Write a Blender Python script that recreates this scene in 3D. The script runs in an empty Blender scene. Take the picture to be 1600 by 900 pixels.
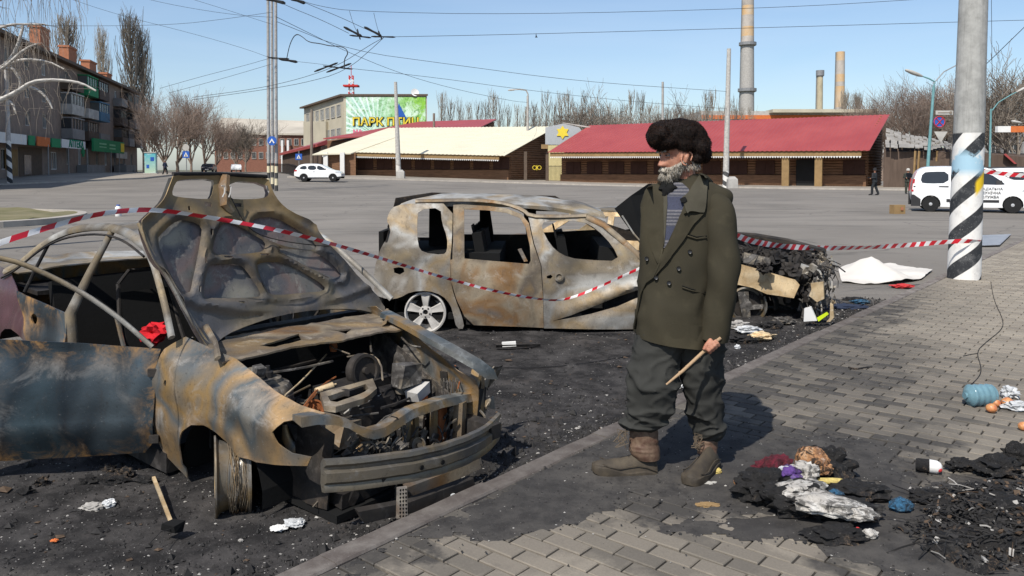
import bpy, bmesh, math, random
import numpy as np
from mathutils import Vector, Matrix, noise
from mathutils.geometry import delaunay_2d_cdt
R = math.radians
rnd = random.Random(7)
SC = bpy.context.scene
COL = SC.collection
# ------------------------------------------------------------------ camera
HC = 1.60                       # eye height over the pavement; the road lies 0.08 lower
FPX, PITCH = 1244.0, math.atan(45 / 1244.0)
cam_d = bpy.data.cameras.new('camera'); cam_d.sensor_width = 36.0
cam_d.lens = 36.0 * FPX / 1600; cam_d.shift_y = -140 / 1600.0
cam_d.clip_start = 0.05; cam_d.clip_end = 6000
cam = bpy.data.objects.new('camera', cam_d); COL.objects.link(cam)
cam.location = (0, 0, HC); cam.rotation_euler = (R(90) - PITCH, 0, 0)
SC.camera = cam
# ------------------------------------------------------------------ world, sun, exposure
SUN_EL = R(50); SUN_DIR = Vector((-0.47, -0.88, 0)).normalized()     # direction towards the sun (horizontal)
w = bpy.data.worlds.new('World'); SC.world = w; w.use_nodes = True
nt = w.node_tree; nt.nodes.clear()
sky = nt.nodes.new('ShaderNodeTexSky'); sky.sky_type = 'NISHITA'; sky.sun_disc = False
sky.sun_elevation = SUN_EL; sky.sun_rotation = math.atan2(SUN_DIR.x, SUN_DIR.y)
sky.air_density = 1.0; sky.dust_density = 1.0; sky.ozone_density = 3.0; sky.altitude = 100
bg = nt.nodes.new('ShaderNodeBackground'); bg.inputs['Strength'].default_value = 0.12
out = nt.nodes.new('ShaderNodeOutputWorld')
# thin high cirrus mixed into the sky
tc = nt.nodes.new('ShaderNodeTexCoord'); mp = nt.nodes.new('ShaderNodeMapping'); mp.inputs['Scale'].default_value = (1.2, 1.6, 7.0)
nz = nt.nodes.new('ShaderNodeTexNoise'); nz.inputs['Scale'].default_value = 1.6; nz.inputs['Detail'].default_value = 7; nz.inputs['Distortion'].default_value = 0.6
rp = nt.nodes.new('ShaderNodeMapRange'); rp.inputs[1].default_value = 0.38; rp.inputs[2].default_value = 0.75; rp.inputs[3].default_value = 0.0; rp.inputs[4].default_value = 0.22
mx = nt.nodes.new('ShaderNodeMix'); mx.data_type = 'RGBA'; mx.inputs[7].default_value = (5.2, 6.0, 7.2, 1)
nt.links.new(tc.outputs['Generated'], mp.inputs['Vector']); nt.links.new(mp.outputs[0], nz.inputs['Vector'])
nt.links.new(nz.outputs['Fac'], rp.inputs[0]); nt.links.new(rp.outputs[0], mx.inputs[0])
nt.links.new(sky.outputs[0], mx.inputs[6]); nt.links.new(mx.outputs[2], bg.inputs['Color'])
nt.links.new(bg.outputs[0], out.inputs[0])
sun_d = bpy.data.lights.new('sun', 'SUN'); sun_d.energy = 4.3; sun_d.angle = R(0.53); sun_d.color = (1.0, 0.95, 0.87)
sun = bpy.data.objects.new('sun', sun_d); COL.objects.link(sun)
sd = Vector((SUN_DIR.x * math.cos(SUN_EL), SUN_DIR.y * math.cos(SUN_EL), math.sin(SUN_EL)))
sun.rotation_euler = sd.to_track_quat('Z', 'Y').to_euler()
SC.view_settings.view_transform = 'Standard'; SC.view_settings.look = 'None'
SC.view_settings.exposure = 0.28; SC.view_settings.gamma = 1.0
# ------------------------------------------------------------------ measuring: pixel of the 1600x900 photo -> point of the place
_c, _s = math.cos(PITCH), math.sin(PITCH)
def ray(px, py):
    u = (px - 800) / FPX; v = (310 - py) / FPX
    return Vector((u, _c + v * _s, -_s + v * _c))
def P(px, py, Y):                # the point at depth Y
    r = ray(px, py); return Vector((0, 0, HC)) + r * (Y / r.y)
def G(px, py, z=-0.08):          # the point at height z
    r = ray(px, py); return Vector((0, 0, HC)) + r * ((z - HC) / r.z)
class Pose:
    def __init__(s, X, Y, yaw, pit, dz):
        s.M = Matrix.Translation((X, Y, dz - 0.08)) @ Matrix.Rotation(yaw, 4, 'Z') @ Matrix.Rotation(-pit, 4, 'Y')
        s.I = s.M.inverted()
    def hit(s, px, py, p0, n):
        o = s.I @ Vector((0, 0, HC)); d = s.I.to_3x3() @ ray(px, py); n = Vector(n)
        return o + d * ((Vector(p0) - o).dot(n) / d.dot(n))
    def side(s, pts, y): return [(lambda h: (h.x, h.z))(s.hit(a, b, (0, y, 0), (0, 1, 0))) for a, b in pts]
    def top(s, pts, z): return [(lambda h: (h.x, h.y))(s.hit(a, b, (0, 0, z), (0, 0, 1))) for a, b in pts]
    def front(s, pts, x): return [(lambda h: (h.y, h.z))(s.hit(a, b, (x, 0, 0), (1, 0, 0))) for a, b in pts]
# ------------------------------------------------------------------ objects
def tag(o, label=None, cat=None, group=None, kind=None):
    if label: o['label'] = label
    if cat: o['category'] = cat
    if group: o['group'] = group
    if kind: o['kind'] = kind
    return o
def thing(name, label, cat, loc=(0, 0, 0), rz=0, group=None):
    o = bpy.data.objects.new(name, None); COL.objects.link(o)
    o.location = loc; o.rotation_euler = (0, 0, rz); o.empty_display_size = 0.2
    return tag(o, label, cat, group)
def copy_tree(o, parent=None):
    c = o.copy(); COL.objects.link(c)
    if parent is not None: c.parent = parent
    for ch in list(o.children): copy_tree(ch, c)
    return c
class MB:                        # a mesh in the making
    def __init__(s): s.v = []; s.f = []; s.mi = []; s.m = 0
    def add(s, vs, fs):
        b = len(s.v); s.v += [tuple(v) for v in vs]; s.f += [tuple(b + i for i in f) for f in fs]; s.mi += [s.m] * len(fs); return s
    def box(s, c, d, rz=0, rx=0, ry=0, jit=0):
        hx, hy, hz = d[0] / 2, d[1] / 2, d[2] / 2
        M = Matrix.Translation(c) @ Matrix.Rotation(rz, 4, 'Z') @ Matrix.Rotation(ry, 4, 'Y') @ Matrix.Rotation(rx, 4, 'X')
        vs = [M @ Vector((x * hx + rnd.uniform(-jit, jit), y * hy + rnd.uniform(-jit, jit), z * hz + rnd.uniform(-jit, jit))) for x in (-1, 1) for y in (-1, 1) for z in (-1, 1)]
        return s.add(vs, [(0, 1, 3, 2), (4, 6, 7, 5), (0, 4, 5, 1), (2, 3, 7, 6), (0, 2, 6, 4), (1, 5, 7, 3)])
    def hexa(s, a, b):           # prism between two equal loops
        n = len(a); return s.add(list(a) + list(b), [tuple(range(n))[::-1], tuple(range(n, 2 * n))] + [(i, (i + 1) % n, n + (i + 1) % n, n + i) for i in range(n)])
    def rings(s, rs, cap=True, closed=True):
        n = len(rs[0]); vs = [p for r in rs for p in r]; fs = []
        for k in range(len(rs) - 1):
            for i in range(n if closed else n - 1):
                j = (i + 1) % n; fs.append((k * n + i, k * n + j, (k + 1) * n + j, (k + 1) * n + i))
        if cap and closed: fs += [tuple(range(n))[::-1], tuple((len(rs) - 1) * n + i for i in range(n))]
        return s.add(vs, fs)
    def tube(s, pts, r, n=8, cap=True, flat=1.0):
        pts = [Vector(p) for p in pts]; m = len(pts)
        rr = r if isinstance(r, (list, tuple)) else [r] * m
        rs = []; up = None
        for i, p in enumerate(pts):
            t = (pts[min(i + 1, m - 1)] - pts[max(i - 1, 0)])
            t = t.normalized() if t.length > 1e-9 else Vector((0, 0, 1))
            if up is None: up = t.orthogonal().normalized()
            up = (up - t * up.dot(t)); up = up.normalized() if up.length > 1e-6 else t.orthogonal().normalized()
            b = t.cross(up)
            rs.append([p + (up * math.cos(2 * math.pi * k / n) + b * math.sin(2 * math.pi * k / n) * flat) * rr[i] for k in range(n)])
        return s.rings(rs, cap)
    def lathe(s, prof, n=16, M=None):          # prof: (radius, height) about z, then M
        M = M or Matrix()
        return s.rings([[M @ Vector((r * math.cos(2 * math.pi * k / n), r * math.sin(2 * math.pi * k / n), z)) for k in range(n)] for r, z in prof])
    def blob(s, c, d, seed=0, amp=0.25, sub=2, fr=1.3):
        bm = bmesh.new(); bmesh.ops.create_icosphere(bm, subdivisions=sub, radius=1)
        b = len(s.v); q = Vector((seed * 7.3, seed * 3.1, 0))
        vs = []
        for v in bm.verts:
            p = v.co * (1 + amp * noise.noise(v.co * fr + q) * 2)
            vs.append((c[0] + p.x * d[0] / 2, c[1] + p.y * d[1] / 2, c[2] + p.z * d[2] / 2))
        fs = [tuple(v.index for v in f.verts) for f in bm.faces]; bm.free()
        return s.add(vs, fs)
    def mesh(s, name, mats, smooth=0):
        me = bpy.data.meshes.new(name); me.from_pydata([tuple(v) for v in s.v], [], s.f)
        for m in (mats if isinstance(mats, (list, tuple)) else [mats]): me.materials.append(m)
        if any(s.mi): me.polygons.foreach_set('material_index', s.mi)
        if smooth:
            me.polygons.foreach_set('use_smooth', [True] * len(s.f))
            if smooth < 180: me.set_sharp_from_angle(angle=R(smooth))
        me.update(); return me
    def build(s, name, mats, parent=None, smooth=0, loc=None, kind=None, fixn=True):
        me = s.mesh(name, mats, smooth)
        if fixn and len(s.f) < 60000:
            bm = bmesh.new(); bm.from_mesh(me); bmesh.ops.recalc_face_normals(bm, faces=bm.faces); bm.to_mesh(me); bm.free()
        return link(name, me, parent, loc, kind)
def link(name, me, parent=None, loc=None, kind=None):
    o = bpy.data.objects.new(name, me); COL.objects.link(o)
    if parent is not None: o.parent = parent
    if loc is not None: o.location = loc
    if kind: o['kind'] = kind
    return o
def inpoly(P2, poly):
    x, y = P2[:, 0], P2[:, 1]; ins = np.zeros(len(P2), bool); n = len(poly)
    for i in range(n):
        x1, y1 = poly[i]; x2, y2 = poly[(i + 1) % n]
        if y1 == y2: continue
        c = ((y1 > y) != (y2 > y)) & (x < (x2 - x1) * (y - y1) / (y2 - y1) + x1); ins ^= c
    return ins
def segdist(P2, poly):
    d = np.full(len(P2), 1e9); n = len(poly)
    for i in range(n):
        a = np.array(poly[i]); b = np.array(poly[(i + 1) % n]); ab = b - a; L = max(ab @ ab, 1e-12)
        t = np.clip(((P2 - a) @ ab) / L, 0, 1); d = np.minimum(d, np.linalg.norm(P2 - (a + t[:, None] * ab), axis=1))
    return d
def chaikin(p, k=1, closed=True):
    p = [tuple(q) for q in p]
    for _ in range(k):
        n = len(p); q = []
        for i in range(n if closed else n - 1):
            a, b = p[i], p[(i + 1) % n]
            q += [tuple(a[j] * .75 + b[j] * .25 for j in range(len(a))), tuple(a[j] * .25 + b[j] * .75 for j in range(len(a)))]
        if not closed: q = [p[0]] + q + [p[-1]]
        p = q
    return p
def resample(poly, step):
    o = []; n = len(poly)
    for i in range(n):
        a, b = poly[i], poly[(i + 1) % n]; L = math.dist(a, b)
        if L < 1e-6: continue
        k = max(1, int(round(L / step)))
        o += [(a[0] + (b[0] - a[0]) * j / k, a[1] + (b[1] - a[1]) * j / k) for j in range(k)]
    return o
def panel(name, outer, fn, mat, parent, holes=(), step=0.04, thick=0.01, smooth=45, kind=None, inset=0.0):
    """sheet cut to an outline with holes, mapped to 3-D by fn(u,v) and given thickness; edge distance kept as attribute"""
    loops = [resample(outer, step)] + [resample(h, step) for h in holes]
    pts = []; ed = []
    for L in loops:
        b = len(pts); pts += L; ed += [(b + i, b + (i + 1) % len(L)) for i in range(len(L))]
    us = [p[0] for p in outer]; vs = [p[1] for p in outer]
    g = []
    nu = int((max(us) - min(us)) / step) + 1; nv = int((max(vs) - min(vs)) / step) + 1
    for i in range(nu + 1):
        for j in range(nv + 1):
            g.append((min(us) + (i + (j % 2) * .5) * step, min(vs) + j * step))
    g = np.array(g); ok = inpoly(g, outer)
    for h in holes: ok &= ~inpoly(g, h)
    g = g[ok]
    if len(g):
        d = segdist(g, outer)
        for h in holes: d = np.minimum(d, segdist(g, h))
        g = g[d > step * .45]
    pts += [tuple(q) for q in g]
    V, E, F = delaunay_2d_cdt([Vector(p) for p in pts], ed, [], 0, 1e-6)[:3]
    V2 = np.array([tuple(v) for v in V]); F = np.array([tuple(f) for f in F])
    cen = V2[F].mean(axis=1); ok = inpoly(cen, outer)
    for h in holes: ok &= ~inpoly(cen, h)
    F = F[ok]
    d = segdist(V2, outer)
    for h in holes: d = np.minimum(d, segdist(V2, h))
    X = np.array([tuple(fn(float(p[0]), float(p[1]))) for p in V2])
    nrm = np.zeros_like(X); fnrm = np.cross(X[F[:, 1]] - X[F[:, 0]], X[F[:, 2]] - X[F[:, 0]])
    for k in range(3): np.add.at(nrm, F[:, k], fnrm)
    nrm /= np.maximum(np.linalg.norm(nrm, axis=1), 1e-9)[:, None]
    X2 = X - nrm * thick; n = len(X)
    ec = {}
    for f in F.tolist():
        for i in range(3):
            e = (f[i], f[(i + 1) % 3]); k = (min(e), max(e))
            ec.setdefault(k, []).append(e)
    rim = [v[0] for v in ec.values() if len(v) == 1]
    faces = [tuple(f) for f in F.tolist()] + [(f[2] + n, f[1] + n, f[0] + n) for f in F.tolist()] + [(b, a, a + n, b + n) for a, b in rim]
    me = bpy.data.meshes.new(name); me.from_pydata(np.vstack([X, X2]).tolist(), [], faces)
    me.materials.append(mat)
    me.polygons.foreach_set('use_smooth', [True] * len(faces)); me.set_sharp_from_angle(angle=R(smooth))
    at = me.attributes.new('edge', 'FLOAT', 'POINT'); at.data.foreach_set('value', np.exp(-np.concatenate([d, d]) / 0.05).astype(np.float32))
    me.update(); return link(name, me, parent, None, kind)
def text_mesh(s, size, depth=0.0, shear=0, bold=0, xs=1, align='CENTER'):
    c = bpy.data.curves.new('t', 'FONT'); c.body = s; c.size = size; c.extrude = depth; c.offset = bold; c.align_x = align; c.align_y = 'CENTER'; c.resolution_u = 2
    o = bpy.data.objects.new('t', c); COL.objects.link(o); dg = bpy.context.evaluated_depsgraph_get()
    me = bpy.data.meshes.new_from_object(o.evaluated_get(dg)); bpy.data.objects.remove(o)
    if xs != 1:
        for v in me.vertices: v.co.x *= xs
    me.materials.clear(); return me
def text(s, size, mat, parent, M, depth=0.01, bold=0, xs=1, name='lettering'):
    me = text_mesh(s, size, depth, 0, bold, xs); me.materials.append(mat); o = link(name, me, parent); o.matrix_local = M; return o
def axes(o, x, y):               # matrix with local x,y along given directions
    x = Vector(x).normalized(); z = x.cross(Vector(y)).normalized(); y = z.cross(x)
    return Matrix.Translation(o) @ Matrix((x, y, z)).transposed().to_4x4()
def sstep(a, b, x):
    t = min(1, max(0, (x - a) / (b - a))); return t * t * (3 - 2 * t)
def fbm(x, y, z=0, s=1.0, o=4):
    return noise.fractal(Vector((x * s, y * s, z * s)), 0.8, 2.1, o)
# ------------------------------------------------------------------ materials
class NT:
    def __init__(s, name):
        s.m = bpy.data.materials.new(name); s.m.use_nodes = True; s.t = s.m.node_tree; s.t.nodes.clear()
        s.out = s.n('ShaderNodeOutputMaterial'); s.b = s.n('ShaderNodeBsdfPrincipled'); s.l(s.b.outputs[0], s.out.inputs[0])
        s.co = None
    def n(s, t, **k):
        o = s.t.nodes.new(t)
        for a, b in k.items(): setattr(o, a, b)
        return o
    def l(s, a, b): s.t.links.new(a, b)
    def coord(s, world=False):
        if world: return s.n('ShaderNodeNewGeometry').outputs['Position']
        if s.co is None: s.co = s.n('ShaderNodeTexCoord').outputs['Object']
        return s.co
    def noise(s, scale, det=5, rough=.55, dist=0, co=None, st=None, lo=None, hi=None):
        c = co or s.coord()
        if st: m = s.n('ShaderNodeMapping'); m.inputs['Scale'].default_value = st; s.l(c, m.inputs['Vector']); c = m.outputs[0]
        o = s.n('ShaderNodeTexNoise'); o.inputs['Scale'].default_value = scale; o.inputs['Detail'].default_value = det
        o.inputs['Roughness'].default_value = rough; o.inputs['Distortion'].default_value = dist; s.l(c, o.inputs['Vector'])
        r = o.outputs['Fac']
        return s.rng(r, lo, hi) if lo is not None else r
    def rng(s, v, a, b, c=0.0, d=1.0):
        o = s.n('ShaderNodeMapRange'); s.inp(o.inputs[0], v)
        for i, x in enumerate((a, b, c, d)): s.inp(o.inputs[i + 1], x)
        return o.outputs[0]
    def inp(s, sock, v):
        if hasattr(v, 'links') or hasattr(v, 'is_linked'): s.l(v, sock)
        else: sock.default_value = v
    def math(s, op, a, b=0.0, c=0.0):
        o = s.n('ShaderNodeMath', operation=op); s.inp(o.inputs[0], a); s.inp(o.inputs[1], b); s.inp(o.inputs[2], c); return o.outputs[0]
    def mix(s, f, a, b):
        o = s.n('ShaderNodeMix', data_type='RGBA'); s.inp(o.inputs[0], f)
        for k, v in ((6, a), (7, b)):
            if isinstance(v, (tuple, list)): v = tuple(v) + ((1,) if len(v) == 3 else ())
            s.inp(o.inputs[k], v)
        return o.outputs[2]
    def ramp(s, f, stops):
        o = s.n('ShaderNodeValToRGB'); e = o.color_ramp.elements
        while len(e) < len(stops): e.new(.5)
        for i, (p, c) in enumerate(stops): e[i].position = p; e[i].color = tuple(c) + (1,)
        s.l(f, o.inputs[0]); return o.outputs[0]
    def bump(s, h, st=.3, dist=.01):
        o = s.n('ShaderNodeBump'); o.inputs['Strength'].default_value = st; o.inputs['Distance'].default_value = dist
        s.l(h, o.inputs['Height']); s.l(o.outputs[0], s.b.inputs['Normal'])
    def done(s, col, rough=.8, metal=0.0, **k):
        if not (isinstance(rough, float) and rough < .5): k.setdefault('Specular_IOR_Level', .22)
        if isinstance(col, (tuple, list)): col = tuple(col) + ((1,) if len(col) == 3 else ())
        s.inp(s.b.inputs['Base Color'], col); s.inp(s.b.inputs['Roughness'], rough); s.inp(s.b.inputs['Metallic'], metal)
        for a, b in k.items(): s.inp(s.b.inputs[a.replace('_', ' ')], b)
        return s.m
def mat(name, col, rough=.8, metal=0, var=.25, scale=3, bump=.2, bs=40, bd=.004, col2=None, st=None, **k):
    t = NT(name); c2 = col2 or tuple(x * (1 - var) for x in col)
    n1 = t.noise(scale, 6, .6, st=st, lo=.3, hi=.7); c = t.mix(n1, col, c2)
    if bump: t.bump(t.noise(bs, 5), bump, bd)
    return t.done(c, rough, metal, **k)
MAT = {}
def ell(t, pos, cx, cy, rx, ry, rot, soft=.5):          # soft ellipse mask on world position
    m = t.n('ShaderNodeMapping', vector_type='TEXTURE'); m.inputs['Location'].default_value = (cx, cy, 0); m.inputs['Rotation'].default_value = (0, 0, rot); m.inputs['Scale'].default_value = (rx, ry, 1e6)
    t.l(pos, m.inputs['Vector']); L = t.n('ShaderNodeVectorMath', operation='LENGTH'); t.l(m.outputs[0], L.inputs[0])
    return t.rng(L.outputs['Value'], 1 + soft * .5, 1 - soft * .5)
def soot(t, els, dist=.35, sc=2.2):
    pos = t.coord(True)
    nn = t.n('ShaderNodeTexNoise'); nn.inputs['Scale'].default_value = sc; nn.inputs['Detail'].default_value = 7; nn.inputs['Roughness'].default_value = .65; t.l(pos, nn.inputs['Vector'])
    sb = t.n('ShaderNodeVectorMath', operation='SUBTRACT'); t.l(nn.outputs['Color'], sb.inputs[0]); sb.inputs[1].default_value = (.5, .5, .5)
    scl = t.n('ShaderNodeVectorMath', operation='SCALE'); t.l(sb.outputs[0], scl.inputs[0]); scl.inputs['Scale'].default_value = dist * 4
    ad = t.n('ShaderNodeVectorMath', operation='ADD'); t.l(pos, ad.inputs[0]); t.l(scl.outputs[0], ad.inputs[1])
    r = None
    for e in els:
        m = t.math('MULTIPLY', ell(t, ad.outputs[0], *e[:6]), e[6] if len(e) > 6 else 1.0)
        r = m if r is None else t.math('MAXIMUM', r, m)
    return r
def burnt(name, cols, soot_c=(.012, .011, .012), soot_amt=.5, edge_c=(.42, .25, .10), edge=.6, sc=2.0, metal=.35, rough=.55, bump=.25, zlow=None, light=(.55, .53, .5), lam=.2):
    t = NT(name); co = t.coord()
    n1 = t.noise(sc * .75, 3, .5, .5); n2 = t.noise(sc * .6, 4, .5, .5, st=(1, 1, 1.7)); n3 = t.noise(55, 4, .7); n4 = t.noise(sc * 3.2, 8, .72, .6); n5 = t.noise(14, 6, .75, st=(1, 1, .45))
    k = len(cols); c = t.ramp(n1, [(.3 + .4 * i / (k - 1), q) for i, q in enumerate(cols)])
    c = t.mix(t.rng(n4, .54, .68, 0, lam * 2), c, light)
    a = t.n('ShaderNodeAttribute', attribute_name='edge'); e = t.math('MULTIPLY', a.outputs['Fac'], t.rng(n4, .46, .6))
    c = t.mix(t.math('MULTIPLY', e, edge), c, edge_c)
    sm = t.math('MULTIPLY', t.rng(n2, .44, .62), soot_amt * 1.2); c = t.mix(sm, c, soot_c)
    c = t.mix(t.rng(n5, .55, .75, 0, .5), c, (.05, .045, .042))
    c = t.mix(t.rng(n3, .3, .42, .45, 0), c, (.03, .028, .027)); c = t.mix(t.rng(n3, .64, .72, 0, .35), c, light)
    if zlow:
        sx = t.n('ShaderNodeSeparateXYZ'); t.l(co, sx.inputs[0])
        z = t.math('ADD', sx.outputs[2], t.math('MULTIPLY', t.math('SUBTRACT', n4, .5), .25)); c = t.mix(t.rng(z, zlow[1], zlow[0], 0, .9), c, soot_c)
    h = t.math('ADD', t.math('MULTIPLY', n3, .5), n5); t.bump(h, bump, .006)
    return t.done(c, t.rng(n4, .3, .7, rough - .12, rough + .25), metal)
# ================================================================== GROUND
KD = Vector((.64, .77, 0)).normalized(); KN = Vector((KD.y, -KD.x, 0)); K0 = Vector((-.705, 3.16, 0)) - KD * 0
KA = math.atan2(KD.y, KD.x)
def KP(s, t, z=0.0): p = K0 + KD * s + KN * t; return Vector((p.x, p.y, z))
def gz(x, y): return -0.08 + 1.15 * sstep(42, 100, y) * sstep(12, -38, x) + .6 * sstep(55, 120, y) * sstep(40, 0, abs(x + 5)) * .5
ROAD_SOOT = [(-1.2, 5.2, 3.6, 2.3, -.3, .35), (1.2, 7.6, 2.6, 1.9, .2, .4), (3.3, 9.3, 1.5, 1.0, .3, .5), (-3.2, 4.4, 2.2, 1.7, 0, .5), (0, 3.4, 1.5, 1.2, .8, .4), (-1.8, 9.0, 1.6, .8, 0, .8, .7)]
SIDE_SOOT = [(1.7, 5.3, 2.9, 1.5, .55, .9, .55), (.2, 3.5, 1.4, .5, .3, .9, .45), (.85, 4.3, 1.6, .75, .2, .6), (2.3, 3.45, 1.0, .7, 0, .5), (2.5, 6.3, 2.0, .9, .8, .8, .66), (2.2, 6.6, 5.5, .42, KA, .9, .72), (.7, 3.25, .8, .3, 0, .9, .45), (4.2, 9.2, 2.4, 1.2, .9, 1.2, .4), (-.4, 3.5, .9, .3, KA, .8, .8), (1.9, 4.6, 1.0, .6, .3, .9, .7)]
def asphalt():
    t = NT('asphalt'); pos = t.coord(True)
    n1 = t.noise(.12, 6, .6, 1.0, co=pos); n2 = t.noise(1.0, 6, .6, .5, co=pos, st=(.18, 1, 1)); n3 = t.noise(60, 5, .8, co=pos); n4 = t.noise(4, 8, .7, co=pos)
    c = t.mix(t.rng(n1, .35, .65), (.168, .152, .133), (.225, .204, .178)); c = t.mix(t.rng(n2, .52, .66, 0, .6), c, (.095, .088, .08)); n7 = t.noise(.35, 7, .7, 1.5, co=pos, st=(.35, 1, 1)); c = t.mix(t.rng(n7, .58, .66, 0, .45), c, (.11, .102, .092)); c = t.mix(t.rng(n7, .42, .34, 0, .35), c, (.25, .23, .205)); n8 = t.noise(3.2, 3, .6, co=pos); c = t.mix(t.rng(n8, .68, .74, 0, .6), c, (.07, .066, .062))
    v = t.n('ShaderNodeTexVoronoi', feature='DISTANCE_TO_EDGE'); v.inputs['Scale'].default_value = .16
    wp = t.n('ShaderNodeVectorMath', operation='ADD'); nn = t.n('ShaderNodeTexNoise'); nn.inputs['Scale'].default_value = .6; t.l(pos, nn.inputs[0]); t.l(pos, wp.inputs[0]); t.l(nn.outputs['Color'], wp.inputs[1]); t.l(wp.outputs[0], v.inputs['Vector'])
    c = t.mix(t.rng(v.outputs['Distance'], .0, .006, .55, 0), c, (.06, .056, .05))
    c = t.mix(t.rng(n3, .35, .7, 0, .25), c, (.25, .235, .21))
    s = soot(t, ROAD_SOOT, .35); c = t.mix(s, c, t.mix(t.rng(n4, .42, .62), (.022, .021, .021), (.062, .058, .056)))
    c = t.mix(t.math('MULTIPLY', s, t.rng(n3, .62, .68, 0, .75)), c, (.24, .235, .23))
    n5 = t.noise(1.5, 6, .7, co=pos); c = t.mix(t.math('MULTIPLY', s, t.rng(n5, .58, .7, 0, .55)), c, (.10, .085, .075))
    t.bump(t.math('ADD', n3, t.math('MULTIPLY', n4, 1.5)), .5, .02)
    return t.done(c, t.rng(n4, .3, .7, .8, .98), Specular_IOR_Level=.1)
def paving(brick):
    t = NT('paver_concrete' if not brick else 'distant_paving'); pos = t.coord(True)
    n3 = t.noise(90, 4, .8, co=pos); n4 = t.noise(5, 8, .7, co=pos); n1 = t.noise(.7, 5, .6, co=pos)
    c = t.mix(n1, (.36, .315, .25), (.27, .238, .19))
    if not brick:
        oi = t.n('ShaderNodeObjectInfo'); at = t.n('ShaderNodeAttribute', attribute_name='tone')
        v = t.math('FRACT', t.math('ADD', oi.outputs['Random'], at.outputs['Fac']))
        c = t.mix(t.rng(v, .1, 1, 0, .62), c, (.125, .108, .09))
    else:
        m = t.n('ShaderNodeMapping', vector_type='TEXTURE'); m.inputs['Rotation'].default_value = (0, 0, KA - R(90)); t.l(pos, m.inputs[0])
        b = t.n('ShaderNodeTexBrick'); b.inputs['Scale'].default_value = 1; b.inputs['Brick Width'].default_value = .2; b.inputs['Row Height'].default_value = .1; b.inputs['Mortar Size'].default_value = .006
        for k, q in (('Color1', (1, 1, 1, 1)), ('Color2', (.72, .7, .68, 1)), ('Mortar', (.4, .38, .36, 1))): b.inputs[k].default_value = q
        t.l(m.outputs[0], b.inputs['Vector']); x = t.n('ShaderNodeMix', data_type='RGBA', blend_type='MULTIPLY'); x.inputs[0].default_value = 1; t.l(c, x.inputs[6]); t.l(b.outputs['Color'], x.inputs[7]); c = x.outputs[2]
    c = t.mix(t.rng(n3, .35, .6, .3, 0), c, (.12, .105, .09)); c = t.mix(t.rng(n4, .55, .7, 0, .45), c, (.11, .098, .086))
    s = soot(t, SIDE_SOOT, .33, 2.0); sb_ = s if brick else t.rng(t.math('SUBTRACT', t.math('MULTIPLY', s, 1.7), t.math('MULTIPLY', v, .75)), 0, .95); c = t.mix(t.math('MULTIPLY', sb_, t.rng(n4, .3, .5, .8, 1)), c, t.mix(t.rng(n4, .4, .65), (.040, .038, .036), (.085, .077, .068)))
    c = t.mix(t.math('MULTIPLY', s, t.rng(n3, .66, .70, 0, .8)), c, (.4, .39, .37))
    t.bump(t.math('ADD', n3, t.math('MULTIPLY', n4, .6)), .35, .004)
    return t.done(c, .85, Specular_IOR_Level=.15)
MAT['asphalt'] = asphalt(); MAT['paver'] = paving(False); MAT['paving'] = paving(True)
MAT['joint'] = mat('joint_sand', (.05, .045, .04), var=.4, scale=30)
MAT['kerb'] = None
def kerbmat():
    t = NT('kerb_concrete'); pos = t.coord(True); n4 = t.noise(7, 8, .7, co=pos); n3 = t.noise(80, 4, .8, co=pos)
    c = t.mix(t.rng(n4, .35, .6), (.25, .225, .2), (.12, .10, .088)); c = t.mix(t.rng(n3, .6, .72, 0, .6), c, (.42, .38, .35))
    c = t.mix(t.math('MULTIPLY', soot(t, [(.5, 4.8, 2.6, .8, KA, .8, .55), (3, 8, 2.5, .8, KA, .8, .5)], .2), 1), c, (.06, .052, .048)); t.bump(n4, .5, .01); return t.done(c, .9)
MAT['kerb'] = kerbmat()
def grid(name, xs, ys, zf, m, kind='structure', parent=None):
    vs = [(x, y, zf(x, y)) for y in ys for x in xs]; n = len(xs)
    fs = [(j * n + i, j * n + i + 1, (j + 1) * n + i + 1, (j + 1) * n + i) for j in range(len(ys) - 1) for i in range(n - 1)]
    me = bpy.data.meshes.new(name); me.from_pydata(vs, [], fs); me.materials.append(m); me.polygons.foreach_set('use_smooth', [True] * len(fs)); me.update()
    return tag(link(name, me), kind=kind)
def lin(a, b, n): return [a + (b - a) * i / n for i in range(n + 1)]
NXA, NXB, NYA, NYB = -5.0, 5.0, 2.0, 12.0
def sidet(x, y): return (Vector((x, y, 0)) - K0).dot(KN)
def roadz(x, y):
    z = gz(x, y); t = sidet(x, y)
    if t > -.13: return z - .06
    m = sstep(NYB, NYB - 2, y) * sstep(NXB, NXB - 1, x) * sstep(NXA, NXA + .8, x) * sstep(NYA, NYA + .3, y) * sstep(-.10, -.3, t)
    d = .5 + .5 * noise.noise(Vector((x * .7, y * .7, 3)))
    return z + m * (.018 * fbm(x, y, 0, 2.2, 4) + .022 * max(0, fbm(x, y, 5, 5.5, 4)) * d * 1.6)
xs = sorted(set([-90, -60, -40, -25, -14, -9] + [round(v, 3) for v in lin(NXA, NXB, 250)] + [8, 12, 16, 22, 30, 45, 70, 110, 160]))
ys = sorted(set([-30, -8, 0] + [round(v, 3) for v in lin(NYA, NYB, 250)] + [14, 17, 22, 28, 35] + list(range(40, 200, 8))))
grid('road', xs, ys, roadz, MAT['asphalt'])
MAT['earth'] = mat('earth', (.16, .14, .105), var=.4, scale=.05, col2=(.10, .11, .06))
MB().box((0, 1200, -.75), (6000, 5200, .5)).build('ground', MAT['earth'])['kind'] = 'structure'
grid('ground', lin(-400, 400, 20), [196] + lin(200, 900, 14), lambda x, y: gz(x, y) + .02, MAT['earth'])
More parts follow.
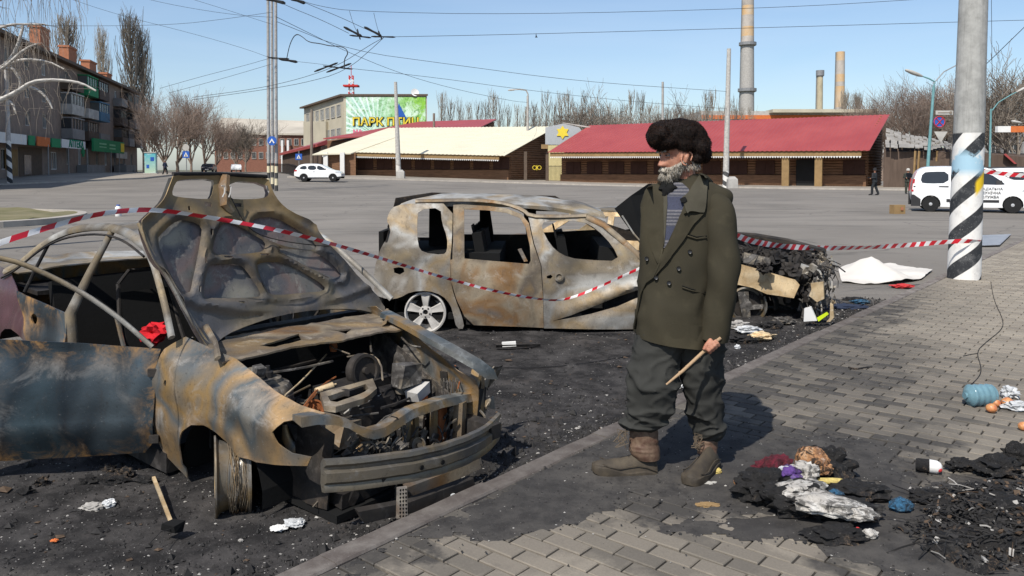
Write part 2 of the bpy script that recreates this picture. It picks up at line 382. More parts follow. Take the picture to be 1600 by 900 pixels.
# near pavement
pv = tag(thing('pavement', None, None), kind='structure'); del_ = [pv.pop(k) for k in ('label', 'category') if k in pv]
def ring_poly(pts, z0, z1): return [Vector((p.x, p.y, z0)) for p in pts], [Vector((p.x, p.y, z1)) for p in pts]
MB().hexa(*ring_poly([KP(-6, .001), KP(70, .001), KP(70, 45), KP(-6, 45)], -.3, -.012)).build('paving_bed', MAT['joint'], pv)
SP = 16.5                        # beyond this row the joints are left to the material
MB().hexa(*ring_poly([KP(SP, .002), KP(69, .002), KP(69, 44), KP(SP, 44)], -.02, -.001)).build('far_paving', MAT['paving'], pv)
def paver_mesh(L=.2, W=.1, g=.0085):
    a, b, c = L / 2 - g / 2, W / 2 - g / 2, .004
    lo = [(-a, -b, -.03), (a, -b, -.03), (a, b, -.03), (-a, b, -.03)]; mi = [(x, y, -c) for x, y, _ in lo]
    hi = [(-a + c, -b + c, 0), (a - c, -b + c, 0), (a - c, b - c, 0), (-a + c, b - c, 0)]
    return lo + mi + hi, [(8, 9, 10, 11)] + [(k * 4 + i, k * 4 + (i + 1) % 4, k * 4 + 4 + (i + 1) % 4, k * 4 + 4 + i) for k in (0, 1) for i in range(4)]
pvV, pvF = paver_mesh(); pvV = np.array(pvV)
pm = bpy.data.meshes.new('paver'); pm.from_pydata(pvV.tolist(), [], pvF); pm.materials.append(MAT['paver'])
cells = []
for i in range(-20, int(SP / .1)):
    for j in range(-1, 70):
        t = .1 + .2 * j + (.1 if i % 2 else 0); s = i * .1 + .05
        L = .2
        if t < 0: continue
        if t - .1 < -.001: t = .05; L = .1
        p = KP(s, t)
        if p.y < 2.6: continue
        px = 800 + FPX * p.x / p.y
        if px < 250 or px > 1780: continue
        cells.append((p.y, p, L))
cells.sort(key=lambda c: (0 if (265 + 1990 / c[0]) < 925 and -20 < 800 + FPX * c[1].x / c[0] < 1620 else 1, c[0]))
bv, bf, bt = [], [], []
ca, sa = math.cos(KA - R(90)), math.sin(KA - R(90))
for n, (d, p, L) in enumerate(cells):
    dz = rnd.gauss(0, .0016); rx, ry = rnd.gauss(0, .010), rnd.gauss(0, .007); rz = rnd.gauss(0, .008)
    if n < 298 and L == .2:
        o = link('paver', pm, pv, (p.x, p.y, dz)); o.rotation_euler = (rx, ry, KA - R(90) + rz)
    else:
        v = pvV.copy(); v[:, 0] *= L / .2; v[:, 2] += dz + v[:, 1] * rx - v[:, 0] * ry
        b = len(bv) * 12; bv.append(np.stack([v[:, 0] * ca - v[:, 1] * sa + p.x, v[:, 0] * sa + v[:, 1] * ca + p.y, v[:, 2]], 1)); bf += [tuple(b + i for i in f) for f in pvF]; bt.append(rnd.random())
me = bpy.data.meshes.new('paver_field'); me.from_pydata(np.vstack(bv).tolist(), [], bf); me.materials.append(MAT['paver'])
at = me.attributes.new('tone', 'FLOAT', 'POINT'); at.data.foreach_set('value', np.repeat(bt, 12).astype(np.float32)); link('paver_field', me, pv, None, 'stuff')
for k in range(-4, 68):
    L = .997; s = k + .5
    a = [KP(s - L / 2, -.13), KP(s + L / 2, -.13), KP(s + L / 2, -.003), KP(s - L / 2, -.003)]; dz = rnd.gauss(.004, .003)
    m = MB(); n = 8; rs = []
    for q in range(n + 1):
        f = q / n; wob = .006 * fbm(s + f, 1, 0, 3)
        A = KP(s - L / 2 + L * f, -.13 + wob); B = KP(s - L / 2 + L * f, -.003 + wob * .3); zt = dz + .004 * fbm(s + f, 7, 0, 4)
        rs.append([Vector((A.x, A.y, -.2)), Vector((A.x, A.y, zt - .012)), Vector((A.x, A.y, zt)) + KN * .015, Vector((B.x, B.y, zt)) - KN * .008, Vector((B.x, B.y, zt - .01)), Vector((B.x, B.y, -.2))])
    m.rings(rs).build('kerb_stone', MAT['kerb'], pv)
# far pavements: slabs with a pale kerb, following the rise of the ground
MAT['slab'] = mat('pale_pavement', (.33, .29, .24), var=.35, scale=.25, bs=8)
MAT['palekerb'] = mat('pale_kerb', (.42, .38, .33), var=.3, scale=2)
def strip(name, pts, w, h=.13, kerb=True):
    """pavement strip: pts = front edge polyline, w = vector across; top follows the ground"""
    o = tag(thing(name, None, None), kind='structure'); [o.pop(k) for k in ('label', 'category') if k in o]
    fine = []
    for a, b in zip(pts, pts[1:]):
        n = max(1, int((Vector(b) - Vector(a)).length / 4)); fine += [Vector(a).lerp(Vector(b), i / n) for i in range(n)]
    fine.append(Vector(pts[-1])); W = Vector(w)
    rs = []; ks = []
    for p in fine:
        q = p + W; n = W.normalized(); row = []
        zz = lambda v, d: Vector((v.x, v.y, gz(v.x, v.y) + d))
        rs.append([zz(p + n * .15, -.2), zz(p + n * .15, h)] + [zz(p.lerp(q, f), h) for f in (.25, .5, .75, 1)] + [zz(q, -.2)])
        ks.append([zz(p, -.2), zz(p, h), zz(p + n * .148, h + .003), zz(p + n * .148, -.2)])
    MB().rings(rs).build('paving', MAT['slab'], o)
    if kerb: MB().rings(ks).build('kerb', MAT['palekerb'], o)
strip('far_pavement', [(-24, 85, 0), (-3, 84, 0), (4, 82, 0), (31, 64, 0), (60, 52, 0)], (9, 14, 0))
strip('far_pavement', [(-90, 52, 0), (-44, 60, 0), (-36, 78, 0), (-44, 140, 0)], (-22, 14, 0))
# traffic island, left
MAT['grass'] = mat('island_turf', (.12, .115, .05), var=.45, scale=1.2, col2=(.20, .17, .10), bs=20, bump=.6)
ip = chaikin([(-40, 21.4), (-17, 21.6), (-14.7, 22.6), (-14.0, 25), (-14.9, 28.4), (-17.5, 30.5), (-22, 31.3), (-42, 32)], 2)
isl = thing('traffic_island', 'low traffic island of thin turf inside a pale kerb', 'island')
def offs(poly, d):
    c = Vector((-28, 26.5)); return [tuple(Vector(p) + (c - Vector(p)).normalized() * d) for p in poly]
kin = offs(ip, .3)
m = MB(); n = len(ip)
m.rings([[(x, y, -.3) for x, y in ip], [(x, y, .10) for x, y in ip], [(x, y, .11) for x, y in kin], [(x, y, -.3) for x, y in kin]], cap=False).build('kerb', MAT['palekerb'], isl)
panel('turf', kin, lambda x, y: (x, y, .07 + .12 * fbm(x, y, 0, .5)), MAT['grass'], isl, step=.5, thick=.1)
# ================================================================== BACKGROUND
M_ = MAT
M_['brick'] = mat('old_brick', (.27, .205, .165), var=.35, scale=1.2, col2=(.19, .15, .125), bs=6, bump=.3)
M_['redbrick'] = mat('chimney_brick', (.42, .17, .09), var=.3, scale=3)
M_['glass'] = mat('dark_glass', (.035, .04, .045), rough=.12, bump=0, Specular_IOR_Level=.7)
M_['curt'] = mat('pane_with_curtain', (.16, .17, .17), rough=.2, bump=0, var=.5, scale=.7)
M_['white'] = mat('white_paint', (.72, .71, .68), var=.12, scale=2)
M_['offwhite'] = mat('weathered_white', (.5, .48, .44), var=.35, scale=1.5)
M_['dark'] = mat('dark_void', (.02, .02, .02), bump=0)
M_['brown'] = mat('brown_fascia', (.13, .095, .07), var=.3)
M_['green'] = mat('green_sign', (.03, .24, .10), var=.12, bump=0)
M_['teal'] = mat('teal_paint', (.16, .33, .34), var=.25, scale=5)
M_['blue'] = mat('blue_paint', (.03, .11, .42), var=.15, bump=0)
M_['bluebal'] = mat('blue_balcony', (.10, .22, .33), var=.3)
M_['red'] = mat('red_paint', (.5, .04, .04), var=.15, bump=0)
M_['grey'] = mat('grey_render', (.26, .25, .24), var=.3, scale=.8)
M_['steel'] = mat('grey_steel', (.30, .30, .30), rough=.5, metal=.4, var=.3)
M_['conc'] = mat('pole_concrete', (.42, .40, .37), var=.3, scale=2.0, bs=25)
M_['black'] = mat('black_paint', (.02, .02, .022), bump=0)
M_['orange'] = mat('orange_paint', (.62, .17, .05), var=.25)
M_['yellow'] = mat('yellow_paint', (.78, .60, .06), var=.12, bump=0)
M_['cream'] = mat('cream_metal_roof', (.66, .61, .46), var=.12, scale=.4, rough=.5, st=(1, 4, 1))
M_['redroof'] = mat('red_metal_roof', (.28, .045, .042), var=.2, scale=.3, rough=.45, col2=(.34, .065, .058))
M_['log'] = mat('brown_logs', (.25, .135, .075), var=.5, scale=3, st=(.4, .4, 3), bs=15)
M_['logtan'] = mat('tan_timber', (.30, .195, .09), var=.3, scale=2)
M_['shutter'] = mat('dark_shutters', (.06, .028, .02), var=.3)
M_['wire'] = mat('black_wire', (.03, .03, .032), bump=0)
M_['bark'] = mat('grey_bark', (.25, .21, .17), var=.35, scale=1.5, bump=0)
M_['barkred'] = mat('reddish_bark', (.26, .195, .155), var=.35, scale=1.5, bump=0)
M_['barkpale'] = mat('pale_poplar_bark', (.26, .225, .18), var=.3, scale=.6, bump=0)
M_['birch'] = mat('birch_bark', (.62, .59, .54), var=.6, scale=9, st=(1, 1, 4), col2=(.2, .18, .16))
M_['shedroof'] = mat('broken_slate', (.36, .34, .31), var=.45, scale=1.2)
M_['shedwall'] = mat('shed_boards', (.12, .085, .065), var=.4, scale=1, st=(3, 3, .5))
def win(parent, M, w, h, frame='offwhite', pane='glass', mull=1, name='window'):
    """window part at matrix M (x right, y up, z out): frame ring + mullions, pane as sub-part"""
    m = MB(); b = .09
    for x in (-w / 2 + b / 2, w / 2 - b / 2): m.box((x, 0, .03), (b, h, .1))
    for y in (-h / 2 + b / 2, h / 2 - b / 2): m.box((0, y, .032), (w - 2 * b, b, .1))
    for k in range(mull): m.box((-w / 2 + w * (k + 1) / (mull + 1), 0, .03), (.06, h - 2 * b, .07))
    o = m.build(name, M_[frame], parent); o.matrix_local = M
    MB().box((0, 0, -.02), (w - .02, h - .02, .03)).build('pane', M_[pane], o); return o
# ---------------------------------------------------------------- apartment block, left
A0 = Vector((-48.2, 75, 0)); AD = Vector((-.247, .969, 0)).normalized(); AN = Vector((AD.y, -AD.x, 0))
def AF(t, z, o=0): p = A0 + AD * t + AN * o; return Vector((p.x, p.y, z))
def pt(px): k = (px - 800) / FPX; return (-48.2 - 75 * k) / (.247 + .969 * k)
ab = thing('apartment_block', 'long old four storey brick apartment block with shops, balconies and roof chimneys', 'building')
fr = lambda o: axes((0, 0, 0), (0, 1, 0), (0, 0, 1))
T0, T1, ZT = -26, 62, 14.2
wins = []
def AM(t, z, o): return axes(AF(t, z, o), AD, (0, 0, 1))
balc = [(pt(97), 5.2), (pt(124), 5.0), (pt(143), 5.2)] + [(t, 3.6) for t in (45.4, 50.2, 54.6, 58.6)]
holes = []
for t in (-22, -15, -8, -2.5, 2.5, 8, 13.5):
    for z in (6.9, 9.8, 12.7): holes.append((t, z, 1.5, 1.55))
for t, wd in balc:
    for z in (6.9, 9.8, 12.7): holes.append((t + wd / 2, z - .2, 1.4, 1.9))
for t in (-20, -11, 1.5, 11, 16.5): holes.append((t, 2.6, 2.3, 2.0))
for t in (22, 27, 31, 35.5, 40.5, 46, 52, 57.5): holes.append((t, 3.2, 1.3, 2.0))
panel('wall', [(T0, .1), (T1, .1), (T1, ZT), (T0, ZT)], lambda u, v: AF(u, v, 0), M_['brick'], ab, [[(a - w_ / 2, b - h_ / 2), (a + w_ / 2, b - h_ / 2), (a + w_ / 2, b + h_ / 2), (a - w_ / 2, b + h_ / 2)] for a, b, w_, h_ in holes], step=3, thick=.4)
MB().hexa([AF(T0, 0, -.5), AF(T1, 0, -.5), AF(T1, 0, -12), AF(T0, 0, -12)], [AF(T0, ZT, -.5), AF(T1, ZT, -.5), AF(T1, ZT, -12), AF(T0, ZT, -12)]).build('core', M_['brick'], ab)
for a, b, w_, h_ in holes: win(ab, AM(a, b, -.16), w_, h_, 'white' if rnd.random() < .3 else 'offwhite', 'curt' if rnd.random() < .3 else 'glass', 1 + (w_ > 1.4))
m = MB(); m.hexa([AF(T0, ZT, .9), AF(T1 + .5, ZT, .9), AF(T1 + .5, ZT, -12.8), AF(T0, ZT, -12.8)], [AF(T0, ZT + .35, .9), AF(T1 + .5, ZT + .35, .9), AF(T1 + .5, ZT + .35, -12.8), AF(T0, ZT + .35, -12.8)])
rf = m.build('roof', M_['brown'], ab)
MB().hexa([AF(T0, ZT + .36, .6), AF(T1, ZT + .36, .6), AF(T1, ZT + .36, -12.4), AF(T0, ZT + .36, -12.4)], [AF(T0, ZT + 2.2, -5.8), AF(T1, ZT + 2.2, -5.8), AF(T1, ZT + 2.2, -6), AF(T0, ZT + 2.2, -6)]).build('roof_slope', M_['shedroof'], rf)
for px, zt, L in ((90, 17.6, 3.4), (131, 17.0, 3.6), (161, 16.5, 3.6), (185, 15.9, 3.0)):
    t = pt(px); m = MB(); zz = Vector((0, 0, 1))
    q = lambda a, o, z: AF(t + a, z, o)
    m.hexa([q(-L / 2, -1, ZT + .2), q(L / 2, -1, ZT + .2), q(L / 2, -2.1, ZT + .2), q(-L / 2, -2.1, ZT + .2)], [q(-L / 2, -1, zt), q(L / 2, -1, zt), q(L / 2, -2.1, zt), q(-L / 2, -2.1, zt)])
    m.hexa([q(-L / 2 - .1, -.9, zt), q(L / 2 + .1, -.9, zt), q(L / 2 + .1, -2.2, zt), q(-L / 2 - .1, -2.2, zt)], [q(-L / 2 - .1, -.9, zt + .25), q(L / 2 + .1, -.9, zt + .25), q(L / 2 + .1, -2.2, zt + .25), q(-L / 2 - .1, -2.2, zt + .25)])
    m.build('chimney', M_['redbrick'], rf)
def bx4(m, t0, t1, z0, z1, o0, o1): m.hexa([AF(t0, z0, o0), AF(t1, z0, o0), AF(t1, z0, o1), AF(t0, z0, o1)], [AF(t0, z1, o0), AF(t1, z1, o0), AF(t1, z1, o1), AF(t0, z1, o1)])
kinds = ['offwhite', 'grey', 'bluebal', 'brown', 'offwhite', 'grey', 'shedwall', 'offwhite', 'brown', 'grey', 'offwhite', 'grey']
ki = 0
for ci, (t, wd) in enumerate(balc):
    for ri, z in enumerate((5.4, 8.3, 11.2)):
        kd = M_[['grey', 'offwhite', 'brown', 'shedwall', 'offwhite', 'green', 'grey', 'bluebal', 'shedwall', 'brown', 'shedwall', 'grey', 'grey', 'brown', 'brown', 'shedwall', 'grey', 'grey', 'offwhite', 'brown', 'offwhite'][ci * 3 + ri]]
        m = MB(); bx4(m, t, t + wd, z - .15, z + 1.05, .02, 1.25); b = m.build('balcony', kd, ab)
        if (ci + ri) % 3 != 2:
            m = MB(); bx4(m, t + .1, t + wd - .1, z + 1.05, z + 2.25, .02, 1.1); m.build('glazing', M_['curt' if (ci + ri) % 2 else 'glass'], b)
            m = MB()
            for k in range(5): a = t + .05 + (wd - .18) * k / 4; bx4(m, a, a + .12, z + 1.05, z + 2.4, 1.12, 1.2)
            bx4(m, t, t + wd, z + 2.26, z + 2.42, .02, 1.28); m.build('frame', kd, b)
# shop signs on the block
def slab(t0, t1, z0, z1, o0, o1, mt, name, parent): m = MB(); bx4(m, t0, t1, z0, z1, o0, o1); return m.build(name, M_[mt], parent)
slab(T0, pt(104), 4.25, 4.5, .03, 1.6, 'brown', 'canopy', ab)
for a, b, mt in ((-40, 12, 'white'), (16, 26, 'green'), (30, 51, 'orange'), (54, 69, 'green')):
    slab(pt(a) if a > -30 else T0, pt(b), 4.0, 4.95, 1.62, 1.72, mt, 'shop_sign', ab)
ph = slab(pt(71), pt(110), 4.05, 5.0, 1.62, 1.74, 'white', 'pharmacy_sign', ab)
M_['txtgreen'] = mat('green_letters', (.01, .22, .13), bump=0); 
text('АПТЕКА', 1.15, M_['txtgreen'], ph, AM((pt(77) + pt(111)) / 2, 4.55, 1.76), .03, .03, 1.3)
m = MB(); 
for a, b in ((.55, .2), (.2, .55)): bx4(m, pt(104) - a, pt(104) + a, 3.7 - b, 3.7 + b, 1.8, 1.95)
m.build('pharmacy_cross', M_['green'], ab)
gs = slab(pt(124), pt(175), 3.95, 5.6, 1.5, 1.75, 'green', 'green_sign', ab)
M_['palegreen'] = mat('pale_green_print', (.25, .55, .33), bump=0)
slab(pt(133), pt(145), 4.9, 5.1, 1.77, 1.78, 'palegreen', 'print_line', gs); slab(pt(133), pt(145), 4.5, 4.65, 1.77, 1.78, 'palegreen', 'print_line', gs)
slab(pt(150), pt(160), 4.85, 5.1, 1.77, 1.78, 'palegreen', 'print_line', gs); slab(pt(150), pt(160), 4.4, 4.6, 1.77, 1.78, 'palegreen', 'print_line', gs)
slab(pt(169), pt(174.6), 4.15, 5.4, 1.77, 1.78, 'yellow', 'print_square', gs)
slab(pt(176), pt(193), 3.3, 4.3, .5, .62, 'offwhite', 'shop_sign', ab)
for px in (48, 82, 113, 153, 167): 
    t = pt(px); MB().tube([AF(t, .3, 1.7), AF(t, 4.2, 1.7)], .07, 6).build('canopy_post', M_['steel'], ab)
slab(pt(10), pt(28), 1.0, 3.6, -.1, .06, 'logtan', 'shop_front', ab); slab(pt(30), pt(66), .9, 3.9, -.05, .05, 'brown', 'shop_front', ab)
slab(pt(37), pt(48), 1.1, 3.1, .06, .1, 'curt', 'shop_door', ab)
m = MB()
for k in range(6): bx4(m, pt(188) + .0, pt(178) + 3.0, 1 + k * .25, 1.25 + k * .25, .05, 2.6 - k * .35)
m.build('steps', M_['grey'], ab)
slab(pt(120), pt(150), .6, 2.2, .05, 1.2, 'grey', 'plinth', ab); slab(pt(175), pt(191), .6, 2.3, .3, 2.0, 'grey', 'stair_wall', ab)
# ---------------------------------------------------------------- trees
def limb(m, p, d, L, r, lev, rn, up, nk, spread, crook=.18, segs=3, ratio=.62, rmin=.006):
    pts = [p]; q = p.copy(); dd = d.copy()
    for i in range(segs):
        dd = (dd + Vector((rn.gauss(0, crook), rn.gauss(0, crook), rn.gauss(0, crook) + up * .25))).normalized()
        q = q + dd * (L / segs); pts.append(q.copy())
    m.tube(pts, [max(rmin, r * (1 - .55 * i / segs)) for i in range(segs + 1)], 3 if lev < 2 else 5, False)
    if lev <= 0: return
    for k in range(nk):
        f = .3 + .7 * (k + rn.random()) / nk; i = min(segs - 1, int(f * segs)); b = pts[i].lerp(pts[i + 1], f * segs - i)
        ax = dd.orthogonal().normalized(); ax.rotate(Matrix.Rotation(rn.random() * 6.28, 3, dd))
        nd = (dd * math.cos(spread) + ax * math.sin(spread)).normalized()
        limb(m, b, nd, L * ratio * rn.uniform(.75, 1.15), max(rmin, r * .5 * (1.25 - f * .5)), lev - 1, rn, up, nk, spread, crook, segs, ratio, rmin)
def tree_mesh(seed, H, r, lev=4, nk=5, up=.35, spread=.75, trunk=.3, ratio=.62, rmin=.012, crook=.18, mt='bark'):
    rn = random.Random(seed); m = MB(); t = MB()
    t.tube([(0, 0, -.3), (rn.gauss(0, .05), rn.gauss(0, .05), H * trunk * .5), (rn.gauss(0, .1), rn.gauss(0, .1), H * trunk)], [r * 1.3, r, r * .85], 8)
    p = Vector(t.v[-1]) * 0 + Vector((0, 0, H * trunk * .9))
    for k in range(nk + 1):
        a = rn.random() * 6.28; sp = rn.uniform(.1, spread)
        limb(m, Vector((0, 0, H * trunk * rn.uniform(.75, 1))), Vector((math.cos(a) * math.sin(sp), math.sin(a) * math.sin(sp), math.cos(sp))), H * (1 - trunk) * rn.uniform(.42, .6), r * .6, lev - 1, rn, up, nk, spread * .8, crook, 3, ratio, rmin)
    return m.mesh('crown', M_[mt]), t.mesh('trunk', M_[mt])
def poplar_mesh(seed, H, W, r, n=60, rmin=.02, mt='barkpale', tw=4):
    rn = random.Random(seed); m = MB(); t = MB()
    t.tube([(0, 0, -.3), (0, 0, H * .5), (rn.gauss(0, .1), rn.gauss(0, .1), H * .97)], [r, r * .6, rmin], 6)
    for k in range(n):
        z = H * (.10 + .8 * rn.random() ** .9); a = rn.random() * 6.28
        wd = W * (.3 + .7 * math.sin(min(1, (z / H + .12)) * math.pi * .93) ** .7) * rn.uniform(.5, 1.1)
        L = min(H * .3, H * 1.0 - z) * rn.uniform(.6, 1.05); x, y = math.cos(a), math.sin(a)
        pts = [Vector((0, 0, z)), Vector((x * wd * .55, y * wd * .55, z + L * .28)), Vector((x * wd * .9, y * wd * .9, z + L * .62)), Vector((x * wd, y * wd, z + L))]
        m.tube(pts, [max(rmin, r * .3), max(rmin, r * .18), rmin, rmin * .7], 3, False)
        for j in range(tw):
            f = rn.uniform(.2, .95) * 3; i = int(f); b = pts[i].lerp(pts[i + 1], f - i)
            m.tube([b, b + Vector((rn.gauss(0, .16) * W, rn.gauss(0, .16) * W, L * rn.uniform(.2, .38)))], [rmin * .8, rmin * .5], 3, False)
    return m.mesh('crown', M_[mt]), t.mesh('trunk', M_[mt])
def plant(ms, name, label, loc, sc=1, rz=0, group=None, cat='tree', szz=1):
    o = thing(name, label, cat, loc, rz, group); o.scale = (sc, sc, sc * szz); link('crown', ms[0], o); link('trunk', ms[1], o); return o
PM = [poplar_mesh(i + 10, 14, 1.15, .16, 46, .022) for i in range(5)]
BM = [tree_mesh(i + 40, 10, .15, 4, 6, .4, .8, .18, .66, .016, mt='bark') for i in range(3)]
BR = [tree_mesh(i + 60, 13, .2, 4, 6, .5, .7, .13, .64, .011, mt='barkred') for i in range(3)]
i = 0
px = 690
tops = {690: 150, 720: 148, 745: 152, 780: 160, 840: 165, 900: 160, 935: 145, 1000: 160, 1070: 145, 1110: 150, 1180: 160}
while px < 1185:
    Y = 138 + rnd.uniform(-9, 14); top = rnd.choice([142, 150, 156, 160, 164, 168]) - (8 if 690 < px < 760 else 0); p = P(px, top, Y); g = gz(p.x, Y); H = p.z - g
    plant(PM[i % 5], 'poplar_tree', 'bare upright poplar in the row behind ' + ('the cream barn' if px < 855 else 'the star gable' if px < 925 else 'the red barn left of the fur hat' if px < 1008 else 'the red barn above the fur hat' if px < 1112 else 'the red barn around the tall chimney'), (p.x, Y, g), H / 14, rnd.random() * 6, 'poplars in the row behind the barns')
    px += rnd.uniform(9, 15); i += 1
for px, top, Y in ((905, 160, 118), (935, 152, 116), (962, 163, 121), (1025, 172, 120), (1055, 158, 118), (885, 175, 115), (1085, 176, 117), (830, 182, 118)):
    p = P(px, top, Y); plant(BM[i % 3], 'bushy_tree', 'spreading bare bushy tree ' + {905: 'right of the star gable', 935: 'tallest of those between the gate and the fur hat', 962: 'nearest the fur hat on its left side', 1025: 'beside the grey pole behind the fur hat', 1055: 'directly above the fur hat', 885: 'directly above the yellow star', 1085: 'low over the red roof right of the fur hat', 830: 'below the curved street lamp'}[px], (p.x, Y, .2), (p.z - .2) / 10.0, rnd.random() * 6, 'bushy trees behind the barns'); i += 1
PB = [poplar_mesh(90 + i, 30, 2.3, .4, 150, .035, 'barkpale', 5) for i in range(2)]
for px, top, Y, lab, k, s_ in ((203, 22, 150, 'tallest bare poplar with a dense crown behind the apartment block', 0, 1.25), (222, 42, 152, 'bare poplar leaning against the tallest poplar, right side of it', 1, 1.0), (160, 42, 160, 'slim bare poplar standing between the roof chimneys of the block', 1, .75), (104, 26, 120, 'broad bare poplar above the leftmost roof chimney', 0, 1.35), (1322, 142, 210, 'pale poplar left of the pair beyond the red barn gable', 1, 1.1), (1340, 146, 205, 'pale poplar right of the pair beyond the red barn gable', 0, 1.2)):
    p = P(px, top, Y); g = gz(p.x, Y); H = p.z - g; o = plant(PB[k], 'poplar_tree', lab, (p.x, Y, g), H / 30 * s_, px, None, szz=1 / s_)
for px, top, Y, lab in ((255, 128, 112, 'bare street tree nearest the tall poplar'), (275, 125, 118, 'tallest bare street tree in the clump beside the road'), (297, 150, 126, 'middle bare street tree above the pedestrian sign'), (318, 152, 135, 'dark bare street tree with a flat crown beside the road'), (336, 178, 150, 'short bare street tree at the far end of the road'), (236, 165, 104, 'low bare tree against the end of the block'), (383, 178, 150, 'pale bare tree in front of the brick building'), (368, 200, 158, 'small pale bare tree before the white roof')):
    p = P(px, top, Y); g = gz(p.x, Y); plant((BR if px < 340 else BM)[i % 3], 'street_tree', lab, (p.x, Y, g), (p.z - g) / (13 if px < 340 else 10), rnd.random() * 6); i += 1
for px, top, Y, lab in ((1380, 132, 118, 'reddish bare tree just right of the red barn gable'), (1403, 122, 124, 'reddish bare tree left of the teal lamp'), (1425, 112, 118, 'tall reddish bare tree behind the lamp head'), (1448, 118, 112, 'reddish bare tree behind the leaning teal lamp post'), (1474, 100, 120, 'tallest reddish bare tree left of the striped pole'), (1500, 120, 118, 'reddish bare tree behind the striped pole'), (1560, 100, 70, 'grey bare tree right of the striped pole'), (1592, 84, 64, 'grey bare tree at the right edge of the view'), (1535, 150, 110, 'low bare tree in the gap right of the striped pole'), (1362, 158, 140, 'small bare tree over the barn gable peak')):
    p = P(px, top, Y); plant((BR if Y > 100 else BM)[i % 3], 'bare_tree', lab, (p.x, Y, 0), p.z / (13 if Y > 100 else 10), rnd.random() * 6); i += 1
# birch reaching in from the left edge
bt = thing('birch_tree', 'white barked birch reaching in from the left with drooping twigs', 'tree', (-12.4, 14.0, -.08))
def LQ(px, py, Y): return P(px, py, Y) - Vector((-12.4, 14.0, -.08))
m = MB(); m.tube([(0, 0, -.2), (.15, .1, 3), (.1, 0, 6), (.5, 0, 9)], [.2, .17, .13, .05], 9); m.build('trunk', M_['birch'], bt, 60)
rn = random.Random(5); m = MB(); tw = MB()
brs = [[(-110, 215), (-20, 170), (0, 157), (25, 145), (50, 128), (75, 125), (105, 126), (128, 130), (150, 142)], [(-110, 80), (-30, 50), (0, 43), (20, 38), (45, 38), (70, 38)], [(-110, 160), (-20, 120), (12, 100), (25, 80), (34, 50), (36, 40)],
       [(12, 100), (40, 92), (75, 96), (100, 108)], [(12, 100), (24, 112), (32, 126), (30, 140)], [(40, 134), (60, 140), (75, 155), (82, 170)], [(-100, 130), (0, 110), (12, 100), (40, 75), (60, 68)], [(-60, 170), (0, 150), (20, 160), (25, 178)], [(-60, 40), (0, -5), (40, -18), (90, -10)], [(-60, 20), (0, -40), (60, -60), (110, -40)]]
for bi, b in enumerate(brs):
    Y = 13 + (bi * 37 % 17) / 9; pts = [LQ(x, y, Y) for x, y in chaikin(b, 1, False)]; n = len(pts); r0 = .05 if bi in (0, 2, 8) else .03
    MB().tube(pts, [r0 * (1 - .8 * k / n) + .004 for k in range(n)], 6).build('branch', M_['birch'], bt, 60)
    for k in range(46 if bi in (1, 8, 9, 6) else 16):
        q = pts[rn.randrange(n // 3, n)]; L = rn.uniform(.3, 1.1) * (1.0 if bi in (1, 8, 9) else .5); x = rn.uniform(-.3, .35); y = rn.gauss(0, .2)
        tw.tube([q, q + Vector((x * .6, y, -.05 * L)), q + Vector((x, y, -.5 * L)), q + Vector((x * 1.1, y, -L))], [.005, .0035, .003, .002], 3, False)
tw.build('twigs', M_['bark'], bt, 0, None, 'stuff', False)
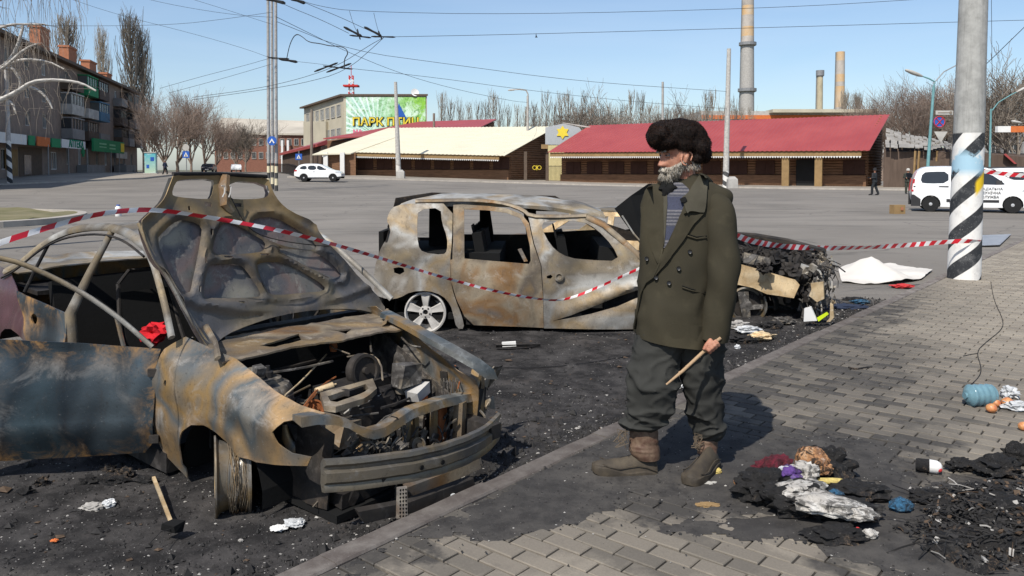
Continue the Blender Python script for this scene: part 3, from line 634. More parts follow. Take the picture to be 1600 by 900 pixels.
# ---------------------------------------------------------------- barns
def extr(m, loop, off): m.hexa([Vector(p) for p in loop], [Vector(p) + Vector(off) for p in loop])
def barn(label, F0, F1, dep, ze0, ze1, zr, roofm, rec, posts, door=None, zb=0, name='barn', ovr=.8):
    b = thing(name, label, 'building'); F0, F1 = Vector(F0), Vector(F1); d = (F1 - F0).normalized(); L = (F1 - F0).length; D = Vector(dep); dn = D.normalized(); W = D.length
    def q(t, s_, z): p = F0 + d * t + dn * s_; return Vector((p.x, p.y, z))
    ze = lambda t: ze0 + (ze1 - ze0) * t / L
    # corrugated roof sheet
    rs = []; n = int(L / .22)
    for k in range(n + 1):
        t = -ovr * .3 + (L + ovr * 1.2) * k / n; dz = .05 * (k % 2); rs.append([q(t, -.15, ze(t) - .1 + dz), q(t, W * .5, (ze(t) + zr) / 2 - .03 + dz), q(t, W + .3, zr + .05 + dz), q(t, W + .3, zr + .01 + dz), q(t, -.15, ze(t) - .14 + dz)])
    MB().rings(rs).build('roof', M_[roofm], b)
    m = MB(); m.hexa([q(0, 0, ze(0) - .58), q(L, 0, ze(L) - .58), q(L, .12, ze(L) - .58), q(0, .12, ze(0) - .58)], [q(0, 0, ze(0) - .15), q(L, 0, ze(L) - .15), q(L, .12, ze(L) - .15), q(0, .12, ze(0) - .15)]); m.build('fascia', M_['logtan'], b)
    m = MB(); n = int(L / .24)
    for k in range(n): t = L * k / n; m.add([q(t, -.04, ze(t) - .60), q(t + .12, -.04, ze(t) - .78), q(t + .24, -.04, ze(t) - .60), q(t, -.01, ze(t) - .60), q(t + .12, -.01, ze(t) - .78), q(t + .24, -.01, ze(t) - .60)], [(0, 1, 2), (5, 4, 3), (0, 3, 4, 1), (1, 4, 5, 2)])
    m.build('scalloped_trim', M_['white'], b, kind='stuff')
    # log walls: each course a rounded log
    def logs(a, bb, s0, s1, z0, z1, cut=None):
        m = MB(); z = z0; 
        while z < z1:
            A = q(a, s0, z + .13); B = q(bb, s1, z + .13)
            if cut:
                f = max(0, (z + .2 - cut[0]) / max(.01, cut[1] - cut[0])); 
                if f > .97: break
                A = A.lerp(B, f)
            m.tube([A, B], .14, 6); z += .26
        return m
    logs(0, L, rec, rec, zb - .2, ze(0) - .3).build('log_wall', M_['log'], b)
    logs(L, L, rec, W, zb - .2, ze(L) - .3).build('end_wall', M_['log'], b)
    extr(mm := MB(), [q(L - .1, 0, ze(L) - .2), q(L - .1, W, ze(L) - .2), q(L - .1, W, zr - .05)], -d * .1); mm.build('gable_boards', M_['log'], b)
    logs(L + .02, L + .02, 0, W, ze(L) - .2, zr - .1, (ze(L) - .2, zr)).build('gable_logs', M_['log'], b, kind='stuff')
    mm = MB(); mm.hexa([q(0, W, zb - .5), q(L, W, zb - .5), q(L, W + .15, zb - .5), q(0, W + .15, zb - .5)], [q(0, W, zr - .1), q(L, W, zr - .1), q(L, W + .15, zr - .1), q(0, W + .15, zr - .1)]); mm.build('back_wall', M_['log'], b)
    mm = MB(); mm.hexa([q(0, rec, zb - .5), q(0, W, zb - .5), q(.15, W, zb - .5), q(.15, rec, zb - .5)], [q(0, rec, ze(0) - .3), q(0, W, zr - .2), q(.15, W, zr - .2), q(.15, rec, ze(0) - .3)]); mm.build('end_wall', M_['log'], b)
    mm = MB(); mm.hexa([q(0, rec - .4, zb - .5), q(L, rec - .4, zb - .5), q(L, rec, zb - .5), q(0, rec, zb - .5)], [q(0, rec - .4, zb + 1.0), q(L, rec - .4, zb + 1.0), q(L, rec, zb + 1.0), q(0, rec, zb + 1.0)]); mm.build('plinth_boards', M_['log'], b)
    n = posts
    for k in range(n):
        t = L * (k + .6) / n
        if door and door[0] - 1.5 < t < door[1] + .5: continue
        o = MB().box((0, 0, 0), (1.9, .09, 1.35)).box((0, -.03, 0), (.07, .1, 1.35)).build('shutter', M_['shutter'], b); o.matrix_local = Matrix.Translation(q(t, rec - .2, zb + 1.75)) @ Matrix.Rotation(math.atan2(d.y, d.x), 4, 'Z')
    if door:
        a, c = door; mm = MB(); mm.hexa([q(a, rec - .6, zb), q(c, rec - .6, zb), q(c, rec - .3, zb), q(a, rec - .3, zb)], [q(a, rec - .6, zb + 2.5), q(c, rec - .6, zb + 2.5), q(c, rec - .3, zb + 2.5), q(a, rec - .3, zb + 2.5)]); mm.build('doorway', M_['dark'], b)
        for t in (a - .5, c + .5):
            mm = MB(); mm.hexa([q(t - .33, 0.15, zb), q(t + .33, 0.15, zb), q(t + .33, .4, zb), q(t - .33, .4, zb)], [q(t - .33, 0.15, zb + 2.7), q(t + .33, 0.15, zb + 2.7), q(t + .33, .4, zb + 2.7), q(t - .33, .4, zb + 2.7)]); mm.build('door_post', M_['logtan'], b)
    return b, q, L, W
rb, rq, rL, rW = barn('long log barn with sloping red metal roof and dark doorway near its right end', (4.3, 90, 0), (31.2, 71.2, 0), (5.2, 7.5, 0), 3.65, 3.4, 6.95, 'redroof', 2.6, 12, (26.6, 28.6), .05)
cb, cq, cL, cW = barn('long log barn with a pale cream metal roof beside the white car', (-22.5, 94.5, 0), (-1.5, 91, 0), (6.3, 10, 0), 3.85, 3.3, 7.0, 'cream', 2.4, 9, None, .55)
# hipped wing of the cream roof
m = MB(); a = [P(488, 241, 92), P(548, 239.5, 93), P(625, 212, 100), P(560, 216, 101)]; m.hexa([v - Vector((0, 0, .12)) for v in a], a); m.build('wing_roof', M_['cream'], cb)
m = MB(); a = [P(506, 283, 93), P(556, 283, 93.5), P(556, 283, 99), P(506, 283, 99)]; m.hexa([Vector((v.x, v.y, .3)) for v in a], [Vector((v.x, v.y, 3.6)) for v in a]); m.build('wing_wall', M_['log'], cb)
m = MB(); a = [P(504, 243, 92.6), P(514, 243, 92.6)]; m.box((P(509, 260, 92.6).x, 92.6, 1.9), (.5, .3, 3.4)).box((P(535, 260, 92.6).x, 92.6, 1.9), (.5, .3, 3.4)); m.build('wing_posts', M_['white'], cb)
bb = thing('rear_barn', 'red metal roof rising behind the cream barn roof', 'building')
a = [P(505, 216, 108), P(740, 204, 108), P(776, 186, 118), P(655, 190, 118)]; MB().hexa([v - Vector((0, 0, .15)) for v in a], a).build('roof', M_['redroof'], bb)
a = [P(506, 218, 109), P(741, 206, 109), P(772, 188, 118), P(657, 192, 118)]; MB().hexa([Vector((v.x, v.y, .2)) for v in a], [v - Vector((0, 0, .25)) for v in a]).build('wall', M_['log'], bb)
# star shed and gate between the barns
st = thing('star_shed', 'grey metal gable with a big yellow star over a yellow fence panel', 'shed')
Yg = 97; V_ = lambda px, py, Y=Yg: P(px, py, Y)
M_['greymetal'] = mat('grey_sheet', (.42, .44, .45), rough=.5, var=.2, st=(6, 1, .5))
MB().hexa([V_(852, 226), V_(925, 226), V_(905, 199), V_(880, 193), V_(852, 199)], [V_(852, 226, 97.3), V_(925, 226, 97.3), V_(905, 199, 97.3), V_(880, 193, 97.3), V_(852, 199, 97.3)]).build('gable', M_['greymetal'], st)
MB().hexa([V_(878, 191), V_(882, 193), V_(932, 202), V_(930, 199)], [V_(878, 191, 101), V_(882, 193, 101), V_(932, 202, 101), V_(930, 199, 101)]).build('roof', M_['offwhite'], st)
c = V_(879, 207); sp = []
for k in range(12): a = k * math.pi / 6 + math.pi / 2; r_ = .82 if k % 2 == 0 else .5; sp.append(Vector((c.x + r_ * math.cos(a), Yg - .1, c.z + r_ * math.sin(a))))
MB().hexa(sp, [v + Vector((0, .08, 0)) for v in sp]).build('star', M_['yellow'], st)
M_['paleyel'] = mat('pale_yellow_panel', (.60, .52, .27), var=.2)
MB().hexa([V_(856, 286), V_(887, 286), V_(887, 227), V_(856, 227)], [V_(856, 286, 97.2), V_(887, 286, 97.2), V_(887, 227, 97.2), V_(856, 227, 97.2)]).build('fence_panel', M_['paleyel'], st)
gt = thing('grille_gate', 'open metal grille gate in front of the yellow panel', 'gate')
m = MB()
for px in range(858, 886, 2): m.tube([V_(px, 287, 93), V_(px, 258, 93)], .025, 4)
m.tube([V_(856, 260, 93), V_(886, 260, 93)], .03, 4); m.build('bars', M_['black'], gt)
for px in (821, 855, 885): m = MB(); p = V_(px, 240, 93); m.box((p.x, 93, 1.9), (.35, .35, 3.6)); m.build('post', M_['brown'], gt)
em = thing('gate_emblem', 'round golden scroll emblem on the dark log end wall by the gate', 'emblem'); c = V_(839, 262, 92.2); m = MB()
for k in (-.28, .28): m.tube([(c.x + k + .22 * math.cos(a * .6), 92.2, c.z + .22 * math.sin(a * .6)) for a in range(12)], .035, 5)
m.tube([(c.x, 92.2, c.z - .3), (c.x, 92.2, c.z + .3)], .035, 5); m.build('scroll', M_['yellow'], em)
tag(MB().box(tuple(V_(851, 229, 92.4)), (.8, .08, .5)).build('name_board', M_['logtan']), 'small tan name board at the corner of the cream barn', 'sign')
# park building with the big mural
pb = thing('mural_building', 'three storey cream building with a large green mural lettered ПАРК ПТИЦ', 'building')
Ym = 130
c0, c1 = P(537, 150, Ym), P(667, 153, Ym); 
M_['creamwall'] = mat('cream_render', (.50, .45, .34), var=.2, scale=.3)
far = Vector((-13.5, 27, 0))
MB().hexa([Vector((c0.x, Ym, 0)), Vector((c1.x, Ym, 0)), Vector((c1.x, Ym, 0)) + far, Vector((c0.x, Ym, 0)) + far], [Vector((c0.x, Ym, c0.z)), Vector((c1.x, Ym, c0.z)), Vector((c1.x, Ym, c0.z)) + far, Vector((c0.x, Ym, c0.z)) + far]).build('wall', M_['creamwall'], pb)
MB().hexa([Vector((c0.x - .5, Ym - .3, c0.z)), Vector((c1.x + .2, Ym - .3, c0.z)), Vector((c1.x, Ym, c0.z)) + far, Vector((c0.x - .9, Ym, c0.z)) + far], [Vector((c0.x - .5, Ym - .3, c0.z + .3)), Vector((c1.x + .2, Ym - .3, c0.z + .3)), Vector((c1.x, Ym, c0.z + .3)) + far, Vector((c0.x - .9, Ym, c0.z + .3)) + far]).build('roof', M_['brown'], pb)
fd = far.normalized()
for r_ in range(3):
    for k in range(7):
        p = Vector((c0.x, Ym, 3.0 + r_ * 3.9)) + fd * (3 + k * 3.9); win(pb, axes(p + Vector((-.05, -.02, .6)), fd, (0, 0, 1)) @ Matrix.Rotation(math.pi, 4, 'Y'), 2.6, 2.0, 'offwhite', 'curt', 2)
def mural():
    t = NT('mural_print'); co = t.coord(); sx = t.n('ShaderNodeSeparateXYZ'); t.l(co, sx.inputs[0]); X, Z = sx.outputs[0], sx.outputs[2]
    n1 = t.noise(.45, 7, .65, .5); n2 = t.noise(1.6, 6, .7, 1)
    g = t.mix(t.rng(X, -4, 5), (.42, .66, .55), (.25, .52, .06)); g = t.mix(t.rng(n1, .45, .6), g, (.62, .78, .62)); g = t.mix(t.rng(n2, .5, .62, 0, .8), g, (.10, .27, .06))
    # rays of the fountain on the left
    a = t.math('ARCTAN2', t.math('SUBTRACT', Z, -3.0), t.math('ADD', X, 1.5)); w_ = t.math('SINE', t.math('MULTIPLY', a, 42)); g = t.mix(t.math('MULTIPLY', t.rng(w_, .2, 1, 0, .8), t.rng(X, .5, -2.5)), g, (.8, .88, .86))
    g = t.mix(t.rng(Z, -2.0, -3.6, 0, .8), g, (.55, .68, .45)); return t.done(g, .5)
mo = MB().box((0, 0, 0), (c1.x - c0.x - .6, .12, (P(0, 152, Ym).z - P(0, 215, Ym).z))).build('mural', mural(), pb, loc=((c0.x + c1.x) / 2 + .1, Ym - .1, (P(0, 152, Ym).z + P(0, 215, Ym).z) / 2))
tri = [P(623, 161, Ym - .2), P(636, 186, Ym - .2), P(618, 188, Ym - .2)]; MB().hexa(tri, [v + Vector((0, .05, 0)) for v in tri]).build('blue_wing', M_['blue'], pb)
x0, x1 = P(551, 191, Ym).x, P(655, 191, Ym).x; zt = P(0, 191, Ym).z
for mt, off, bo, nm in (('black', .26, .11, 'lettering_outline'), ('yellow', .34, .035, 'lettering')):
    me = text_mesh('ПАРК ПТИЦ', 1.75, .02, 0, bo, 1.0); xs_ = [v.co.x for v in me.vertices]; s_ = (x1 - x0) / (max(xs_) - min(xs_)); me.materials.append(M_[mt]); o = link(nm, me, pb); o.matrix_local = Matrix.Translation(((x0 + x1) / 2, Ym - off, zt)) @ Matrix.Rotation(R(90), 4, 'X') @ Matrix.Diagonal((s_, 1, 1, 1))
M_['pink'] = mat('pink_print', (.75, .2, .3), bump=0)
text('НА', .85, M_['pink'], pb, Matrix.Translation(P(559, 206, Ym - .2)) @ Matrix.Rotation(R(90), 4, 'X'), .02, .05, 1.3)
dsh = thing('satellite_dish', 'white satellite dish on the right roof corner of the mural building', 'dish', tuple(P(648, 152, Ym)))
MB().lathe([(.02, .0), (.35, .06), (.65, .22), (.66, .24), (.3, .12), (.0, .08)], 14, Matrix.Rotation(R(70), 4, 'X') @ Matrix.Rotation(.3, 4, 'Y')).build('bowl', M_['white'], dsh, 40, loc=(0, 0, .7)); MB().tube([(0, 0, -.5), (0, 0, .7)], .06, 6).build('stand', M_['steel'], dsh)
# lattice mast red and white
ms = thing('lattice_mast', 'thin red and white lattice mast behind the mural building', 'mast', (P(549, 150, 230).x, 230, 0))
zt = P(0, 118, 230).z; m = MB(); m2 = MB()
for k in range(24):
    z0, z1 = zt * k / 24, zt * (k + 1) / 24; w0 = 1.3 - .8 * k / 24; q = m if k % 2 else m2
    for a, b in ((-1, -1), (1, -1), (1, 1), (-1, 1)): q.tube([(a * w0, b * w0, z0), (a * w0, b * w0, z1)], .14, 4)
    q.tube([(-w0, -w0, z0), (w0, -w0, z1)], .1, 4); q.tube([(w0, -w0, z0), (-w0, -w0, z1)], .1, 4)
m.box((0, 0, zt - 3), (4.2, 3, .5)).box((0, 0, zt - 6), (4, 3, .3)); m.tube([(0, 0, zt), (0, 0, zt + 3)], .12, 4); m.build('red_sections', M_['red'], ms); m2.build('white_sections', M_['white'], ms)
# brick building with a pale roof at the end of the street
eb = thing('brick_hall', 'low red brick building with a long pale roof at the end of the street', 'building'); Ye = 175
a = [P(335, 232, Ye), P(520, 232, Ye), P(520, 190, Ye + 14), P(345, 184, Ye + 14)]; a0 = P(335, 207, Ye); a1 = P(505, 209, Ye)
MB().hexa([Vector((a0.x, Ye - .5, a0.z - .4)), Vector((a1.x, Ye - .5, a1.z - .4)), P(525, 191, Ye + 14) - Vector((0, 0, .4)), P(346, 184, Ye + 14) - Vector((0, 0, .4))], [Vector((a0.x, Ye - .5, a0.z)), Vector((a1.x, Ye - .5, a1.z)), P(525, 191, Ye + 14), P(346, 184, Ye + 14)]).build('roof', mat('pale_roof', (.5, .45, .37), var=.3, scale=.15), eb)
M_['hallbrick'] = mat('hall_brick', (.24, .11, .075), var=.3)
MB().hexa([Vector((a0.x, Ye, .3)), Vector((a1.x, Ye, .3)), Vector((a1.x, Ye + 13, .3)), Vector((a0.x, Ye + 13, .3))], [Vector((a0.x, Ye, a0.z - .3)), Vector((a1.x, Ye, a1.z - .3)), Vector((a1.x, Ye + 13, a1.z - .3)), Vector((a0.x, Ye + 13, a0.z - .3))]).build('wall', M_['hallbrick'], eb)
for px in range(342, 500, 11):
    for py in (222, 243): win(eb, Matrix.Translation(P(px, py, Ye - .05)) @ Matrix.Rotation(R(90), 4, 'X'), .95, 1.5, 'offwhite', 'glass', 1)
for px in (441, 450): p = P(px, 235, Ye - 1); MB().box((p.x, p.y, 4), (.45, .3, 8)).build('column', M_['white'], eb)
cbx = thing('cream_annex', 'plain cream annex block left of the mural building', 'building')
a = [P(474, 190, 150), P(502, 196, 140)]; MB().hexa([Vector((a[0].x, 150, 0)), Vector((a[1].x + 1, 139, 0)), Vector((a[1].x + 6, 145, 0)), Vector((a[0].x + 3, 158, 0))], [Vector((a[0].x, 150, a[0].z)), Vector((a[1].x + 1, 139, a[0].z - .6)), Vector((a[1].x + 6, 145, a[0].z - .6)), Vector((a[0].x + 3, 158, a[0].z))]).build('wall', M_['creamwall'], cbx)
ht = thing('kiosk_row', 'low dark kiosk row with a red roof edge behind the pedestrian sign', 'kiosk')
a = [P(436, 243, 120), P(496, 229, 99)]; MB().hexa([a[0], a[1], a[1] + Vector((1, 1, .3)), a[0] + Vector((4, 1, .3))], [a[0] + Vector((0, 0, .35)), a[1] + Vector((0, 0, .35)), a[1] + Vector((1, 1, .9)), a[0] + Vector((4, 1, .9))]).build('roof', M_['redroof'], ht)
MB().hexa([Vector((v.x, v.y, .3)) for v in (a[0] + Vector((.4, .3, 0)), a[1] + Vector((.4, .3, 0)), a[1] + Vector((1, 1, 0)), a[0] + Vector((4, 1, 0)))], [v for v in (a[0] + Vector((.4, .3, 0)), a[1] + Vector((.4, .3, 0)), a[1] + Vector((1, 1, .2)), a[0] + Vector((4, 1, .2)))]).build('wall', M_['shedwall'], ht)
rl = thing('railing', 'black metal railing along the pavement left of the white car', 'railing'); m = MB()
for k in range(40): p = P(433 + k * .9, 262, 118 - k * 1.0); q = Vector((p.x, p.y, gz(p.x, p.y))); m.tube([q, q + Vector((0, 0, 1.3))], .03, 4)
for h in (.15, 1.3): m.tube([Vector((p.x, p.y, gz(p.x, p.y) + h)) for p in (P(433, 262, 118), P(450, 262, 98), P(468, 262, 79))], .035, 4)
m.build('bars', M_['black'], rl)
# industrial hall and chimneys behind the red barn
ih = thing('factory_hall', 'long white factory hall with an orange band behind the red barn', 'building'); Yf = 200
a = [P(1095, 177, Yf), P(1385, 174, Yf)]
MB().hexa([Vector((a[0].x, Yf, 0)), Vector((a[1].x, Yf, 0)), Vector((a[1].x, Yf + 20, 0)), Vector((a[0].x, Yf + 20, 0))], [Vector((a[0].x, Yf, a[0].z + .6)), Vector((a[1].x, Yf, a[1].z)), Vector((a[1].x, Yf + 20, a[1].z)), Vector((a[0].x, Yf + 20, a[0].z + .6))]).build('wall', M_['offwhite'], ih)
p = P(1240, 183, Yf - .2); MB().box((p.x, Yf - .15, p.z), (46, .2, 1.0)).build('orange_band', M_['orange'], ih)
p = P(1290, 173, Yf - 3); MB().box((p.x, Yf, p.z), (26, 6, .8)).build('roof_box', M_['creamwall'], ih)
for px in range(1150, 1380, 24): p = P(px, 189, Yf - .1); MB().box((p.x, Yf - .1, p.z), (2.4, .2, .9)).build('window', M_['glass'], ih)
def stack(label, px, Y, top, rt, rb, bands, rings, cap=None):
    s_ = thing('factory_chimney', label, 'chimney', (P(px, 180, Y).x, Y, 0)); H = P(px, top, Y).z
    prof = lambda z: rb + (rt - rb) * z / H
    z = 0
    for z1, mt in bands + [(H, bands[-1][1])]:
        z1 = min(z1, H)
        if z1 <= z: continue
        MB().lathe([(prof(z), z), (prof((z + z1) / 2), (z + z1) / 2), (prof(z1), z1)], 20).build('shaft', M_[mt], s_, 40); z = z1
    for zr in rings: MB().lathe([(prof(zr) * 1.02, zr - .4), (prof(zr) + .9, zr), (prof(zr) + .9, zr + 1.1), (prof(zr) + .75, zr + 1.1), (prof(zr) + .75, zr + .1)], 16).build('platform', M_['steel'], s_)
    if cap: MB().lathe([(rt * 1.0, H - cap), (rt * 1.45, H - cap * .8), (rt * 1.45, H), (rt * .9, H)], 16).build('cap', M_['steel'], s_)
    for a in (2.6,): MB().tube([(prof(0) * math.cos(a) * 1.05, -prof(0) * 1.05 * math.sin(-a) - 0, 0), (rt * math.cos(a) * 1.08, rt * 1.05 * math.sin(a), H)], .25, 4).build('ladder', M_['steel'], s_)
M_['oldyellow'] = mat('yellowed_concrete', (.44, .38, .26), var=.3, scale=.5); M_['oldorange'] = mat('faded_orange', (.55, .33, .13), var=.35, scale=.2, col2=(.5, .42, .33)); M_['oldwhite'] = mat('faded_white_band', (.52, .47, .42), var=.4, scale=.25)
zf = lambda y, Y: P(800, y, Y).z
stack('tallest concrete chimney with two platforms and orange bands at its top', 1167, 300, -60, 1.9, 2.95, [(zf(71, 300), 'conc'), (zf(57, 300), 'oldwhite'), (zf(42, 300), 'oldorange'), (zf(24, 300), 'oldwhite'), (zf(9, 300), 'oldorange'), (zf(-5, 300), 'oldwhite'), (zf(-60, 300), 'oldorange')], [zf(143, 300), zf(71, 300)])
stack('short thin chimney with a flared cap above the red roof', 1280.5, 220, 110, .75, .95, [(99, 'oldyellow')], [], 1.8)
stack('striped orange and white brick chimney right of the thin one', 1312, 300, 81, 1.5, 1.95, [(zf(168, 300), 'oldwhite'), (zf(135, 300), 'oldorange'), (zf(128, 300), 'oldwhite'), (zf(116, 300), 'oldorange'), (zf(108, 300), 'oldwhite'), (zf(95, 300), 'oldwhite'), (zf(81, 300), 'oldorange')], [], None)
# ruined shed and low buildings on the right
sh = thing('ruined_shed', 'tumbledown shed with a broken pale slate roof behind the van', 'shed'); Ys = 70
a = [P(1384, 233, Ys), P(1492, 236, Ys - 3), P(1486, 226, Ys + 7), P(1384, 204, Ys + 7)]
b0, b1 = Vector(a[0]), Vector(a[1]); rs_ = []
for i_ in range(16):
    for j in range(5):
        u0, u1, v0, v1 = i_ / 16, (i_ + .97) / 16, j / 5, (j + 1.05) / 5
        q = lambda u, v: a[0].lerp(a[1], u).lerp(a[3].lerp(a[2], u), v) + Vector((0, 0, .05 * (4 - j) * 0))
        if rnd.random() < .07: continue
        dz = Vector((rnd.uniform(-.05, .05), rnd.uniform(-.1, .1), rnd.uniform(0, .18))); ps = [q(u0, v0), q(u1, v0), q(u1, v1), q(u0, v1)]
        MB().hexa([p_ + dz for p_ in ps], [p_ + dz + Vector((0, 0, .06)) for p_ in ps]).build('slate_sheet', M_['shedroof'], sh)
MB().hexa([Vector((a[0].x + .2, Ys + .8, -.3)), Vector((a[1].x, Ys - 2.2, -.3)), Vector((a[2].x, Ys + 7, -.3)), Vector((a[3].x, Ys + 7, -.3))], [Vector((a[0].x + .2, Ys + .8, 3.2)), Vector((a[1].x, Ys - 2.2, 3.1)), Vector((a[2].x, Ys + 7, 3.6)), Vector((a[3].x, Ys + 7, 4.6))]).build('wall', M_['shedwall'], sh)
for px in (1428, 1434, 1462): p = P(px, 250, Ys - 1.6); MB().tube([(p.x, p.y, 0), (p.x + .1, p.y, 3.2)], .1, 5).build('post', M_['logtan'], sh)
MB().hexa([P(1437, 262, 68), P(1470, 262, 68), P(1470, 252, 68), P(1437, 252, 68)], [P(1437, 262, 68.3), P(1470, 262, 68.3), P(1470, 252, 68.3), P(1437, 252, 68.3)]).build('board', M_['brown'], sh)
lb = thing('low_building', 'low dark building with a red roof corner behind the white cars', 'building')
MB().hexa([P(1532, 300, 60), P(1610, 300, 60), P(1610, 300, 68), P(1532, 300, 68)], [P(1532, 240, 60), P(1610, 246, 60), P(1610, 240, 68), P(1532, 238, 68)]).build('wall', M_['shedwall'], lb)
MB().hexa([P(1568, 241, 59.5), P(1585, 256, 59.5), P(1589, 256, 59.5), P(1572, 240, 59.5)], [P(1568, 241, 66), P(1585, 256, 66), P(1589, 256, 66), P(1572, 240, 66)]).build('roof_edge', M_['redroof'], lb)
fh = thing('grey_house', 'small grey house seen between the trees right of the striped pole', 'house'); MB().box((P(1552, 215, 110).x, 112, 3.2), (6, 8, 7)).build('wall', M_['grey'], fh)
for k in (-1.5, 1.5): win(fh, Matrix.Translation((P(1552, 215, 110).x + k, 107.95, 4.5)) @ Matrix.Rotation(R(90), 4, 'X'), 1.2, 1.4)
sg = thing('shop_board', 'white and orange fascia board at the right edge', 'sign'); p = P(1557, 202, 50); q = P(1577, 202, 50); r_ = P(1640, 202, 50)
MB().box(((p.x + q.x) / 2, 50, p.z), (q.x - p.x, .3, .38)).build('white_end', M_['white'], sg); MB().box(((r_.x + q.x) / 2, 50, p.z), (r_.x - q.x, .28, .38)).build('orange_end', M_['orange'], sg)
MB().tube([(p.x + 4, 50.2, -.08), (p.x + 4, 50.2, p.z)], .08, 6).build('post', M_['steel'], sg)
# ---------------------------------------------------------------- poles, lamps, signs
def stripes(name, base, period, lean, c1=(.70, .68, .64), c2=(.03, .032, .035), z1=None, topc=(.42, .4, .37), paint=False, z0=0):
    t = NT(name); co = t.coord(); sx = t.n('ShaderNodeSeparateXYZ'); t.l(co, sx.inputs[0])
    a = t.math('DIVIDE', t.math('ARCTAN2', sx.outputs[1], sx.outputs[0]), 2 * math.pi)
    n1 = t.noise(6, 6, .65); n2 = t.noise(40, 5, .75); n6 = t.noise(2.2, 6, .6)
    ph_ = t.math('ADD', t.math('DIVIDE', sx.outputs[2], period), t.math('ADD', t.math('MULTIPLY', a, lean), t.math('MULTIPLY', n2, .012)))
    fr_ = t.math('FRACT', t.math('ADD', ph_, base)); e = t.math('MULTIPLY', t.rng(fr_, 0, .015), t.rng(fr_, .485, .47))
    d1 = t.mix(t.rng(n1, .5, .7, 0, .6), c1, tuple(x * .62 for x in c1)); d2 = t.mix(t.rng(n1, .5, .68, 0, .7), c2, (.12, .12, .12))
    d2 = t.mix(t.rng(n2, .62, .66, 0, .8), d2, (.4, .39, .37)); d1 = t.mix(t.rng(n2, .30, .37, .6, 0), d1, (.2, .19, .18)); c = t.mix(e, d1, d2)
    if paint:
        m1 = t.math('MULTIPLY', t.math('MULTIPLY', t.rng(sx.outputs[2], 1.5, 1.62), t.rng(sx.outputs[2], 1.95, 1.8)), t.rng(n6, .46, .5)); c = t.mix(m1, c, (.33, .5, .6))
        m2 = t.math('MULTIPLY', t.math('MULTIPLY', t.rng(t.math('SUBTRACT', sx.outputs[2], sx.outputs[0]), 1.16, 1.22), t.rng(t.math('SUBTRACT', sx.outputs[2], sx.outputs[0]), 1.42, 1.36)), t.math('MULTIPLY', t.rng(sx.outputs[0], .02, .06), t.rng(n6, .3, .36))); c = t.mix(m2, c, (.70, .47, .02))
    if z1:
        tp = t.mix(t.rng(n1, .35, .65), topc, tuple(x * .68 for x in topc)); st_ = t.noise(9, 4, .6, st=(3, 3, .15)); tp = t.mix(t.rng(st_, .5, .75, 0, .5), tp, (.16, .16, .15)); tp = t.mix(t.rng(n2, .32, .4, .5, 0), tp, (.15, .145, .14))
        c = t.mix(t.rng(t.math('ADD', sx.outputs[2], t.math('MULTIPLY', n2, .02)), z1, z1 + .02), c, tp)
    t.bump(n2, .3, .004); return t.done(c, .75)
def pole(name, label, cat, base, top, r0, r1, m, n=20):
    base = Vector(base); top = Vector(top); o = thing(name, label, cat, tuple(base)); d = top - base
    MB().rings([[Vector((d.x * f + (r0 + (r1 - r0) * f) * math.cos(6.2832 * k / n), d.y * f + (r0 + (r1 - r0) * f) * math.sin(6.2832 * k / n), d.z * f)) for k in range(n)] for f in lin(0, 1, 12)]).build('shaft', m, o, 60); return o
bp = G(1506, 436, -.01); tp_ = P(1523, -60, bp.y + .1)
pole('striped_pole', 'thick concrete pole with spiral black and white stripes standing on the kerb', 'pole', bp, tp_ + (tp_ - bp) * .3, .222, .175, stripes('striped_pole_paint', .1, .52, -2.0, z1=P(0, 207, bp.y).z, topc=(.40, .395, .37), paint=True), 32)
def ground_at(px, Y): p = P(px, 265, Y); return Vector((p.x, Y, gz(p.x, Y)))
b = ground_at(15, 66); pole('striped_post', 'slim white post with twisted black stripes left of the shops', 'pole', b, P(9, 100, 66), .21, .13, stripes('striped_post_paint', 0, .9, 1.0, z1=4.0 - b.z, topc=(.5, .48, .46)))
for k, (px, Y, lab) in enumerate(((419.5, 58, 'leftmost steel mast of the trolley wire bundle'), (425.5, 60, 'middle steel mast of the trolley wire bundle'), (431.5, 57.5, 'rightmost steel mast of the trolley wire bundle'))):
    b = ground_at(px, Y); pole('trolley_mast', lab, 'pole', b, P(px - 1, -70, Y), .125, .10, stripes('mast_paint', 0, .9, 0, (.62, .55, .38), (.05, .05, .05), z1=2.0, topc=(.38, .37, .36)), 12)
sgp = thing('road_sign', 'round blue arrow sign on the trolley masts', 'sign', tuple(P(425, 220, 57)))
MB().lathe([(0, -.02), (.33, -.02), (.33, .02), (0, .02)], 20, Matrix.Rotation(R(90), 4, 'X')).build('disc', M_['blue'], sgp)
MB().hexa([(-.2, -.05, -.15), (0, -.05, .17), (.2, -.05, -.15), (.12, -.05, -.18), (0, -.05, .02), (-.12, -.05, -.18)], [(-.2, -.03, -.15), (0, -.03, .17), (.2, -.03, -.15), (.12, -.03, -.18), (0, -.03, .02), (-.12, -.03, -.18)]).build('arrow', M_['white'], sgp)
b = ground_at(623, 88); b2 = b; pole('slim_pole', 'white topped slim pole with a peeling base in front of the cream barn', 'pole', b, P(618, 128, 88), .30, .17, stripes('peeling_paint', .1, 1.4, .6, (.6, .57, .52), (.35, .33, .3), z1=1.6, topc=(.52, .50, .46)))
b = ground_at(1134, 72); pole('slim_pole', 'white pole with a black chevron base in front of the red barn', 'pole', b, P(1139, 76, 72), .28, .18, stripes('chevron_paint', .1, .9, 1.0, (.66, .64, .6), (.06, .06, .06), z1=1.5, topc=(.52, .50, .46)))
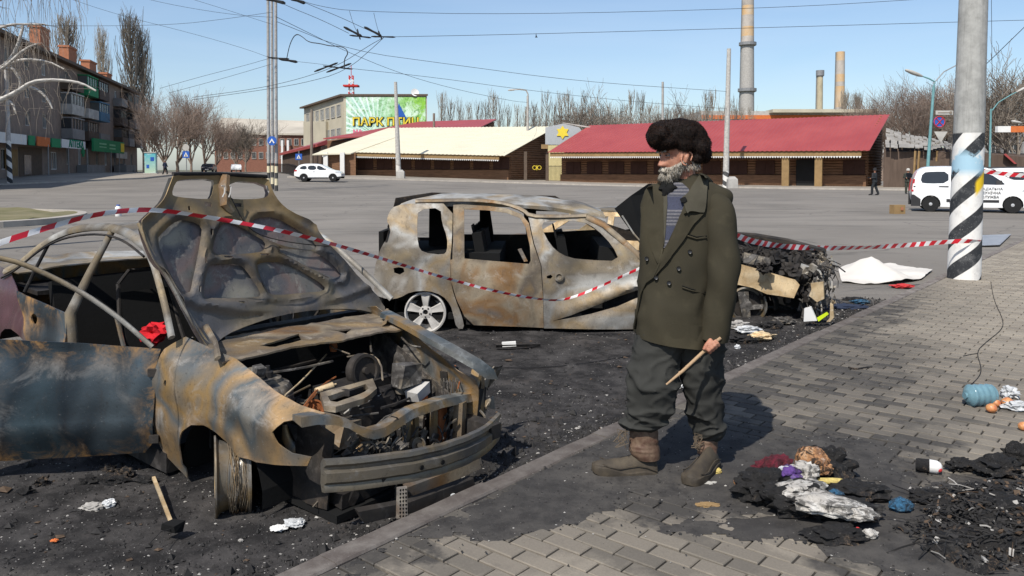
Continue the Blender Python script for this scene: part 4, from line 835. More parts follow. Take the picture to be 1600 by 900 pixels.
for px, Y, lab in ((626, 87.5, 'pale concrete block at the foot of the pole by the cream barn'), (1144, 71.5, 'pale concrete block at the foot of the pole by the red barn')):
    g = ground_at(px, Y); tag(MB().rings([[(-.45, -.4, 0), (.45, -.4, 0), (.45, .4, 0), (-.45, .4, 0)], [(-.42, -.36, .8), (.42, -.36, .8), (.42, .36, .8), (-.42, .36, .8)], [(-.2, -.2, 1.05), (.2, -.2, 1.05), (.2, .2, 1.05), (-.2, .2, 1.05)]]).build('concrete_block', M_['conc'], loc=tuple(g)), lab, 'block')
for px, Y, top, lab in ((487, 100, 171, 'brown timber pole left of the mural building'), (1035.5, 112, 128, 'grey pole rising behind the fur hat'), (678, 112, 177, 'short dark pole by the red rear roof')):
    b = ground_at(px, Y); tag(pole('utility_pole', lab, 'pole', b, P(px, top, Y), .22, .16, M_['bark'] if px != 1035.5 else M_['conc'], 10), None)
def lamp(label, px, Y, top, pts, mt, r, basepx=None, hd=None):
    b = ground_at(basepx or px, Y); o = pole('street_lamp', label, 'lamp', b, P(px, top, Y), r, r * .7, M_[mt], 12)
    q = [P(x, y, Y) - b for x, y in pts]; MB().tube(q, [r * .45] * (len(q) - 1) + [r * .35], 6).build('arm', M_[mt], o)
    e = q[-1]; dx = (q[-1] - q[-2]).normalized(); L = hd or 1.1
    MB().rings([[e + dx * (f * L) + Vector((0, w_ * .16 * L * math.cos(a), w_ * .12 * L * math.sin(a))) for a in lin(0, 2 * math.pi * 7 / 8, 7)] for f, w_ in ((0, .4), (.25, .9), (.6, 1), (.95, .6), (1, .2))]).build('lamp_head', M_['offwhite'], o, 60)
    return o
lamp('street lamp with a curved arm above the star gable', 824.5, 100, 150, [(824.5, 158), (825, 147), (822, 141), (812, 139.5), (806, 140)], 'conc', .2, hd=1.0)
tl = lamp('leaning teal lamp post carrying three road signs', 1459, 50, 135, [(1459, 135), (1461, 128), (1452, 123), (1441, 119)], 'teal', .11, 1447, hd=1.15)
MB().tube([P(1459, 130, 50) - tl.location, P(1475, 112, 50) - tl.location, P(1498, 100, 50) - tl.location], .035, 6).build('bracket', M_['steel'], tl)
lamp('second teal lamp post right of the striped pole', 1548.5, 60, 170, [(1548.5, 175), (1560, 160), (1580, 148), (1588, 144)], 'teal', .09, 1546, hd=1.0)
tag(MB().rings([[P(1580, 189, 55) + Vector((f * .75, w_ * .14 * math.cos(a), w_ * .1 * math.sin(a) - f * .15)) for a in lin(0, 5.5, 7)] for f, w_ in ((0, .3), (.3, 1), (.8, .9), (1, .3))]).build('lamp_head', M_['offwhite'], smooth=60), 'pale lamp head hanging near the right edge above the orange board', 'lamp')
s1 = thing('arrow_plate', 'white arrow plate at the top of the teal lamp post', 'sign', tuple(P(1475.5, 176, 49.8))); MB().box((0, 0, 0), (1.08, .04, .26)).build('plate', M_['offwhite'], s1); MB().box((-.03, -.03, 0), (.75, .02, .035)).build('arrow', M_['bark'], s1); MB().lathe([(0, 0), (.09, 0), (.09, .02), (0, .02)], 10, Matrix.Translation((.38, -.03, 0)) @ Matrix.Rotation(R(90), 4, 'X')).build('dot', M_['bark'], s1)
s2 = thing('no_stopping_sign', 'round blue no stopping sign with a red cross on the teal post', 'sign', tuple(P(1467.5, 190.5, 49.8))); MB().lathe([(0, -.02), (.36, -.02), (.36, .02), (0, .02)], 24, Matrix.Rotation(R(90), 4, 'X')).build('disc', M_['blue'], s2)
MB().tube([(.33 * math.cos(a), -.03, .33 * math.sin(a)) for a in lin(0, 2 * math.pi, 24)], .03, 5).build('red_ring', M_['red'], s2); MB().tube([(-.2, -.035, -.22), (.2, -.035, .22)], .028, 5).tube([(.2, -.035, -.22), (-.2, -.035, .22)], .028, 5).build('red_cross', M_['red'], s2)
s3 = thing('yield_sign', 'pale inverted triangle road sign on the teal post', 'sign', tuple(P(1470, 213, 49.8))); MB().hexa([(-.42, 0, .3), (.42, 0, .3), (.05, 0, -.33), (-.05, 0, -.33)], [(-.42, .04, .3), (.42, .04, .3), (.05, .04, -.33), (-.05, .04, -.33)]).build('plate', M_['offwhite'], s3)
def sign2(name, label, px, py, Y, w_, h_, disc=False):
    b = ground_at(px, Y); o = thing(name, label, 'sign', tuple(b)); z = P(px, py, Y).z - b.z
    MB().tube([(0, .08, 0), (0, .08, z + h_ + (.6 if disc else 0))], .05, 6).build('post', M_['steel'], o); MB().box((0, 0, z), (w_, .05, h_)).build('plate', M_['blue'], o)
    MB().hexa([(-w_ * .32, -.04, z - h_ * .3), (0, -.04, z + h_ * .36), (w_ * .32, -.04, z - h_ * .3)], [(-w_ * .32, -.03, z - h_ * .3), (0, -.03, z + h_ * .36), (w_ * .32, -.03, z - h_ * .3)]).build('triangle', M_['white'], o)
    m = MB(); m.tube([(0, -.05, z - h_ * .02), (0, -.05, z + h_ * .1)], h_ * .035, 5).tube([(0, -.05, z - h_ * .02), (-.08 * w_, -.05, z - .26 * h_)], h_ * .03, 5).tube([(0, -.05, z - h_ * .02), (.1 * w_, -.05, z - .26 * h_)], h_ * .03, 5); m.build('walker', M_['black'], o)
    if disc: MB().lathe([(0, 0), (w_ * .5, 0), (w_ * .5, .04), (0, .04)], 16, Matrix.Translation((0, 0, z + h_ * 1.05)) @ Matrix.Rotation(R(90), 4, 'X')).build('disc', M_['offwhite'], o)
sign2('crossing_sign', 'blue pedestrian crossing sign below a grey disc beside the street trees', 291, 241.5, 85, .72, .72, True)
sign2('crossing_sign', 'blue pedestrian crossing sign behind the white car', 467, 245, 82, .68, .62)
# advertising pillar
b = ground_at(236, 92); kx = thing('advert_pillar', 'turquoise advertising pillar on the pavement beside the block', 'kiosk', tuple(b), .15)
MB().box((0, 0, .1), (1.5, .9, .2)).build('base', M_['offwhite'], kx)
def adm():
    t = NT('advert_print'); co = t.coord(); n1 = t.noise(2, 3); sx = t.n('ShaderNodeSeparateXYZ'); t.l(co, sx.inputs[0]); c = t.mix(t.rng(sx.outputs[2], .3, 2.4), (.42, .55, .42), (.10, .42, .48)); c = t.mix(t.rng(n1, .55, .6, 0, .5), c, (.5, .62, .6)); return t.done(c, .4)
MB().box((0, 0, 1.35), (1.2, .7, 2.3)).build('panel', adm(), kx); MB().box((0, 0, 2.55), (1.3, .8, .12)).build('top', M_['offwhite'], kx)
MB().box((-.25, -.36, .95), (.3, .02, .4)).build('print_patch', M_['blue'], kx); MB().box((.25, -.36, 1.8), (.4, .02, .45)).build('print_patch', M_['blue'], kx)
# white bottle standing on the kerb of the island
bo = thing('plastic_bottle', 'white plastic canister with a blue cap standing by the traffic island', 'bottle', tuple(G(185, 338)))
MB().lathe([(.0, 0), (.075, 0), (.08, .03), (.08, .3), (.05, .34), (.04, .36)], 14).build('bottle_body', M_['white'], bo, 50, ); MB().lathe([(.045, .36), (.045, .4), (0, .4)], 12).build('cap', M_['blue'], bo); bo.scale = (1.3, 1.3, 1.05)
# ---------------------------------------------------------------- overhead wires
def wire(label, pts, Y, r=.014, name='overhead_wire', Y2=None):
    n = len(pts); q = chaikin(pts, 2, False); m_ = len(q)
    w_ = thing(name, label, 'wire', tuple(P(q[0][0], q[0][1], Y))); o0 = Vector(w_.location)
    MB().tube([P(x, y, Y + ((Y2 or Y) - Y) * k / (m_ - 1)) - o0 for k, (x, y) in enumerate(q)], r, 4).build('cable', M_['wire'], w_); return w_
wire('uppermost wire running level across the sky to the right', [(460, -2), (500, 10), (553, 18), (800, 23), (1200, 13), (1440, -1), (1700, -20)], 42)
wire('wire running level across the sky from the trolley switch to the striped pole', [(617, 57.5), (800, 54), (1200, 43), (1650, 30)], 40, Y2=40)
wire('long span wire sloping from the masts down to the lamp above the gate', [(431, 26), (500, 60), (540, 80), (620, 113), (700, 137), (800, 158), (824, 160)], 56, .02, Y2=99)
wire('span wire from the masts to the chevron pole, upper of the pair', [(433, 34), (545, 79), (700, 100), (900, 127), (1137, 143)], 56, .018, Y2=72)
wire('span wire from the trolley switch to the chevron pole, lower of the pair', [(548, 107), (680, 121), (830, 142), (1000, 160), (1137, 170)], 50, .016, Y2=72)
wire('wire falling from the top left corner to the masts', [(100, -5), (180, 22), (300, 52), (380, 75), (421, 90)], 55)
wire('nearly level wire above the chimneys of the block', [(-20, 38), (125, 41), (270, 39), (350, 30), (425, 19)], 55)
wire('wire crossing the top left sky left of the masts', [(210, -6), (280, 10), (370, 24), (425, 27)], 55)
wire('wire entering the sky beside the masts from above', [(285, -6), (350, 14), (425, 38)], 56)
wire('trolley wire climbing to the masts above the street trees, first', [(250, 138), (320, 118), (380, 103), (425, 90)], 57)
wire('trolley wire climbing to the masts above the street trees, second', [(265, 145), (340, 125), (425, 100)], 57)
wire('trolley wire passing the masts to the lower switch, upper', [(300, 152), (400, 139), (470, 123), (530, 102), (575, 72), (597, 60)], 52, Y2=42)
wire('trolley wire passing the masts to the lower switch, lower', [(300, 156), (400, 142), (470, 131), (540, 112), (590, 68), (600, 58)], 52, Y2=42)
wire('near trolley wire falling to the upper switch, left', [(405, -14), (445, 8), (500, 30), (545, 52)], 38, .016)
wire('near trolley wire falling to the upper switch, right', [(440, -14), (475, 4), (530, 26), (590, 54)], 38, .016)
wire('thin wire from the masts toward the white car sign', [(425, 92), (500, 100), (520, 103)], 56)
wire('feeder cable looping between the masts and the lower switch', [(448, 92), (452, 72), (458, 58), (464, 53), (472, 57), (482, 66), (500, 68), (516, 72), (530, 72), (541, 76), (544, 84), (538, 92), (538, 106)], 50, .03, Y2=46)
wire('slack wire rising from the striped pole to the right corner', [(1541, 100), (1570, 72), (1605, 38)], 14, .006)
wire('thin vertical wire hanging right of the striped pole', [(1549, -5), (1550, 100), (1550, 190)], 14, .004)
wire('dropper above the upper switch, left', [(546, 17), (552, 38), (561, 56)], 40, .012); wire('dropper above the upper switch, right', [(584, 20), (588, 38), (593, 54)], 40, .012)
def fit(label, segs, Y):
    o = thing('trolley_switch', label, 'fitting', tuple(P(segs[0][0][0], segs[0][0][1], Y))); o0 = Vector(o.location)
    for a, b, r in segs:
        A, B = P(a[0], a[1], Y) - o0, P(b[0], b[1], Y) - o0; MB().tube([A, A.lerp(B, .15), A.lerp(B, .5), A.lerp(B, .9), B], [r * .5, r, r * .7, r, r * .4], 6).build('insulator', M_['black'], o)
fit('upper trolley wire switch with two black insulators', [((537, 42), (566, 57), .07), ((569, 42), (596, 56), .07), ((546, 55), (580, 59), .045), ((580, 57), (618, 58), .045), ((558, 45), (563, 62), .04), ((591, 48), (597, 62), .04)], 40)
fit('lower trolley wire switch with crossed black bars', [((491, 112), (528, 98), .06), ((510, 113), (549, 99), .06), ((505, 103), (551, 108), .05)], 48)
fit('black insulator clamps beside the masts', [((419, 90), (452, 92), .06), ((436, 92), (465, 97), .1)], 55)
fit('black insulator pair at the top edge by the masts', [((412, -3), (446, 5), .09), ((452, -3), (477, 5), .09)], 40)
# ================================================================== BURNT CARS
M_['b_fender'] = burnt('burnt_blue_steel', [(.04, .055, .065), (.085, .105, .115), (.17, .168, .155), (.31, .20, .085), (.14, .155, .16), (.30, .20, .10), (.09, .11, .12), (.30, .28, .24)], edge_c=(.42, .23, .08), edge=.45, soot_amt=.2, sc=1.9, rough=.42, light=(.38, .40, .40), lam=.28, metal=.5)
M_['b_door'] = burnt('burnt_door_steel', [(.016, .024, .03), (.05, .075, .09), (.025, .035, .045), (.10, .13, .15), (.02, .027, .034), (.22, .13, .045)], edge_c=(.50, .27, .09), edge=1.0, soot_amt=.35, sc=1.3, rough=.36, light=(.26, .27, .27), lam=.22, metal=.55)
M_['b_hood'] = burnt('burnt_hood_frame', [(.07, .07, .074), (.12, .117, .12), (.16, .135, .095), (.09, .09, .096), (.23, .165, .085), (.10, .10, .105)], edge_c=(.26, .19, .11), edge=.4, soot_amt=.28, sc=1.4, rough=.45, light=(.24, .23, .22), lam=.25)
_h = M_['b_hood'].node_tree; _b = [n for n in _h.nodes if n.type == 'BSDF_PRINCIPLED'][0]; _src = _b.inputs['Base Color'].links[0].from_socket
_tc = _h.nodes.new('ShaderNodeTexCoord'); _sx = _h.nodes.new('ShaderNodeSeparateXYZ'); _h.links.new(_tc.outputs['Object'], _sx.inputs[0]); _n = _h.nodes.new('ShaderNodeTexNoise'); _n.inputs['Scale'].default_value = 7; _n.inputs['Detail'].default_value = 8; _h.links.new(_tc.outputs['Object'], _n.inputs[0])
_s1 = _h.nodes.new('ShaderNodeMath'); _s1.operation = 'MULTIPLY_ADD'; _s1.inputs[1].default_value = .9; _h.links.new(_n.outputs['Fac'], _s1.inputs[0]); _h.links.new(_sx.outputs[2], _s1.inputs[2])
_s2 = _h.nodes.new('ShaderNodeMapRange'); _s2.inputs[1].default_value = 1.78; _s2.inputs[2].default_value = 2.05; _s2.inputs[4].default_value = .75; _h.links.new(_s1.outputs[0], _s2.inputs[0])
_mx = _h.nodes.new('ShaderNodeMix'); _mx.data_type = 'RGBA'; _mx.inputs[7].default_value = (.30, .21, .10, 1); _h.links.new(_s2.outputs[0], _mx.inputs[0]); _h.links.new(_src, _mx.inputs[6]); _h.links.new(_mx.outputs[2], _b.inputs['Base Color'])
M_['b_skin'] = burnt('mottled_hood_skin', [(.11, .11, .12), (.20, .195, .18), (.22, .165, .15), (.13, .13, .14), (.30, .28, .23)], soot_amt=.08, edge=.0, sc=3.5, rough=.7, light=(.30, .28, .25), lam=.7)
M_['b_ash'] = burnt('ash_white_steel', [(.34, .35, .35), (.35, .275, .17), (.22, .19, .15), (.43, .42, .39), (.36, .27, .16), (.27, .25, .22)], edge_c=(.15, .11, .08), edge=.6, soot_amt=.38, sc=2.0, rough=.6, light=(.50, .48, .44), lam=.32, bump=.35)
M_['b_tan'] = burnt('rust_tan_steel', [(.33, .24, .13), (.24, .17, .095), (.17, .14, .11), (.33, .27, .19), (.27, .155, .07), (.20, .18, .16)], edge_c=(.14, .105, .07), edge=.55, soot_amt=.35, sc=2.3, rough=.62, light=(.46, .41, .34), lam=.38, bump=.4)
M_['b_tanpale'] = burnt('pale_tan_fender', [(.62, .47, .27), (.70, .54, .33), (.46, .33, .18), (.66, .55, .38)], edge_c=(.28, .17, .07), edge=.5, soot_amt=.15, sc=3.5, rough=.6, light=(.7, .62, .47), lam=.3)
M_['b_purple'] = burnt('purple_red_fender', [(.10, .018, .022), (.14, .06, .075), (.07, .03, .038), (.20, .17, .16), (.08, .05, .055)], soot_amt=.3, sc=1.3, rough=.28, light=(.28, .20, .20), lam=.2, edge=.1)
M_['b_beam'] = burnt('bare_steel_beam', [(.12, .115, .105), (.19, .18, .16), (.27, .19, .095), (.15, .14, .125), (.25, .21, .15)], edge_c=(.18, .16, .14), edge=.5, soot_amt=.3, sc=2.2, rough=.42, light=(.3, .29, .28), lam=.3, metal=.6)
M_['b_char'] = burnt('charred_steel', [(.018, .017, .017), (.035, .033, .032), (.055, .047, .04), (.025, .024, .024)], soot_amt=.5, sc=4, rough=.7, light=(.13, .12, .115), lam=.25, edge=.1)
M_['b_junk'] = burnt('scorched_parts', [(.04, .037, .035), (.13, .12, .11), (.06, .055, .05), (.20, .17, .13), (.05, .048, .047)], soot_amt=.45, sc=7, rough=.6, light=(.36, .34, .31), lam=.4, edge=.1, metal=.3)
M_['soot_blk'] = mat('black_soot', (.009, .009, .009), var=.3, bump=.4, rough=.95)
M_['rust'] = mat('bright_rust', (.32, .11, .04), var=.4, scale=12)
M_['rim'] = mat('ash_grey_alloy', (.50, .48, .45), var=.25, scale=9, rough=.6, bump=.3)
M_['redcloth'] = mat('red_cloth', (.55, .012, .02), var=.3, scale=12)
def dent(x, z, s=3.0, a=.008, q=0): return a * fbm(x, z, q, s, 4)
def car_empty(name, label, pose):
    o = thing(name, label, 'car'); o.matrix_world = pose.M; return o
def wob(path, fn): return [fn(*p) for p in path]
# ---------------------------------------------------------------- nearest burnt car, hood open
L = Pose(-.95, 4.55, -.66, -.035, -.07)
c1 = car_empty('burnt_sedan', 'burnt out sedan nearest the camera with its hood raised and front door open', L)
def hw1(x, z):
    w_ = .815 - .17 * max(0, (x - .25) / .6) ** 2 - .10 * max(0, (-2.7 - x) / .7) ** 2
    if z > .80: w_ -= (z - .80) * .40
    if z < .35: w_ -= (.35 - z) * .18
    w_ += .018 * math.exp(-((z - .58) / .07) ** 2)
    return w_
def near1(u, v): return (u, -hw1(u, v) + dent(u, v, 2.5, .010), v)
def far1(u, v): return (u, hw1(u, v) - dent(u, v, 2.5, .012, 4), v)
def inw(u, v, y0, k=.5):         # roll the upper fender edge inwards
    return near1(u, v)
topf = L.side([(262, 531), (300, 548), (344, 567), (391, 607), (435, 638), (467, 655)], -.8)
arch = [(-.398, .093), (-.40, .20), (-.393, .285), (-.345, .375), (-.253, .432), (-.15, .452), (-.05, .44), (.06, .41), (.17, .375), (.28, .372)]
fo = [(-.612, .755), (-.648, .56), (-.655, .24), (-.60, .17)] + arch + [(.45, .40), (.60, .425)]
fo += [(.62, .47), (.52, .47), (.44, .50), (.41, .55), (.45, .60), (.55, .63), (.60, .645)] + topf[::-1][1:]
def fend(u, v):
    x, y, z = near1(u, v)
    tz = np.interp(u, [p[0] for p in topf], [p[1] for p in topf]); d = max(0, .16 - (tz - v)) / .16
    arc = math.hypot(u + .08, v - .20) - .30; fl = .02 * math.exp(-(arc / .04) ** 2) if v > .15 else 0
    return (x, y + .11 * d ** 2.2 - fl, z)
hole = [(-.50 + .014 * math.cos(a), .60 + .018 * math.sin(a)) for a in lin(0, 5.5, 7)]
panel('front_fender', fo, fend, M_['b_fender'], c1, [hole], step=.028, thick=.006)
# wheel housing behind the arch
panel('wheel_liner', [(-.46, -.02), (-.44, .42), (-.2, .5), (.1, .5), (.36, .42), (.45, 0)], lambda u, v: (u, -.50 + .03 * fbm(u, v, 2, 3), v), M_['soot_blk'], c1, step=.08)
m = MB(); m.rings([[(-.08 + .36 * math.cos(a), y, .16 + .33 * math.sin(a)) for a in lin(-.1, math.pi + .1, 12)] for y in (-.77, -.5)], False, False); m.build('liner_arch', M_['soot_blk'], c1)
# headlamp surround wrapping the front corner
hl = [(445, 664), (447, 684), (458, 703), (478, 718), (505, 723), (535, 720), (560, 708), (574, 692), (573, 678), (560, 668)]
HP = [L.hit(px, py, (.60 + .10 * k / 9, 0, 0), (1, -.55, 0)) for k, (px, py) in enumerate(hl)]
m = MB(); m.tube([(p.x, p.y, p.z) for p in HP], [.012, .022, .028, .032, .036, .036, .03, .022, .016, .012], 8, flat=.5); m.build('headlamp_surround', M_['b_fender'], c1, 60)
hpts = [L.hit(px, py, (.52, 0, 0), (1, -.35, 0)) for px, py in ((452, 668), (470, 708), (505, 716), (545, 712), (568, 694), (560, 676), (500, 660))]
MB().hexa(hpts, [p - Vector((.10, -.05, 0)) for p in hpts]).build('headlamp_bucket', M_['b_char'], c1)
q0 = [L.hit(px, py, (.53, 0, 0), (1, -.3, .4)) for px, py in ((492, 712), (515, 694), (545, 697), (560, 706), (540, 716))]; MB().hexa(q0, [p - Vector((.02, 0, .01)) for p in q0]).build('lamp_flange', M_['b_beam'], c1)
# far fender
ff = [(-.66, .78), (-.66, .2), (-.42, .12), (-.38, .35), (-.2, .44), (.05, .44), (.25, .36), (.34, .2), (.62, .3), (.66, .60), (.45, .68), (.2, .735), (-.04, .80), (-.4, .835)]
def fendf(u, v): x, y, z = far1(u, v); y = float(np.interp(u, [-.66, -.25, .1, .36, .56, .76], [.72, .56, .46, .39, .36, .42])) + .02 * math.sin(6 * v); tz = np.interp(u, [-.66, -.4, -.04, .2, .45, .66], [.8, .835, .8, .735, .68, .6]); d = max(0, .12 - (tz - v)) / .12; return (x, y - .04 * d ** 2, z)
panel('front_fender', ff, fendf, M_['b_fender'], c1, step=.035, thick=.006)
FR = [L.hit(px, py, (0, 0, zz), (0, 0, 1)) for px, py, zz in ((600, 487, .83), (640, 507, .82), (675, 527, .80), (710, 546, .77), (745, 566, .72), (766, 582, .66))]
m = MB(); m.rings([[p + Vector((0, -.035, -.03)), p + Vector((0, -.03, .0)), p + Vector((0, .03, .012)), p + Vector((.01, .06, -.05))] for p in FR]); m.build('fender_rail', M_['b_fender'], c1, 40)
# hood
HX, HZ, HA = -.55, .82, R(104)
Hn = Vector((-math.sin(HA), 0, math.cos(HA)))
def HU(pts):
    o = []
    for px, py in pts: h = L.hit(px, py, (HX, 0, HZ), Hn); o.append((h.y, (h.x - HX) * math.cos(HA) + (h.z - HZ) * math.sin(HA)))
    return o
def z6(pts): return [(200 + x / 3, 260 + y / 3) for x, y in pts]
def hood_at(u, w_, d): return Vector((HX, u, HZ)) + Vector((math.cos(HA), 0, math.sin(HA))) * w_ - Hn * d
def bulge(u, w_): return .05 * (1 - ((u - .08 + .35 * w_) / .75) ** 2)
ho = HU(z6([(395, 880), (330, 810), (265, 690), (215, 590), (165, 500), (110, 460), (75, 380), (38, 268), (85, 225), (130, 190), (165, 150), (190, 90), (212, 35), (420, 32), (655, 45), (680, 120), (710, 165), (760, 210), (875, 262), (892, 312), (940, 370), (1000, 430), (1080, 530), (1185, 640), (1196, 720), (1150, 690), (1060, 668), (900, 668), (700, 700), (560, 745), (450, 790), (380, 845)]))
cells = [[(130, 345), (170, 300), (235, 250), (300, 252), (355, 280), (350, 330), (300, 560), (285, 597), (235, 580), (180, 480)], [(405, 375), (440, 280), (480, 252), (545, 282), (620, 325), (658, 350), (655, 385), (630, 400), (480, 412), (415, 408)],
         [(590, 262), (620, 235), (700, 232), (790, 285), (870, 335), (900, 385), (850, 388), (740, 370), (650, 330), (600, 300)], [(700, 378), (800, 385), (900, 398), (1008, 500), (990, 522), (920, 500), (800, 440)],
         [(352, 605), (378, 480), (402, 455), (530, 455), (565, 480), (640, 596), (620, 612), (380, 618)], [(612, 465), (640, 445), (740, 445), (840, 495), (935, 560), (930, 582), (860, 588), (700, 602), (665, 585)]]
gr = [[(205, 130), (222, 78), (250, 58), (412, 55), (412, 85), (398, 145), (370, 152), (230, 142)], [(485, 62), (655, 75), (672, 132), (640, 148), (505, 152), (488, 140)]]
small = [[(365, 165), (400, 168), (400, 187), (368, 184)], [(512, 168), (542, 170), (542, 187), (514, 185)], [(458, 416), (500, 418), (498, 427), (460, 425)], [(630, 405), (668, 407), (664, 415), (632, 414)], [(355, 420), (368, 425), (366, 455), (356, 452)], [(388, 290), (400, 293), (398, 322), (388, 320)], [(750, 402), (762, 400), (786, 420), (780, 426)], [(822, 470), (836, 470), (838, 482), (826, 482)], [(915, 505), (945, 518), (946, 526), (920, 515)], [(520, 630), (550, 632), (548, 642), (524, 641)], [(325, 560), (335, 562), (332, 590), (324, 588)], [(285, 185), (296, 185), (296, 205), (286, 204)], [(632, 540), (650, 555), (644, 560), (630, 548)]]
hh = [chaikin(HU(z6(c)), 1) for c in cells]; gg = [chaikin(HU(z6(c)), 1) for c in gr]; ss = [HU(z6(c)) for c in small]
allh = hh + gg
def relief(u, w_):
    p = np.array([[u, w_]]); d = min(float(segdist(p, h)[0]) for h in hh); e = float(segdist(p, ho)[0])
    r_ = .014 * math.exp(-((d - .034) / .020) ** 2) - .012 * max(0, 1 - d / .032) + .018 * math.exp(-(e / .02) ** 2)
    r_ += .02 * math.exp(-((w_ - .055 - .22 * (u - .1) ** 2) / .025) ** 2)
    return r_ + .004 * fbm(u, w_, 3, 5)
hd = car_hood = link('hood', bpy.data.meshes.new('hood'), c1)
fr_o = panel('hood', chaikin(ho, 1), lambda u, w_: hood_at(u, w_, .028 + relief(u, w_) - bulge(u, w_)), M_['b_hood'], c1, hh + gg + ss, step=.017, thick=.004)
bpy.data.objects.remove(hd); hd = fr_o
panel('outer_skin', chaikin(ho, 1), lambda u, w_: hood_at(u, w_, -.004 - bulge(u, w_) + .006 * fbm(u, w_, 0, 4)), M_['b_skin'], hd, gg, step=.03, thick=.003)
m = MB(); ne = HU(z6([(395, 880), (265, 690), (165, 500), (110, 440), (38, 268)])); m.tube([hood_at(u, w_, .03 - bulge(u, w_)) for u, w_ in chaikin(ne, 1, False)], .012, 6); m.build('edge_flange', M_['b_ash'], hd, 60)
m = MB(); te = HU(z6([(210, 36), (420, 33), (655, 46)])); m.tube([hood_at(u, w_, .035 - bulge(u, w_)) for u, w_ in te], .013, 6); m.build('front_lip', M_['b_char'], hd, 60)
m = MB(); lt = HU(z6([(455, 40), (450, 90), (455, 180), (490, 215)])); m.tube([hood_at(u, w_, .045 - bulge(u, w_)) for u, w_ in lt], [.03, .035, .03, .02], 6, flat=.5); m.build('latch_post', M_['b_tan'], hd)
for k in (0, 1):
    q = HU(z6([(425 + 38 * k, 95), (440 + 30 * k, 100), (438 + 28 * k, 130), (428 + 30 * k, 150)])); MB().tube([hood_at(u, w_, .08 - bulge(u, w_)) for u, w_ in q], .004, 5).build('latch_hook', M_['rim'], hd)
rd = HU(z6([(480, 150), (540, 270), (610, 325), (760, 360), (930, 378)])); MB().tube([hood_at(u, w_, .06 - bulge(u, w_)) for u, w_ in chaikin(rd, 2, False)], .0035, 5).build('prop_rod', M_['b_char'], hd)
for s_, px, py in ((-1, 340, 560), (1, 600, 505)):
    h = L.hit(px, py, (0, 0, .80), (0, 0, 1)); b_ = hood_at(*HU([(px - 22 * (s_ < 0), py - 50 if s_ < 0 else py - 20)])[0], .02)
    MB().tube([h, (h + b_) / 2 + Vector((.04, 0, 0)), b_], [.02, .014, .018], 6, flat=.5).build('hinge', M_['b_tan'], hd)
# cowl and engine bay
cw = L.top([(322, 527), (330, 556), (347, 568), (400, 557), (470, 543), (550, 528), (631, 515), (612, 500), (587, 488), (500, 500), (420, 510)], .77)
ch = [L.top(q, .77) for q in ([(405, 541), (467, 523), (472, 533), (430, 543)], [(513, 517), (550, 514), (541, 523)], [(340, 525), (352, 523), (352, 530), (341, 531)])]
panel('cowl', cw, lambda u, v: (u, v, .775 + .012 * fbm(u, v, 0, 6) - .25 * max(0, -.35 - u) * .3), M_['b_tan'], c1, ch, step=.03, thick=.01)
MB().box((-.32, -.08, .50), (.02, 1.2, .50)).build('firewall', M_['soot_blk'], c1)
MB().box((-.35, .2, .62), (.03, .5, .02)).box((-.30, -.2, .60), (.02, .9, .012)).build('firewall_rib', M_['b_char'], c1)
for s_ in (-1, 1):
    panel('inner_wing', [(-.32, .1), (.55, .15), (.58, .52), (.2, .62), (-.32, .74)], lambda u, v: (u, (-.60 if s_ < 0 else .46 - .27 * (u + .3)) + .02 * fbm(u, v, s_, 5), v), M_['b_char' if s_ < 0 else 'b_junk'], c1, step=.07)
    c_ = L.hit(418 if s_ < 0 else 648, 598 if s_ < 0 else 545, (0, 0, .64), (0, 0, 1))
    st_ = MB().lathe([(.15, -.22), (.13, -.03), (.11, .0), (.075, .01), (.07, .03), (.03, .03)], 18, Matrix.Translation(c_)).build('strut_tower', M_['b_junk'], c1, 40)
    MB().lathe([(.03, .03), (.03, .06), (.015, .065), (.012, .09), (0, .09)], 10, Matrix.Translation(c_)).build('strut_nut', M_['b_char'], st_)
MB().box((.12, -.1, .12), (1.0, 1.0, .04)).build('undertray', M_['soot_blk'], c1)
eb_ = MB(); eb_.box((.16, .02, .36), (.34, .56, .34), jit=.02).box((.10, -.05, .545), (.16, .46, .05), jit=.006).box((.3, .18, .3), (.16, .3, .26), jit=.02); eng = eb_.build('engine', M_['b_char'], c1)
def Z8(x, y): return (240 + x / 2.25, 500 + y / 2.25)
def bay(px, py, z): return L.hit(px, py, (0, 0, z), (0, 0, 1))
# valve cover frame (traced), pulleys, booster
o_ = [bay(*Z8(x, y), .58) for x, y in ((585, 255), (770, 205), (785, 240), (760, 262), (740, 275), (640, 305), (600, 300))]; i_ = [bay(*Z8(x, y), .58) for x, y in ((612, 268), (745, 225), (757, 240), (742, 252), (725, 260), (645, 288), (622, 285))]
m = MB(); n = 7; m.rings([[p - Vector((0, 0, .03)) for p in o_], o_, i_, [p - Vector((0, 0, .03)) for p in i_], [p - Vector((0, 0, .03)) for p in o_]], False); m.build('valve_cover_frame', M_['b_tan'], eng)
def disc(name, px, py, z, r, t_, mt, ax=(1, -.3, .35), hub=.3, parent=None):
    c_ = bay(px, py, z); R_ = Vector(ax).to_track_quat('Z', 'Y').to_matrix().to_4x4(); m = MB()
    m.lathe([(r * hub, -t_), (r, -t_), (r, -t_ * .6), (r * .9, -t_ * .3), (r, 0), (r, t_ * .3), (r * .82, t_ * .3), (r * .78, 0), (r * hub, 0), (r * hub, t_ * .5), (0, t_ * .5)], 20, Matrix.Translation(c_) @ R_); return m.build(name, M_[mt], parent or c1, 40)
disc('rusty_pulley', *Z8(565, 315), .50, .052, .03, 'rust', hub=.35, parent=eng); disc('brake_booster', *Z8(742, 178), .62, .095, .05, 'b_char', (1, -.1, .15), .2); disc('lower_pulley', *Z8(565, 372), .42, .03, .02, 'rust', parent=eng)
